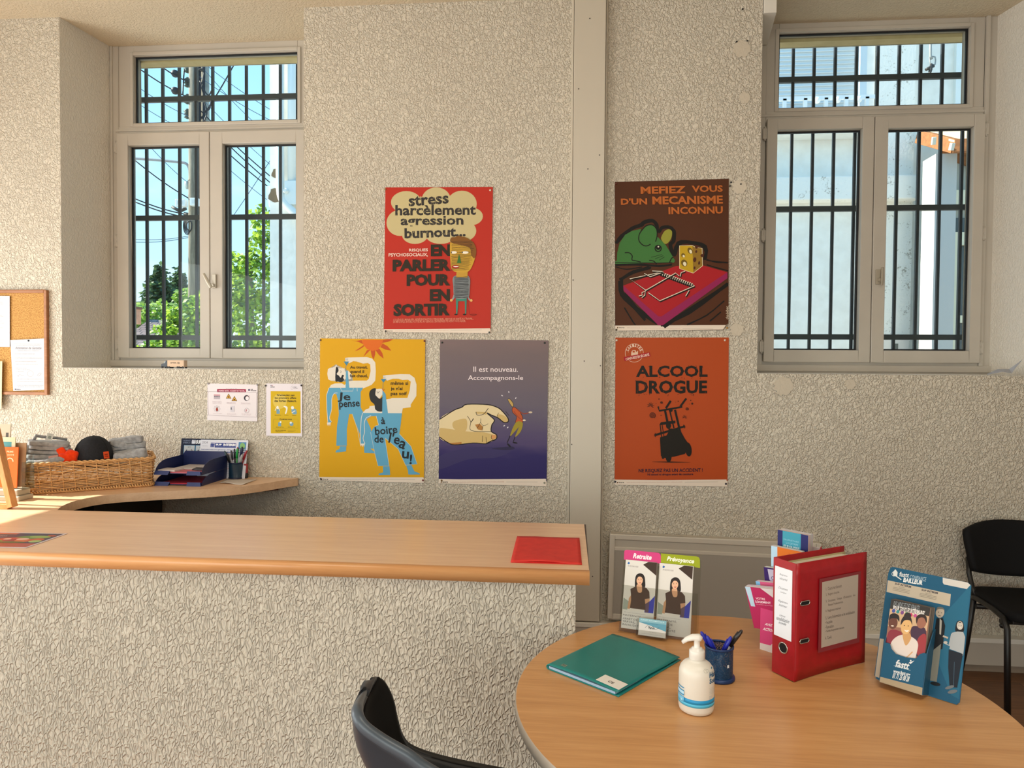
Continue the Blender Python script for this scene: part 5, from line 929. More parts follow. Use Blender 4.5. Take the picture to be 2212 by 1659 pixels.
letter_tray(CZ, 'lower navy letter tray of the stacked pair, red paper inside', .77); letter_tray(CZ + .058, 'upper navy letter tray of the stacked pair, white and pink papers inside')
def flat(nm, lab, cat, x, y, z, w_, d_, rot, c, th=.003, art=None):
    a = Art([(0, 0), (w_ * 1000, 0), (w_ * 1000, d_ * 1000), (0, d_ * 1000)], w_, d_, 1.2, thick=th); a.sheet(c)
    if art: art(a)
    return tag(a.build(nm, M=Matrix.Translation((x, y, z)) @ Matrix.Rotation(R(rot), 4, 'Z')), lab, cat)
def lines_art(c, n_, w_, d_):
    def f(a):
        for k in range(n_): a.line([(15, 20 + k * (d_ * 1000 - 40) / n_), (w_ * 1000 - 15 - (k * 37) % 50, 20 + k * (d_ * 1000 - 40) / n_)], 2.2, c)
    return f
flat('paper_sheet', 'red paper lying in the lower navy tray', 'paper', -2.07, -.205, CZ + .0075, .21, .24, 1, '#b03848', .004)
flat('paper_sheet', 'pink paper lying in the upper navy tray under the white pages', 'paper', -2.055, -.21, CZ + .0655, .21, .24, -2, '#b4606c', .006)
flat('paper_sheet', 'white printed page at the back of the upper navy tray', 'paper', -2.06, -.155, CZ + .0722, .20, .17, -3, '#c8c4c4', .002, lines_art('#8c8888', 9, .2, .17))
flat('business_card_stack', 'small white booklet at the front left of the upper tray', 'booklet', -2.135, -.285, CZ + .0722, .10, .075, -6, '#c4bcb8', .008, lines_art('#807878', 4, .1, .075))
m = MB(); m.tube([(-.035, 0, .004), (-.012, .002, .009), (.02, .001, .009), (.036, 0, .005)], [.004, .011, .010, .003], 10, flat=.5); tag(m.build('dark_pouch', mat((46, 44, 50), .45), M=Matrix.Translation((-1.985, -.28, CZ + .0735))), 'small dark oval case on the pink paper of the upper tray', 'case')
# ---- agency board and calendar against the wall
def lean(x, zt, zb, yb, yt, W_): ang = math.atan2(yt - yb, zt - zb); return Matrix.Translation((x, yb, zb)) @ Matrix.Rotation(-ang, 4, 'X') @ Matrix.Translation((0, 0, (zt - zb) / math.cos(ang) / 2)) @ Matrix.Rotation(PI / 2, 4, 'X'), (zt - zb) / math.cos(ang)
M_, h_ = lean(-2.075, 1.148, CZ, -.045, -.012, .31)
a = Art([(0, 0), (314, 0), (314, 216), (0, 216)], .314, h_, 1.2, thick=.003); a.sheet('#141a30')
a.text('AGENCE', 12, 9, 54, 17, '#6a748c', .02); a.text("D'EMPLOI", 12, 21, 54, 29, '#6a748c', .02); a.text('SUP INTERIM', 88, 9, 190, 30, '#d8dae0', .05)
for k in range(3): a.ell(66 + 8 * k, 11, 3, 3, '#c8ccd8'); a.poly([(62 + 8 * k, 15), (70 + 8 * k, 15), (69 + 8 * k, 30), (63 + 8 * k, 30)], '#c8ccd8')
for k in range(4):
    x = 20 + 70 * k; a.rect(x - 2, 38, x + 64, 205, '#4c8cb4'); a.rect(x, 40, x + 62, 203, '#a8aeb4'); a.ell(x + 15, 74, 10, 4, '#34343c'); a.poly([(x + 10, 72), (x + 20, 72), (x + 16, 60)], '#4a4a50'); a.line([(x + 42, 60), (x + 54, 76)], 3, '#5c4a3a'); a.ell(x + 40, 76, 8, 4, '#5a6a5a'); a.ell(x + 20, 120, 10, 8, '#3a4a6a'); a.text('BTP', x + 22, 46, x + 42, 52, '#5a5e68', .02)
tag(a.build('agency_board', M=M_), 'dark navy board leaning on the wall behind the letter trays', 'board')
M_, h_ = lean(-1.968, 1.1445, CZ, -.072, -.028, .28)
a = Art([(0, 0), (280, 0), (280, 215), (0, 215)], .28, h_, 1.25, thick=.002); a.sheet('#c4c6d0'); NB = '#2c3c7c'
a.text('2024', 10, 9, 42, 22, '#4a4e5c', .0); a.text('Calendrier', 12, 32, 44, 38, '#8a8e9c', .0, res=1); a.rect(86, 17, 210, 44, NB); a.text('SUP', 91, 22, 126, 32, '#dcdee8', .05); a.text('INTERIM', 136, 21, 207, 34, '#dcdee8', .05); a.text('travail temporaire et recrutement', 92, 37, 204, 41, '#a4acc8', 0, res=1)
for k in range(3): a.ell(64 + 8 * k, 19, 3.2, 3.2, NB); a.poly([(60 + 8 * k, 23), (68 + 8 * k, 23), (67 + 8 * k, 42), (61 + 8 * k, 42)], NB)
a.rect(225, 11, 270, 50, '#4a78a0'); a.poly([(246, 14), (258, 20), (264, 30), (260, 44), (244, 47), (234, 38), (236, 22)], '#78a468', True); a.text('Retrouvez toutes nos agences sur', 9, 52, 152, 60, '#3a4a80', .02, res=1); a.text('www.supinterim.fr', 158, 52, 250, 60, '#3a4a80', .02, res=1); a.rect(255, 53, 262, 59, '#3c6c8c'); a.rect(264, 53, 271, 59, '#3c6c8c')
for i in range(7):
    x = 9 + 38 * i; a.rect(x, 66, x + 34, 73, NB); a.text(('JANVIER', 'FEVRIER', 'MARS', 'AVRIL', 'MAI', 'JUIN', 'JUILLET')[i], x + 5, 67.5, x + 29, 71.5, '#b8c0dc', .01, res=1)
    for k in range(12): a.line([(x + 3, 79 + 10 * k), (x + 30 - (i * 7 + k * 5) % 8, 79 + 10 * k)], 1.6, '#8a90a4' if (k + i) % 4 else '#b04c58')
tag(a.build('wall_calendar', M=M_), 'white agency calendar with a blue banner propped against the wall', 'calendar')
# ---- pen cup behind the trays
pc = thing('pen_cup', (-1.884, -.062, CZ), 'dark teal pen cup beside the letter trays, crowded with pens', 'pen cup')
MB().lathe([(.040, 0), (.040, .004), (.0385, .006), (.0385, .088), (.0365, .088), (.0365, .008), (.001, .008)], 28, cap=False).build('body', mat((20, 50, 72), .35), pc); MB().lathe([(.0415, 0), (.0415, .006), (.039, .008)], 28).build('foot_ring', mat((24, 32, 60), .4), pc); MB().lathe([(.0365, .086), (.0395, .086), (.0395, .091), (.0365, .091), (.0365, .086)], 28, cap=False).build('rim', mat((24, 40, 76), .4), pc)
def pen(base, tip, barrel, capc, lab, grp, r_=.0042, clipc=None, capl=.055):
    B0, T0 = Vector(base), Vector(tip); d = (T0 - B0).normalized(); L = (T0 - B0).length
    M = Matrix.Translation(B0) @ d.to_track_quat('Z', 'Y').to_matrix().to_4x4()
    t = thing('pen', (0, 0, 0), lab, 'pen', M=M, group=grp)
    MB().lathe([(.0008, 0), (r_ * .8, .012), (r_ * .9, .018), (r_ * .9, L - capl * .6)], 10).build('barrel', barrel, t)
    MB().lathe([(r_ * 1.25, L - capl), (r_ * 1.3, L - capl * .3), (r_ * 1.15, L - .006), (r_ * .6, L)], 10).build('cap', mat(capc, .35), t)
    MB().box(-.0015, .0015, r_ * 1.25, r_ * 1.25 + .0025, L - capl * 1.0, L - capl * .18).build('clip', mat(clipc or capc, .35), t); return t
q = random.Random(2); gp = 'pens in the cup by the trays'
for (dx, dy, L, ang, lean_, bc, cc, lab) in ((-.022, .0, .155, 180, 22, (40, 44, 48), (24, 70, 60), 'green black pen at the far left of the crowded cup'), (-.014, .012, .150, 150, 14, (120, 120, 124), (60, 60, 66), 'grey pen second from the left in the crowded cup'), (-.004, -.01, .158, 120, 8, (30, 32, 36), (28, 28, 32), 'black pen near the middle of the crowded cup'), (.0, .014, .165, 90, 8, (180, 120, 130), (150, 50, 60), 'pinkish red pen at the back of the crowded cup'),
    (.006, -.012, .160, -30, 4, (30, 140, 60), (34, 150, 66), 'bright green pen in the centre of the crowded cup'), (.014, .008, .165, 20, 10, (20, 26, 44), (24, 34, 70), 'dark blue pen right of centre in the crowded cup'), (.02, -.006, .158, 8, 20, (130, 30, 40), (150, 34, 46), 'dark red pen leaning right in the crowded cup'), (.016, .016, .170, 60, 12, (28, 28, 30), (18, 18, 20), 'tall black pen behind the red one in the crowded cup'), (.018, -.016, .135, -20, 16, (150, 150, 150), (170, 170, 172), 'short silver pen at the front right of the crowded cup'), (-.02, -.014, .138, 200, 18, (34, 34, 36), (20, 20, 24), 'short black pen at the front left of the crowded cup')):
    b0 = Vector((-1.884 + dx * .45, -.062 + dy * .45, CZ + .0095)); s = math.sin(R(lean_)) * L; pen(b0, b0 + Vector((s * math.cos(R(ang)), s * .5 * math.sin(R(ang)), L * math.cos(R(lean_)))), mat(bc, .4), cc, lab, gp)
m = MB(); m.box(-.009, .009, -.009, .009, 0, .03, 1).box(-.009, .009, -.009, .009, .03, .082, 0); tag(m.build('red_marker', [mat((150, 34, 38), .45), mat((32, 28, 30), .5)], bevel=.003, M=Matrix.Translation((-1.832, -.05, CZ))), 'red and black upright marker behind the pen cup', 'marker')
# ---- loose sheets on the counter
def loose(nm, lab, c4, z0, amp, c, rows):
    cx, cy = sum(p[0] for p in c4) / 4, sum(p[1] for p in c4) / 4; q4 = [(x - cx, y - cy) for x, y in c4]
    o = MB().grid(sheetgrid(q4, .0012, lambda u, v: amp * (.5 + .5 * math.sin(6 * u + 2 * v)) * (1 - v) ** 2 + .0006), 16, 8).build(nm, mottled('loose_paper', (200, 192, 184), (212, 204, 196), 6, .7), solid=.0006); o.location = (cx, cy, z0); return tag(o, lab, 'paper')
loose('loose_paper', 'white crinkled papers lying in front of the dark pen cup', [(-1.885, -.245), (-1.738, -.278), (-1.745, -.098), (-1.91, -.112)], CZ, .006, None, None)
# ---- wooden easel and leaflets at the left edge
EAS = wood('easel_wood', [(.3, (196, 132, 74)), (.7, (222, 164, 102))], 2, (6, 6, 1), .5)
es = thing('easel', (-2.62, -.985, CZ), 'wooden easel stand at the left edge of the counter', 'easel')
def bar(a, b_, w_, d_, nm):
    A, B_ = Vector(a), Vector(b_); dr = (B_ - A).normalized(); sd = dr.cross(Vector((0, 1, 0))).normalized(); u = sd.cross(dr); M = Matrix((sd, u, dr)).transposed().to_4x4(); M.translation = A
    MB().box(-w_ / 2, w_ / 2, -d_ / 2, d_ / 2, 0, (B_ - A).length, 0, M).build(nm, EAS, es, bevel=.0015)
bar((.178, .0, .008), (.045, .03, .46), .024, .034, 'leg'); bar((-.178, .0, .008), (-.045, .03, .46), .024, .034, 'leg'); bar((.165, 0, .012), (-.165, 0, .012), .022, .03, 'crossbar'); bar((.06, .03, .44), (-.06, .03, .44), .022, .03, 'crossbar'); bar((0, .05, .44), (0, .10, .01), .02, .02, 'prop_leg')
ac = thing('leaflet_stand', (-2.70, -.80, CZ), 'clear leaflet stand behind the wooden easel holding orange and grey leaflets', 'leaflet stand'); CLR = glassy('clear_acrylic', (236, 240, 238), .08)
MB().box(-.13, .155, -.03, .06, 0, .022).box(-.12, .14, -.02, .06, .022, .05).build('base', mat((186, 178, 160), .6), ac, bevel=.004)
MB().box(-.12, .165, .05, .053, .05, .22).box(.162, .165, -.02, .053, .05, .18).build('clear_panel', CLR, ac, bevel=.001)
def leaf(lab, x0, x1, z0, z1, y, c, tx=None):
    w_, h_ = x1 - x0, z1 - z0; a = Art([(0, 0), (w_ * 1000, 0), (w_ * 1000, h_ * 1000), (0, h_ * 1000)], w_, h_, 1.3, thick=.004); a.sheet(c)
    if tx: tx(a)
    tag(a.build('leaflet', M=Matrix.Translation(((x0 + x1) / 2, y, (z0 + z1) / 2)) @ Matrix.Rotation(R(86), 4, 'X')), lab, 'leaflet', 'leaflets behind the easel')
def w3(a): a.text('PRIME', 75, 18, 108, 26, '#e8c0a0', .02); a.text('SANTÉ', 78, 32, 112, 40, '#e8c0a0', .02); a.ring(92, 68, 16, 4, '#f0d0b0', 180, 360); a.rect(0, 100, 40, 190, '#3a2a28')
def w4(a): a.rect(0, 22, 100, 70, '#4c8a90')
def w5(a): a.rect(92, 40, 106, 60, '#4a4844')
leaf('orange leaflet in the stand behind the easel', -2.72, -2.588, CZ + .055, CZ + .245, -.78, '#e06428', w3); leaf('cream leaflet with a teal band behind the orange one', -2.73, -2.612, CZ + .055, CZ + .29, -.77, '#c8c0a4', w4); leaf('tall taupe leaflet at the very left edge behind the easel', -2.76, -2.645, CZ + .055, CZ + .35, -.76, '#b4aa98', w5); leaf('brown edged leaflet standing closest to the basket', -2.66, -2.572, CZ + .055, CZ + .262, -.752, '#a08468')
# ---- toy lorry on the left sill, folded paper on the right sill
lo = thing('toy_lorry', (-2.292, .035, SILL + .002), 'miniature lorry with dark cab and cream trailer on the window sill', 'toy lorry')
CABM, TRL = mat((52, 60, 70), .4), mat((206, 178, 152), .5)
MB().prism([(-.084, .008), (-.045, .008), (-.045, .046), (-.053, .044), (-.064, .030), (-.082, .026)], -.016, .016, 0, Matrix.Rotation(PI / 2, 4, 'X')).build('cab', CABM, lo, bevel=.0015)
MB().prism([(-.0662, .030), (-.0556, .0435), (-.054, .038), (-.060, .030)], -.0165, .0165, 0, Matrix.Rotation(PI / 2, 4, 'X')).build('windscreen', mat((150, 164, 170), .2), lo)
a = Art([(560, 300), (1580, 330), (1580, 690), (560, 690)], .096, .038, 1.25, thick=.0005); a.sheet('#c0a890'); a.text('AFTRAL', 750, 425, 1165, 495, '#2c1c18', .04)
a.ring(1255, 465, 40, 22, '#2c1410'); a.ring(1325, 475, 36, 20, '#2c1410')
tl = MB().box(-.044, .058, -.017, .017, .009, .048).build('trailer', TRL, lo, bevel=.001); a.build('side_panel', lo, M=Matrix.Translation((.006, -.0175, .0285)) @ Matrix.Rotation(PI / 2, 4, 'X'))
for x in (-.074, -.044, -.032, .019, .029, .05):
    for s in (-1, 1): MB().lathe([(.0028, -.002), (.0062, -.002), (.0062, .002), (.0028, .002)], 12, 0, Matrix.Translation((x, s * .017, .0062)) @ Matrix.Rotation(PI / 2, 4, 'X')).build('wheel', mat((22, 20, 22), .5), lo)
m = MB(); m.add([(2.17, .05, 0), (2.235, .03, .016), (2.285, .04, .008), (2.30, .055, .02), (2.34, .05, .082), (2.19, .09, .004), (2.25, .10, .03), (2.30, .09, .03), (2.36, .085, .078)], [(0, 1, 6, 5), (1, 2, 7, 6), (2, 3, 7), (3, 4, 8, 7)])
o = m.build('folded_paper', mat((176, 178, 186), .6), solid=.001); o.location = (0, 0, SILL + .003); o['label'] = 'loosely folded grey paper on the right window sill'; o['category'] = 'paper'
# ================================================================== ROUND TABLE AND WHAT STANDS ON IT
TZ = 0.74
tb = thing('round_table', (.462, -2.049, 0), 'round beech table with a grey edge band beside the counter end', 'table')
n_ = 96; RT = .600
MB().prism([(RT * math.cos(2 * PI * k / n_), RT * math.sin(2 * PI * k / n_)) for k in range(n_)], TZ - .03, TZ, 0, smooth=False).build('tabletop', beech('beech_table', (186, 134, 82), (202, 150, 96), (214, 164, 110), (.5, 8, 8), .36), tb)
MB().lathe([(RT, TZ - .0305), (RT + .002, TZ - .0295), (RT + .002, TZ - .0015), (RT, TZ - .0002)], n_, cap=False).build('edge_band', mat((176, 164, 150), .45), tb)
for sx in (-1, 1):
    for sy in (-1, 1): MB().tube([(sx * .33, sy * .33, TZ - .03), (sx * .33, sy * .33, 0)], .025, 16).build('leg', mat((120, 120, 122), .4, .3), tb)
# ---- teal display folder
TEAL = mottled('teal_plastic', (8, 118, 114), (12, 126, 122), 6, .4)
df = thing('display_folder', (.1231, -1.873, TZ), 'teal green plastic display folder with a white sticker lying on the table', 'folder', rotz=.9049)
w2, h2 = .155, .12
path = [(-h2, .0013)] + [(-h2 + .24 * k / 8 * .97, .0013) for k in range(1, 9)] + [(h2 - .004, .0022), (h2, .0075), (h2 - .004, .0128)] + [(h2 - .012 - .225 * k / 10, .0138 + .0035 * math.sin(PI * k / 10) - .004 * (k / 10)) for k in range(0, 11)]
def dfn(u, v):
    k = v * (len(path) - 1); i = min(int(k), len(path) - 2); t = k - i; y = path[i][0] * (1 - t) + path[i + 1][0] * t; z = path[i][1] * (1 - t) + path[i + 1][1] * t
    up_ = max(0, (v - .55) / .45)
    return (-w2 + 2 * w2 * u, y, z + up_ * (.0025 * math.sin(2.6 * u + 1) - .004 * u ** 2 * up_ + .004 * up_ * max(0, u - .75) * 4))
MB().grid(dfn, 20, 44).build('cover', TEAL, df, solid=.0014)
MB().box(-w2 + .003, w2 - .004, -h2 + .012, h2 - .008, .003, .0095).build('pocket_pages', mat((168, 196, 222), .25), df)
def topz(x, y): return max(p.z for p in (Vector(dfn((x + w2) / (2 * w2), .56 + .44 * k / 200)) for k in range(201)) if abs(p.y - y) < .004)
a = Art([(0, 0), (75, 0), (75, 42), (0, 42)], .072, .042, 1.3, thick=.0006); a.sheet('#cfccc6'); a.text('CE', 28, 18, 46, 29, '#1c1c20', .03)
a.build('sticker', df, M=Matrix.Translation((-.124, -.078, topz(-.124, -.078) + .0012)) @ Matrix.Rotation(math.atan2(topz(-.124, -.046) - topz(-.124, -.108), .062), 4, 'X') @ Matrix.Rotation(R(-90), 4, 'Z'))
a = Art([(0, 0), (20, 0), (20, 16), (0, 16)], .016, .013, 1.0, thick=.0003); a.sheet('#7c8c80'); a.text('EDA', 3, 3, 17, 8, '#2c4844', .03); a.text('class', 3, 10, 17, 13, '#2c4844', .01); a.build('embossed_mark', df, M=Matrix.Translation((-.132, .075, topz(-.132, .075) + .0009)) @ Matrix.Rotation(R(-90), 4, 'Z'))
# ---- hand soap
WPL = mat((222, 216, 204), .38); WPL2 = mat((226, 222, 214), .3)
sb = thing('soap_bottle', (.307, -2.112, TZ), 'white pump bottle of hand soap with blue bands', 'soap bottle')
MB().lathe([(.034, 0), (.0405, .004), (.0425, .012), (.0425, .088), (.0418, .098), (.039, .107), (.033, .115), (.024, .121), (.0175, .1235), (.0175, .127)], 48).build('bottle', WPL, sb)
MB().lathe([(.0172, .1265), (.0185, .128), (.0185, .1455), (.0175, .1475), (.013, .148), (.0125, .153), (.009, .1535), (.0072, .155), (.0072, .1705), (.0085, .172)], 32).build('collar', WPL2, sb)
MB().tube([(.011, -.002, .174), (.004, 0, .1775), (-.010, .002, .177), (-.024, .005, .1705), (-.034, .007, .1615)], [.006, .0098, .0085, .0065, .0048], 14, flat=.75).build('pump_nozzle', WPL2, sb)
RB = .0427
def cyl(a0):
    def f(x, y, z): t = a0 + x / RB; return ((RB + z) * math.cos(t), (RB + z) * math.sin(t), y)
    return f
B1, B2, DB = '#1a86b8', '#46a6c8', '#2a5a80'
def band(z0, z1, c): 
    return MB().lathe([(RB, z0), (RB + .0002, z0), (RB + .0002, z1), (RB, z1)], 64, cap=False)
band(.0225, .0305, B2).build('pale_band', mat(B2, .4, gain=1.2), sb); band(.0305, .041, B1).build('blue_band', mat(B1, .4, gain=1.2), sb)
def wrap(name, a0, wmm, hmm, zc, draw):
    # strips are cut fine enough to follow the curve
    a = Art([(0, 0), (wmm, 0), (wmm, hmm), (0, hmm)], wmm / 1000, hmm / 1000, 1.2, thick=.0002); draw(a); f = cyl(a0)
    a.fn = lambda x, y, z: f(x, y + zc, z + .0001); a.build(name, sb)
def d1(a):
    a.text('Hand', 2, 16, 34, 30, DB, .03); a.text('Soap', 2, 32, 32, 48, DB, .03); a.ell(8, 6, 2.2, 3, '#3a6a80'); a.text('Aloe', 14, 2, 34, 10, DB, .01)
    for k in range(5): a.text('douceur pour les mains', 2, 54 + 3.4 * k, 26 - 3 * (k % 2), 56 + 3.4 * k, '#8a98a4', 0, res=1)
    for k in range(3): a.text('500 ml', 2, 74 + 3.4 * k, 9, 76 + 3.4 * k, '#6a88a0', 0, res=1)
wrap('front_print', R(-58 + 24), 36, 84, .041 + .041, d1)
def d2(a):
    for i in range(12):
        x = i * 3
        for y0, y1, c in ((4, 6, B1), (11, 12.5, B1), (13, 20, '#a8cce0'), (20.5, 23, B1), (26, 36, '#6ab0d4')): a.rect(x, y0, x + 3.02, y1, c)
    a.ring(28, 35, 5, .7, '#a8d4e8'); a.ell(28, 35, 1.8, 3, '#a8d4e8')
wrap('side_print', R(-141 - 24), 36, 44, .041 + .006, d2)
def d3(a): a.ring(6, 6, 5, .6, '#a8a69a', 20, 340); a.line([(5, 3), (8, 6), (6, 9)], .6, '#a8a69a', True); a.line([(10, 2), (14, 5), (12, 9)], .6, '#a8a69a', True)
a = Art([(0, 0), (16, 0), (16, 12), (0, 12)], .016, .012, 1.0, thick=.0002); d3(a); 
def sh(x, y, z):
    t = R(-62) + x / .036; zz = .110 + y * .75; r_ = float(np.interp(zz, [.098, .107, .115, .121], [.0418, .039, .033, .024])) + .0006; return (r_ * math.cos(t), r_ * math.sin(t), zz)
a.fn = sh; a.build('pen_scribble', sb)
# ---- mesh pencil cup and four ballpoints
MESH, n, l, b2 = newmat('blue_mesh'); b2.inputs['Base Color'].default_value = (*lin((22, 66, 104)), 1); b2.inputs['Roughness'].default_value = .4; b2.inputs['Metallic'].default_value = .3
v = objcoord(n, l, (1, 1, 1)); ck = n.new('ShaderNodeTexVoronoi'); ck.inputs['Scale'].default_value = 620; l.new(v, ck.inputs['Vector']); l.new(math_(n, l, 'LESS_THAN', ck.outputs['Distance'], .0), b2.inputs['Alpha']); l.new(math_(n, l, 'GREATER_THAN', ck.outputs['Distance'], .34), b2.inputs['Alpha'])
BLUEM = mat((22, 52, 100), .4, .2)
mc = thing('mesh_pencil_cup', (.398, -1.930, TZ), 'blue wire mesh pencil cup behind the soap bottle', 'pencil cup')
MB().lathe([(.0365, .006), (.0365, .087)], 40, cap=False).build('mesh_wall', MESH, mc)
MB().lathe([(.001, .004), (.040, .0), (.0425, .003), (.0415, .009), (.037, .011), (.001, .0105)], 40, cap=False).build('base_ring', BLUEM, mc)
MB().lathe([(.0355, .085), (.0385, .085), (.0385, .0905), (.0355, .0905), (.0355, .085)], 40, cap=False).build('rim', BLUEM, mc)
a = Art([(0, 0), (8, 0), (8, 10), (0, 10)], .006, .008, 1.2, thick=.0002); a.sheet('#c8ccd0'); a.build('white_tag', mc, M=Matrix.Rotation(R(-62), 4, 'Z') @ Matrix.Translation((.0366, 0, .046)) @ Matrix.Rotation(R(90), 4, 'Z') @ Matrix.Rotation(R(90), 4, 'X'))
CLEARB = mat((196, 200, 206), .15); WHITEB = mat((226, 226, 224), .3); gp = 'ballpoints in the mesh cup'
bz = TZ + .0112
def pen2(b0, t0, *k): pen((.398 + b0[0], -1.93 + b0[1], bz), (.398 + t0[0], -1.93 + t0[1], TZ + t0[2]), *k)
pen2((.018, .0, 0), (-.047, .008, .1215), CLEARB, (32, 40, 160), 'blue capped pen leaning furthest left in the mesh cup', gp)
pen2((.016, -.014, 0), (-.034, -.008, .1165), CLEARB, (30, 44, 170), 'blue capped pen next to the leftmost one in the mesh cup', gp)
pen2((-.020, -.012, 0), (.030, -.004, .116), CLEARB, (34, 44, 164), 'blue capped pen on the right side of the mesh cup', gp)
pen2((-.022, .006, 0), (.059, -.002, .1335), WHITEB, (34, 30, 30), 'black capped pen leaning far right out of the mesh cup', gp)
# ---- clear leaflet holder
def pose(B_, yaw, leanv, roll):
    cy, sy = math.cos(R(yaw)), math.sin(R(yaw)); d = Vector((cy, sy, 0)); n = Vector((-sy, cy, 0)); u = Vector((0, 0, 1)) * math.cos(R(leanv)) + n * math.sin(R(leanv))
    x = d * math.cos(R(roll)) + u * math.sin(R(roll)); y = u * math.cos(R(roll)) - d * math.sin(R(roll)); M = Matrix((x, y, x.cross(y))).transposed().to_4x4(); M.translation = Vector(B_); return M
HM = pose((.1509, -1.6187, TZ + .001), -16.07, 19.33, .36)
lh = thing('leaflet_holder', (0, 0, 0), 'clear acrylic leaflet holder with pink and green headers', 'leaflet holder', M=HM)
CLEAR = glassy('clear_plastic', (244, 245, 243), .06); CLEAR2 = glassy('clear_plastic_front', (243, 243, 241), .05)
HW, HH = .2435, .2522; HQ = [(138, 36), (1405, 180), (1330, 1530), (50, 1390)]
MB().prism([(0, 0), (HW, 0), (HW, HH - .012), (HW - .012, HH), (.012, HH), (0, HH - .012)], -.0035, -.0015).build('back_panel', CLEAR, lh)
a = Art(HQ, HW, HH, 1.3, thick=.0015); a.z = .0015; 
a.poly(smoothpts([(135, 215), (134, 100), (140, 62), (165, 44), (240, 48), (480, 76), (690, 100), (735, 122), (752, 160), (752, 275), (600, 258), (180, 208)], True, 3), '#b83a70'); a.poly([(135, 210), (135, 90), (160, 46), (190, 43), (700, 101), (745, 130), (752, 180), (752, 276), (180, 208)], '#b83a70')
a.poly([(756, 112), (1330, 172), (1370, 190), (1384, 230), (1384, 365), (1285, 343), (752, 276)], '#86901c'); a.text('Retraite', 285, 118, 600, 205, '#e4d8d8', .03, shear=.2, rot=6.5); a.text('Prévoyance', 850, 188, 1292, 285, '#e4e2c8', .03, shear=.2, rot=6.8)
a.build('header_strip', lh, M=Matrix.Translation((HW / 2, HH / 2, 0)))
def woman(a, X, Y, s=1.0):
    """portrait of a dark-haired woman in a brown top; X, Y place the face centre"""
    p = lambda pts: [(X + x * s, Y + y * s) for x, y in pts]
    a.poly(p([(-82, 110), (-80, 0), (-60, -75), (-10, -105), (45, -95), (78, -50), (88, 20), (86, 120), (30, 140), (-40, 130)]), '#221c1a', True)
    a.poly(p([(-150, 260), (-160, 150), (-90, 118), (-40, 100), (40, 110), (110, 140), (155, 200), (160, 310), (80, 320), (90, 500), (-190, 460), (-180, 330)]), '#4c3a32', False); a.poly(p([(-215, 470), (-185, 300), (-150, 250), (-150, 340), (-175, 480)]), '#b08868'); a.poly(p([(82, 320), (160, 312), (150, 360), (85, 400)]), '#b88c6c')
    a.poly(p([(-55, 100), (-40, 190), (-10, 215), (30, 200), (35, 120), (20, 70), (-30, 70)]), '#c09474', True); a.ell(X - 2 * s, Y + 10 * s, 52 * s, 72 * s, '#cfa486', 4); a.poly(p([(-60, 0), (-55, -60), (-10, -88), (50, -70), (58, 10), (30, -40), (-20, -50)]), '#2a2220', True)
    for dx in (-24, 22): a.ell(X + dx * s, Y - 2 * s, 9 * s, 4 * s, '#2c2422'); a.line(p([(dx - 12, -16), (dx + 10, -17)]), 3 * s, '#4a382e')
    a.line(p([(0, 0), (-4, 26), (6, 28)]), 2.5 * s, '#a87c60'); a.poly(p([(-20, 44), (0, 48), (22, 43), (10, 58), (-8, 58)]), '#a04a48', True)
def leaflet_front(lab, quad, dx, gl, z):
    t4 = [Art(HQ, HW, HH).P(*q) for q in quad]; cx = sum(p[0] for p in t4) / 4; cy = sum(p[1] for p in t4) / 4; w_ = (math.dist(t4[0], t4[1]) + math.dist(t4[2], t4[3])) / 2; h_ = (math.dist(t4[0], t4[3]) + math.dist(t4[1], t4[2])) / 2
    a = Art(quad, w_, h_, 1.3, thick=.0045, rough=.35); a.sheet('#c6c2bc'); q0 = quad[0]; X = lambda x, y: (x + dx[0], y + dx[1])
    P_ = lambda pts: [X(*p) for p in pts]
    a.poly(P_([(470, 302), (560, 258), (700, 276), (685, 490)]), '#3a2c24'); a.poly(P_([(205, 270), (228, 244), (250, 268), (228, 292)]), '#2a5a98'); a.text('PROTECTION SOCIALE', 215 + dx[0], 312 + dx[1], 388 + dx[0], 336 + dx[1], '#5a4a50', .0, rot=7, res=1)
    a.poly(P_([(135, 838), (225, 905), (195, 1040), (118, 1030)]), '#8c948a'); a.poly(P_([(490, 990), (660, 820), (625, 1105), (480, 1088)]), '#3c40a0'); a.poly(P_([(480, 960), (570, 880), (545, 1090), (490, 1088)]), '#5c4a58')
    woman(a, 412 + dx[0], 550 + dx[1], 1.0)
    a.poly(P_([(112, 1035), (628, 1110), (612, 1402), (88, 1335)]), '#c4c2be'); a.text('PRÉVOYANCE COLLECTIVE ET INDIVIDUELLE', 140 + dx[0], 1092 + dx[1], 500 + dx[0], 1106 + dx[1], '#7c7a80', 0, rot=8, res=1)
    for k, s_ in enumerate(('MATERNITÉ,', 'ARRÊT DE', 'TRAVAIL,', 'INVALIDITÉ')): a.text(s_, 124 - 5 * k + dx[0], 1122 + 50 * k + dx[1], 124 - 5 * k + (310, 248, 222, 300)[k] + dx[0], 1160 + 50 * k + dx[1], '#4a4446', .0, rot=8)
    tag(a.build('leaflet', M=HM @ Matrix.Translation((HW / 2 + cx, HH / 2 + cy, z))), lab, 'leaflet', 'leaflets in the clear holder')
leaflet_front('leaflet with a dark haired woman under the pink header', [(180, 205), (700, 274), (614, 1402), (88, 1335)], (0, 0), None, .003)
leaflet_front('leaflet with a dark haired woman under the green header', [(738, 268), (1284, 340), (1218, 1490), (664, 1420)], (576, 68), None, .003)
m = MB(); m.prism([(.004, .002), (HW - .004, .002), (HW - .004, .139), (.004, .141)], .0105, .0118)
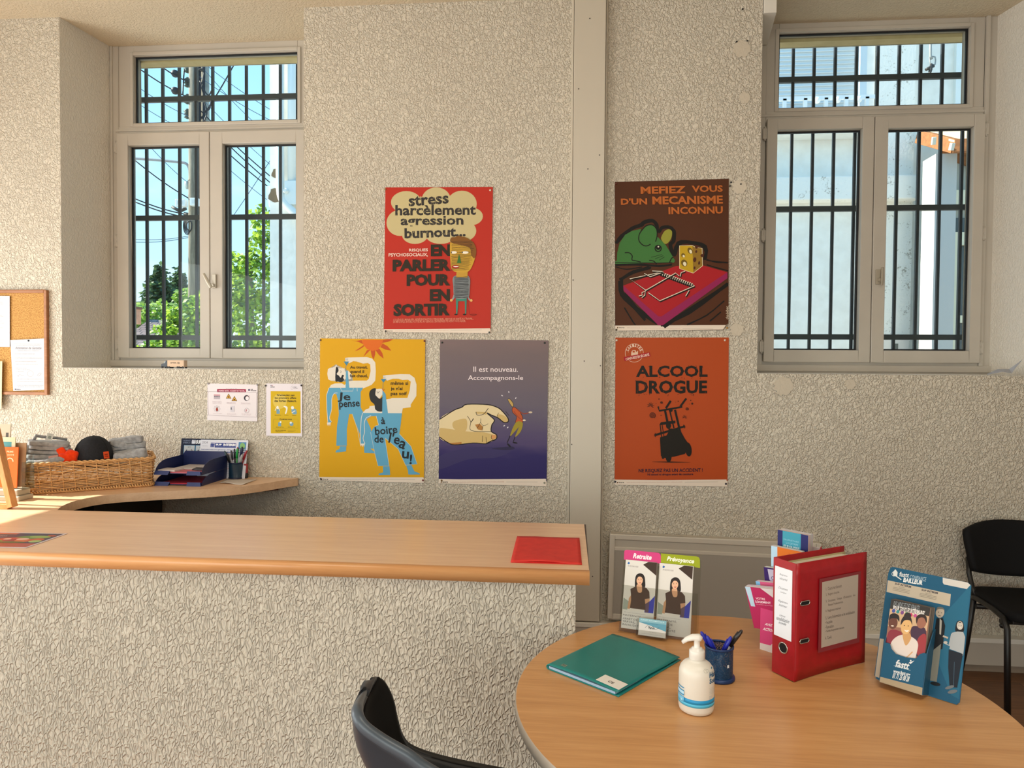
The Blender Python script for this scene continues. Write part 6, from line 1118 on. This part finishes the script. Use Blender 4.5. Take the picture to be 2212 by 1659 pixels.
m.build('front_pocket', CLEAR2, lh); MB().box(.1135, .1195, .002, .21, -.001, .0105).build('divider', CLEAR2, lh); MB().box(0, HW, -.001, .001, -.0015, .014).build('bottom_ledge', CLEAR2, lh)
MB().prism([(.0, .0), (.055, .0), (.05, -.002), (0, -.002)], 0, .002).build('foot', CLEAR2, lh, M=Matrix.Translation((.02, .001, .012)))
m = MB(); m.box(.062, .157, .004, .045, .0118, .0128).box(.062, .0635, -.004, .045, .0118, .040).box(.1555, .157, -.004, .045, .0118, .040).box(.062, .157, -.005, -.0035, .0118, .042).box(.062, .157, -.004, .012, .040, .0415); m.build('card_pocket', CLEAR2, lh)
def card(z, lab, draw, dy=0):
    a = Art([(0, 0), (85, 0), (85, 54), (0, 54)], .083, .05, 1.25, thick=.0008 if draw else .012); a.sheet('#c4c2be')
    if draw: draw(a)
    tag(a.build('business_card', M=HM @ Matrix.Translation((.110, .0225 + dy, z)) @ Matrix.Rotation(R(-8), 4, 'X')), lab, 'card', 'cards in the small pocket')
def cd_(a):
    a.poly([(0, 0), (85, 0), (85, 34), (40, 22), (0, 14)], '#5a90a4'); a.poly([(0, 0), (85, 0), (85, 12), (0, 12)], '#7aa4b0'); a.text('PLANET INFORMATIQUE', 5, 3, 78, 8, '#b8d0d4', .01, res=1); a.text('assistance et dépannage', 10, 13, 60, 16, '#3a6470', .0, res=1)
    a.line([(20, 30), (28, 22), (36, 30), (44, 23), (52, 31), (64, 24)], 1, '#2a4450', True); a.text('Planet', 30, 24, 50, 32, '#24343c', .02, shear=.3); a.text('Tél. 04 00 00', 34, 40, 56, 43, '#8a8a8c', 0, res=1); a.line([(10, 48), (75, 49)], .8, '#a4a4a6')
card(.034, 'front business card with a blue wave in the small clear pocket', cd_); card(.022, 'stack of white cards behind the blue wave business card', None, -.002)
# ---- red lever arch binder
BO = Vector((.5919, -1.9374, TZ)); bd = Vector((.532, -.847, 0)); bn = Vector((.847, .532, 0))
BMX = Matrix((bn, -bd, Vector((0, 0, 1)))).transposed().to_4x4(); BMX.translation = BO     # local x along the covers, y across the spine, z up
REDB = mottled('red_binder_board', (150, 12, 22), (162, 16, 28), 40, .42); BKI = mat((90, 12, 20), .6); METL = mat((200, 198, 192), .25, metal=.9)
bi = thing('lever_arch_binder', (0, 0, 0), 'red lever arch binder standing on the table with a white spine label', 'binder', M=BMX)
BH, BW, BD2 = .318, .0752, .285
MB().box(.0, .003, .0, BW, .002, BH).build('spine', REDB, bi, bevel=.001)
def coverfn(y0, side):
    def f(u, v): return (.002 + (BD2 - .002) * u, y0 + side * .010 * math.sin(PI * u) * (1 - v) ** 2, .0015 + (BH - .002) * v)
    return f
MB().grid(coverfn(.0012, .6), 16, 10).build('front_cover', REDB, bi, solid=.0026); MB().grid(coverfn(BW - .0012, -.0), 12, 6).build('back_cover', REDB, bi, solid=.0026)
MB().box(.03, .245, .012, .05, .01, .305).build('paper_block', mat((206, 200, 178), .7), bi); MB().box(.028, .26, .05, .0515, .008, .309).build('divider_sheet', mat((186, 176, 130), .7), bi)
MB().tube([(.012, .03, .08), (.028, .03, .08), (.04, .034, .08)], .002, 8).build('ring', METL, bi)
a = Art([(313, 490), (450, 537), (442, 1172), (308, 1115)], .058, .19, 1.3, thick=.0008); a.sheet('#cbced4')
for s_, x0, y0, x1, y1 in (('Registre', 350, 562, 412, 596), ('sécurité', 350, 596, 412, 632), ('Document', 342, 682, 416, 718), ('unique', 356, 722, 404, 754), ('Règlement', 340, 803, 416, 842), ('intérieur', 346, 838, 412, 874), ('Livret', 352, 930, 398, 962), ('sensibilisation', 326, 955, 430, 1004), ('incendie', 346, 993, 406, 1032)): a.text(s_, x0, y0 + 8, x1, y1 - 8, '#4a4c54', .0, rot=18)
a.build('spine_label', bi, M=Matrix.Translation((-.0005, BW / 2 + .0015, .2015)) @ Matrix(((0, 0, -1, 0), (-1, 0, 0, 0), (0, 1, 0, 0), (0, 0, 0, 1))))
m = MB(); M_ = Matrix.Translation((-.0005, BW / 2 - .001, .0805)) @ Matrix.Rotation(R(-90), 4, 'Y'); m.lathe([(.0125, 0), (.0155, .0), (.0155, .0015), (.0125, .0015), (.0125, 0)], 32, 0, M_, cap=False); m.build('finger_ring', METL, bi); MB().lathe([(.0126, 0), (.0126, .0006)], 32, 0, M_).build('finger_hole', mat((8, 6, 6), .9), bi)
for z in (.107, .209):
    m = MB(); sl = [(.022 * (1 if k < 8 else -1) * .55 + .0055 * math.cos(R(-90 + 180 * (k % 8) / 7 + (180 if k >= 8 else 0))), .0055 * math.sin(R(-90 + 180 * (k % 8) / 7 + (180 if k >= 8 else 0)))) for k in range(16)]
    Mx = Matrix.Translation((.035, -.0011, z)) @ Matrix.Rotation(R(90), 4, 'X'); P3 = [tuple(Mx @ Vector((x, y, .0012))) for x, y in sl]
    MB().tube(P3, .0012, 8, closed=True).build('ring_slot', METL, bi); MB().prism([(x, y) for x, y in sl], 0.0006, .0012, 0, Mx).build('slot_hole', mat((10, 6, 6), .9), bi)
a = Art([(632, 695), (1084, 603), (1080, 1168), (614, 1284)], .168, .202, 1.15, thick=.0005, rough=.3); a.sheet('#7c3034'); a.poly([(660, 718), (1057, 630), (1053, 1136), (648, 1240)], '#a89c90')
for s_, x0, y0, x1, y1 in (('1.  Charte harcèlement', 700, 722, 876, 776), ('2.  Registre sécurité', 700, 770, 850, 826), ("3.  Document   Unique   d'Evaluation   des", 698, 788, 1030, 872), ('Risques Professionnels', 726, 848, 892, 902), ('4.  Règlement intérieur', 696, 896, 872, 954), ("5.  Livret d'information et de sensibilisation", 694, 912, 1026, 1008), ('• Incendie', 694, 1008, 772, 1042), ('• Evacuation', 694, 1042, 788, 1080), ('• Gestes de premiers secours', 694, 1046, 908, 1118), ('6.  Covid', 692, 1132, 762, 1168)):
    w_ = x1 - x0; ym = (y0 + y1) / 2; a.text(s_, x0, ym - 12, x1, ym + 12, '#4a423c', .0, rot=-12.5)
a.build('contents_sheet', bi, M=Matrix.Translation((.172, -.0028, .166)) @ Matrix.Rotation(R(90), 4, 'X') @ Matrix.Rotation(R(0.0), 4, 'Z'))
# ---- pink leaflet dispenser
PM = Matrix((Vector((.7193, -.6947, 0)), Vector((.6947, .7193, 0)), Vector((0, 0, 1)))).transposed().to_4x4(); PM.translation = Vector((.562, -1.716, TZ))   # x along the front, y to the back
PINK, WHC = mat((196, 60, 104), .5, gain=1.15), mat((206, 200, 200), .5)
pk = thing('leaflet_dispenser', (0, 0, 0), 'pink and white stepped cardboard dispenser behind the red binder', 'leaflet dispenser', M=PM)
PWD, PDP = .102, .165
a = Art([(10, 400), (760, 640), (760, 1880), (25, 1460)], PWD, .124, 1.25, thick=.002); a.sheet('#bc4070'); a.poly([(20, 1300), (240, 1402), (300, 1328), (770, 1560), (765, 1880), (25, 1460)], '#c4bcb8'); a.text('AYEZ LE RÉFLEXE', 105, 850, 600, 925, '#e0d0d4', .03, rot=16); a.text('ACTION LOGEMENT', 65, 1000, 660, 1075, '#e0d0d4', .03, rot=18)
a.build('front_panel', pk, M=Matrix.Translation((PWD / 2, 0, .062)) @ Matrix.Rotation(R(90), 4, 'X'))
sidep = [(0.0, 0), (PDP, 0), (PDP, .30), (.135, .27), (.125, .23), (.092, .225), (.085, .18), (.055, .175), (.045, .13), (.0, .122)]
for x, nm in ((0.001, 'side_panel'), (PWD - .001, 'side_panel')):
    MB().add([(x + dx, y, z) for dx in (-.0012, .0012) for y, z in sidep], [tuple(range(10)), tuple(range(19, 9, -1))] + [(i, (i + 1) % 10, 10 + (i + 1) % 10, 10 + i) for i in range(10)]).build(nm, PINK if x < .05 else mat((160, 30, 50), .5), pk)
MB().box(0, PWD, PDP - .003, PDP, 0, .295).build('back_panel', WHC, pk)
for y, z in ((.042, .13), (.084, .18), (.124, .225)): MB().box(.002, PWD - .002, y, y + .002, 0, z).build('step_panel', PINK, pk)
def bundle(lab, y, z0, z1, c, nn, dx=0, leanb=-7, draw=None, edge=(214, 208, 206), tilt=0):
    t = thing('leaflet_bundle', (0, 0, 0), lab, 'leaflets', group='bundles in the pink dispenser', M=PM @ Matrix.Translation((PWD / 2 + dx, y, z0)) @ Matrix.Rotation(R(tilt), 4, 'Y') @ Matrix.Rotation(R(leanb), 4, 'X')); h_ = z1 - z0
    rr = random.Random(int(z1 * 1000))
    for k in range(nn):
        MB().box(-.048, .048, .0022 * k, .0022 * k + .0016, 0, h_ - .001 * rr.random() - .0006 * k * 0).build('leaf', mat(edge if k % 3 else (rr.randint(170, 226), rr.randint(150, 206), rr.randint(170, 210)), .6), t)
    a = Art([(0, 0), (96, 0), (96, h_ * 1000), (0, h_ * 1000)], .096, h_, 1.25, thick=.0006); a.sheet(c)
    if draw: draw(a)
    a.build('top_leaf', t, M=Matrix.Translation((0, -.0008, h_ / 2)) @ Matrix.Rotation(R(90), 4, 'X'))
def b1(a): a.poly([(0, 0), (18, 0), (20, 60), (6, 60)], '#a8c4d4'); a.text('VOTRE', 28, 30, 58, 37, '#e0c4cc', .02); a.text('LOGEMENT', 24, 40, 74, 47, '#e4ccd4', .03); a.text('à votre portée', 26, 50, 80, 54, '#d8b4c0', 0, res=1); a.poly([(50, 0), (96, 0), (96, 34)], '#c8c4c4')
def b2(a): a.rect(0, 0, 14, 80, '#78b0d8')
def b3(a): a.poly([(12, 4), (36, 4), (40, 40), (28, 48), (16, 36)], '#b0acc0'); a.ring(28, 30, 5, 1.4, '#2c1c58')
def b4(a): a.rect(0, 0, 20, 80, '#a8c8dc'); a.poly([(30, 30), (60, 12), (90, 34), (90, 80), (30, 80)], '#b85a18')
def b5(a): a.rect(0, 0, 16, 130, '#26285c'); a.rect(74, 0, 96, 130, '#26285c'); a.text('PROPRIÉTAIRE', 20, 22, 68, 28, '#8ab8c8', .0, res=1); a.text('LOCATAIRE', 28, 32, 66, 38, '#8ab8c8', .0, res=1); a.text('ET SI ÇA VOUS', 20, 42, 70, 50, '#d0dce0', .03); a.text('PERMETTAIT', 20, 54, 70, 60, '#c0d0d8', .02)
bundle('front leaflet bundle with raspberry cover in the pink dispenser', .012, .06, .189, '#a82c58', 9, -.030, 10, b1, tilt=-9); bundle('leaflet bundle with pale blue edge, second row of the pink dispenser', .046, .07, .197, '#c85a80', 7, -.022, 6, b2, tilt=-8); bundle('leaflet bundle with dark purple cover, third row of the pink dispenser', .068, .08, .233, '#34205c', 7, -.018, 3, b3, tilt=-4)
bundle('orange covered leaflet bundle near the top of the pink dispenser', .090, .10, .293, '#c86c24', 8, -.018, 2, b4); bundle('teal and navy leaflet bundle, topmost in the pink dispenser', .118, .12, .337, '#3c8ca0', 14, -.016, 0, b5)
# ---- blue cardboard display
FM = pose((.8182, -1.8915, TZ + .002), -42.2, 17.5, 0.0); PW2, PH2 = .1956, .2989
fd = thing('cardboard_display', (0, 0, 0), 'blue cardboard display with a leaflet pocket and two printed people', 'leaflet display', M=FM)
a = Art([(212, 447), (868, 580), (752, 1520), (115, 1318)], PW2, PH2, 1.0, thick=.003); TQ = '#1c5472'
cor = [(222, 455), (240, 447), (845, 575), (868, 600), (866, 640), (765, 1505), (740, 1522), (130, 1325), (112, 1295), (205, 500)]
a.sheet(TQ, cor); a.poly([(640, 535), (840, 575), (866, 598), (864, 634), (650, 590), (640, 575)], '#c8c4bc'); a.poly([(203, 556), (704, 668), (695, 765), (194, 650)], '#b8ac98'); a.poly([(148, 1015), (180, 1020), (150, 1315), (118, 1305), (114, 1280)], '#b8ac98'); a.poly([(860, 700), (870, 590), (650, 830), (600, 1200), (700, 1450), (758, 1480)], '#24627e')
a.text('fastt', 294, 492, 372, 530, '#d4d8d8', .02, rot=8); a.text('CONFIANCE', 378, 522, 508, 556, '#b0c4cc', .0, rot=10); a.text('BAILLEUR', 326, 546, 482, 584, '#dce0e0', .04, rot=10)
a.poly([(242, 490), (262, 466), (280, 492), (276, 525), (246, 520)], '#d4dad8'); a.ring(252, 505, 18, 3, '#d4dad8', n=16); a.line([(265, 520), (310, 552)], 8, '#d4dad8')
for x0, y0 in ((240, 585), (452, 635)):
    a.text('SUP INTERIM', x0 + 18, y0 + 4, x0 + 150, y0 + 20, '#3a3640', .03, rot=12); a.text('Agence d emploi', x0 + 50, y0 + 24, x0 + 100, y0 + 34, '#5a5650', 0, rot=12, res=1)
    for k in range(3): a.line([(x0 + 6 - 2 * k, y0 + 26 + 11 * k), (x0 + 140 - 2 * k, y0 + 56 + 11 * k)], 3, '#7a7468')
# man
a.poly([(590, 860), (640, 860), (658, 920), (650, 990), (635, 1100), (600, 1110), (560, 1110), (575, 960)], '#15181c'); a.poly([(615, 860), (632, 880), (625, 990), (612, 985)], '#a8a49a'); a.poly([(562, 1110), (625, 1060), (610, 1200), (590, 1350), (540, 1340)], '#7c7c72'); a.ell(618, 815, 34, 42, '#b4a898', 12); a.poly([(588, 800), (600, 772), (640, 776), (655, 800), (640, 790), (605, 788)], '#6a6860', True); a.ell(606, 812, 4, 3, '#2c2c2c'); a.ell(630, 818, 4, 3, '#2c2c2c'); a.line([(605, 838), (625, 842)], 4, '#5a4c48'); a.ell(580, 1365, 40, 14, '#15181c', 12); a.line([(640, 1000), (680, 1015)], 14, '#b4a898')
# woman
a.poly([(738, 960), (748, 895), (775, 880), (800, 895), (805, 960), (770, 985)], '#1a1c20', True); a.ell(775, 918, 25, 34, '#c0b8ac'); a.poly([(752, 905), (775, 888), (798, 905), (790, 898), (765, 898)], '#1a1c20'); a.ell(766, 915, 3.5, 2.5, '#222222') ; a.ell(785, 918, 3.5, 2.5, '#222222'); a.line([(765, 935), (785, 937)], 4, '#e4e0d8'); a.poly([(710, 975), (755, 965), (800, 970), (818, 1010), (800, 1140), (690, 1100), (705, 1040)], '#a4a8aa', False); a.line([(712, 985), (690, 1075), (650, 1050)], 16, '#a4a8aa'); a.line([(812, 1010), (800, 1130), (745, 1170)], 18, '#a4a8aa', True); a.ell(745, 1170, 22, 14, '#bcb4a8', -20); a.ell(660, 1050, 16, 10, '#bcb4a8'); a.poly([(685, 1105), (795, 1140), (770, 1270), (748, 1395), (690, 1390), (680, 1240)], '#1c222c'); a.line([(728, 1200), (720, 1390)], 5, '#3a5060'); a.ell(690, 1392, 36, 12, '#6a7074', -15); a.ell(712, 1425, 38, 14, '#6a7074', -10)
a.build('back_panel', fd, M=Matrix.Translation((PW2 / 2, PH2 / 2, 0)))
# pocket and leaflets in the panel's own axes
TQM = mat((28, 84, 114), .5, gain=1.0); EDG = mat((170, 150, 126), .7)
px0_, px1_, pzf = .0285, .1285, .050
a = Art([(165, 1068), (492, 1165), (475, 1472), (145, 1358)], px1_ - px0_, .101, 1.0, thick=.0015); a.sheet('#1c5472', [(165, 1068), (205, 1080), (220, 1120), (255, 1158), (330, 1185), (410, 1198), (440, 1165), (470, 1158), (492, 1165), (475, 1440), (148, 1325)])
a.text('fastt', 258, 1212, 366, 1268, '#d8dcdc', .03, rot=15); a.poly([(358, 1225), (400, 1213), (390, 1222), (372, 1238)], '#d8dcdc'); a.ell(372, 1212, 6, 6, '#d8dcdc'); a.line([(245, 1245), (375, 1285)], 2.5, '#a8bcc4'); a.text('www.fastt.org', 242, 1286, 376, 1320, '#d8dcdc', .03, rot=15); a.text('01 71 25 08 28', 240, 1312, 372, 1354, '#d8dcdc', .03, rot=15)
a.poly([(148, 1322), (476, 1418), (474, 1476), (145, 1360)], '#a8987c')
a.build('pocket_front', fd, M=Matrix.Translation(((px0_ + px1_) / 2, .0505, pzf)))
MB().add([(px1_ + .0, y, z) for y, z in ((0, .003), (.165, .003), (.155, .02), (.105, pzf), (0, pzf))], [(0, 1, 2, 3, 4)]).build('pocket_side', TQM, fd, solid=.0022); MB().add([(px0_, y, z) for y, z in ((0, .003), (.165, .003), (.155, .02), (.105, pzf), (0, pzf))], [(0, 1, 2, 3, 4)]).build('pocket_side', TQM, fd, solid=.0022)
MB().box(px0_, px1_, -.001, .001, .002, pzf).build('pocket_base', EDG, fd); MB().box(.05, .13, -.012, .002, -.03, .0).build('stand_strut', EDG, fd)
for k in range(6): 
    lab = ('rearmost', 'second from the back', 'third from the back', 'third from the front', 'second from the front', None)[k]
    if k == 5: break
    a = Art([(0, 0), (92, 0), (92, 224), (0, 224)], .094, .212 + .001 * (k % 2), 1.2, thick=.0062); a.sheet(('#8a8074', '#6a6058', '#7c7268', '#5c544c', '#8c8478')[k]); tag(a.build('leaflet', M=FM @ Matrix.Translation((.0755, .1085 + .0008 * (4 - k), .0045 + .0075 * k))), 'dark edged leaflet in the blue display pocket, ' + lab, 'leaflet', 'leaflets in the blue display')
a = Art([(222, 700), (530, 788), (490, 1170), (185, 1075)], .0895, .122, 1.5, thick=.0015, rough=.3); 
a = Art([(222, 700), (528, 790), (470, 1440), (150, 1320)], .094, .2125, 1.2, thick=.0016, rough=.3); a.sheet('#8a5c48')
a.poly([(222, 700), (528, 790), (520, 850), (212, 770)], '#2c2824'); a.poly([(212, 770), (520, 850), (505, 960), (200, 900)], '#b89a78')
a.text('DES AIDES ET DES SERVICES', 238, 742, 446, 782, '#8c9498', .0, rot=14, res=1); a.text('POUR TOUS LES INTÉRIMAIRES', 236, 768, 488, 822, '#d4d0cc', .03, rot=14, res=1)
for (x, y), c in zip(((243, 790), (276, 798), (310, 808), (345, 820), (378, 830), (412, 838)), ('#3c4a8c', '#2c7c7c', '#6c3c74', '#2c8c5c', '#b03458', '#a8447c')): a.ell(x, y, 13, 14, c)
a.poly([(200, 960), (230, 930), (280, 940), (312, 970), (300, 1070), (188, 1075)], '#7c2430', True); a.ell(240, 880, 36, 46, '#5c3424'); a.poly([(208, 860), (215, 818), (250, 808), (285, 830), (288, 875), (268, 850), (225, 845)], '#1c1210', True); a.ell(236, 902, 12, 5, '#d8c8b8', 10)
a.poly([(380, 940), (440, 920), (500, 960), (492, 1150), (420, 1130)], '#3c2438', True); a.ell(462, 890, 38, 48, '#8c5c48'); a.poly([(425, 900), (420, 850), (455, 830), (498, 850), (502, 900), (480, 860), (440, 860)], '#2a1a14', True); a.poly([(440, 1010), (500, 990), (490, 1160), (430, 1120)], '#8c2c30', True)
a.poly([(228, 1030), (265, 990), (320, 975), (395, 1000), (440, 1050), (430, 1130), (405, 1200), (330, 1190), (250, 1150), (220, 1090)], '#c8bcb4', True); a.poly([(318, 985), (345, 1060), (385, 1005), (365, 960), (330, 960)], '#b88c58', True); a.ell(345, 915, 42, 58, '#c8a068', 8); a.poly([(302, 900), (306, 860), (330, 830), (350, 822), (380, 850), (390, 905), (372, 872), (330, 868)], '#241a18', True); a.ell(352, 836, 28, 26, '#2a1e1c'); a.ell(330, 905, 5, 3.5, '#2c1c14'); a.ell(360, 912, 5, 3.5, '#2c1c14'); a.poly([(328, 938), (345, 944), (366, 944), (350, 958)], '#dcd0c4', True); a.line([(250, 1110), (330, 1160), (400, 1110)], 10, '#c09468', True)
tag(a.build('leaflet', M=FM @ Matrix.Translation((.0755, .108, .0425))), 'front leaflet in the blue display with a smiling woman in white', 'leaflet', 'leaflets in the blue display')
# ---- wall heater behind the table
ht = thing('wall_heater', (.64, 0, .43), 'grey electric panel heater with a mesh grille on the wall', 'heater', M=Matrix.Translation((.205, -.062, .679)) @ Matrix.Rotation(R(1.1), 4, 'Y'))
HTM = mat((206, 199, 186), .45); GRI, n, l, b2 = newmat('perforated_grille'); v = objcoord(n, l); vo = n.new('ShaderNodeTexVoronoi'); vo.inputs['Scale'].default_value = 150; vo.inputs['Randomness'].default_value = 0.0; l.new(v, vo.inputs['Vector']); l.new(ramp(n, l, vo.outputs['Distance'], [(.30, (70, 66, 62)), (.42, (168, 162, 152))]), b2.inputs['Base Color']); b2.inputs['Roughness'].default_value = .6
HL, HHt = 1.10, .46
m = MB(); m.box(0, HL, .0, .058, -HHt, 0).build('casing', mat((190, 183, 170), .5), ht, bevel=.006)
m = MB(); ring_box(m, 0, HL, -HHt, 0, .026, -.006, .004, wt=.030, wb=.03); m.build('front_frame', HTM, ht, bevel=.006)
MB().add([(.026, -.001, -.03), (HL - .026, -.001, -.03), (HL - .026, .02, -.042), (.026, .02, -.042), (HL - .026, -.004, -.072), (.026, -.004, -.072)], [(3, 2, 1, 0), (5, 4, 2, 3)]).build('air_slot', mat((190, 183, 170), .5), ht)
MB().box(.026, HL - .026, -.005, .003, -.088, -.070).build('crossbar', HTM, ht, bevel=.002); MB().box(.026, HL - .026, -.003, .001, -HHt + .03, -.088).build('grille', GRI, ht)
# ================================================================== CHAIRS
BLK = mat((15, 15, 17), .75, spec=.2); BLKP = mat((20, 20, 22), .5); BLKT = mat((14, 14, 15), .4)
vc = thing('visitor_chair', (2.215, -.30, 0), 'black padded visitor chair against the wall at the right', 'chair', rotz=R(-3))
sw = .215
def backfn(side):
    def f(u, v):
        x = (u - .5) * 2; hw = .238 * (1 - .10 * (1 - v)) ; z = .535 + .275 * v; k = abs(x) ** 2.6
        zz = z - (.05 * k if v > .5 else -.03 * k) * abs(v - .5) * 2
        return (x * hw * (1 - .04 * (2 * abs(v - .5)) ** 4), .165 + .045 * (1 - x * x) + .05 * (v - .5) + side, zz)
    return f
MB().grid(backfn(0), 20, 12).build('backrest', BLK, vc, solid=.03, bevel=0)
m = MB(); slab_soft(m, 0, -.03, .455, .225, .215, .028, 3, e=.3, amp=.0); m.build('seat', BLK, vc)
MB().box(-.2, .2, -.2, .15, .415, .432).build('seat_shell', BLKP, vc, bevel=.004)
for s in (-1, 1):
    x = s * .232
    MB().tube([(x, .08, .44), (x + s * .004, .13, .2), (x + s * .01, .185, .0)], .0135, 10, flat=1.0).build('leg', BLKT, vc)
    MB().tube([(x, .1, .435), (x, .06, .452), (x, -.10, .452), (x, -.19, .44), (x + s * .002, -.222, .40), (x + s * .006, -.25, .0)], .0135, 10).build('leg', BLKT, vc)
    MB().tube([(x * .93, .08, .45), (x * .93, .13, .48), (x * .93, .165, .545), (x * .9, .19, .62)], .012, 10).build('back_upright', BLKT, vc)
    MB().ball((x * .96, -.16, .395), .013, 10).build('stacking_stud', BLKT, vc)
MB().tube([(-.232, .06, .41), (.232, .06, .41)], .0125, 10).build('crossbar', BLKT, vc); MB().tube([(-.232, -.16, .415), (.232, -.16, .415)], .0125, 10).build('crossbar', BLKT, vc)
# near chair: curved shell seen almost edge-on
nc = thing('shell_chair', (-.30, -2.27, 0), 'dark curved shell chair with a grey rim in the foreground beside the table', 'chair'); o_ = Vector(nc.location)
cols = [  # from the near rim to the far rim, each from the top of the back down to the seat
    [(-.455, -2.33, .848), (-.442, -2.42, .862), (-.430, -2.462, .862), (-.412, -2.474, .846), (-.373, -2.474, .820), (-.325, -2.474, .795), (-.286, -2.472, .768), (-.20, -2.47, .725), (-.05, -2.46, .66)],
    [(-.460, -2.31, .848), (-.455, -2.37, .825), (-.445, -2.40, .79), (-.430, -2.405, .75), (-.405, -2.41, .71), (-.375, -2.41, .66), (-.33, -2.41, .60), (-.24, -2.40, .53), (-.08, -2.40, .48)],
    [(-.464, -2.28, .845), (-.470, -2.29, .80), (-.468, -2.28, .76), (-.462, -2.27, .71), (-.45, -2.27, .66), (-.43, -2.27, .60), (-.39, -2.27, .53), (-.29, -2.27, .46), (-.09, -2.27, .44)],
    [(-.468, -2.25, .838), (-.474, -2.19, .80), (-.472, -2.16, .76), (-.467, -2.14, .71), (-.458, -2.14, .66), (-.44, -2.14, .60), (-.40, -2.14, .54), (-.30, -2.14, .47), (-.09, -2.14, .46)],
    [(-.472, -2.22, .826), (-.476, -2.15, .79), (-.473, -2.10, .745), (-.465, -2.075, .70), (-.457, -2.07, .655), (-.440, -2.07, .605), (-.405, -2.07, .575), (-.30, -2.08, .555), (-.10, -2.10, .54)]]
def interp(seq, t):
    k = t * (len(seq) - 1); i = min(int(k), len(seq) - 2); f_ = k - i; g = lambda j: Vector(seq[max(0, min(len(seq) - 1, j))])
    a_, b_, c_, d_ = g(i - 1), g(i), g(i + 1), g(i + 2)
    return .5 * (2 * b_ + (c_ - a_) * f_ + (2 * a_ - 5 * b_ + 4 * c_ - d_) * f_ * f_ + (3 * b_ - a_ - 3 * c_ + d_) * f_ ** 3)
def shellfn(u, v): return interp([tuple(interp(c, v)) for c in cols], u) - o_
m = MB(); m.grid(shellfn, 24, 40)
so = m.build('shell', [mat((46, 52, 60), .42, spec=.4)], nc, solid=0); k = so.modifiers.new('thickness', 'SOLIDIFY'); k.thickness = .022; k.offset = 0
def padfn(u, v):
    p = shellfn(.08 + .84 * u, .05 + .93 * v); e_ = 1e-3
    n = (shellfn(.08 + .84 * u + e_, .05 + .93 * v) - p).cross(shellfn(.08 + .84 * u, .05 + .93 * v + e_) - p)
    n = n.normalized() if n.length > 1e-12 else Vector((1, 0, 0))
    if n.dot(Vector((.9, 0, .45))) < 0: n = -n
    return p + n * .013
MB().grid(padfn, 20, 34).build('pad', mat((12, 12, 14), .8, spec=.15), nc, solid=.004)
ed = [shellfn(0, t / 40) for t in range(41)]; MB().tube(ed, [.005 + .0075 * min(1, t / 7) for t in range(41)], 10).build('rim', mat((74, 84, 94), .35), nc)
MB().tube([shellfn(1, t / 40) for t in range(41)], [.005 + .0065 * min(1, t / 7) for t in range(41)], 10).build('rim', mat((20, 22, 24), .5), nc)
for (x, y) in ((.2, -.2), (.2, .2), (-.13, -.2), (-.13, .2)): MB().tube([(x * .7, y * .7, .43), (x, y, 0)], .0125, 10).build('leg', BLKT, nc)
MB().box(-.1, .15, -.15, .15, .42, .432).build('seat_plate', BLKT, nc)
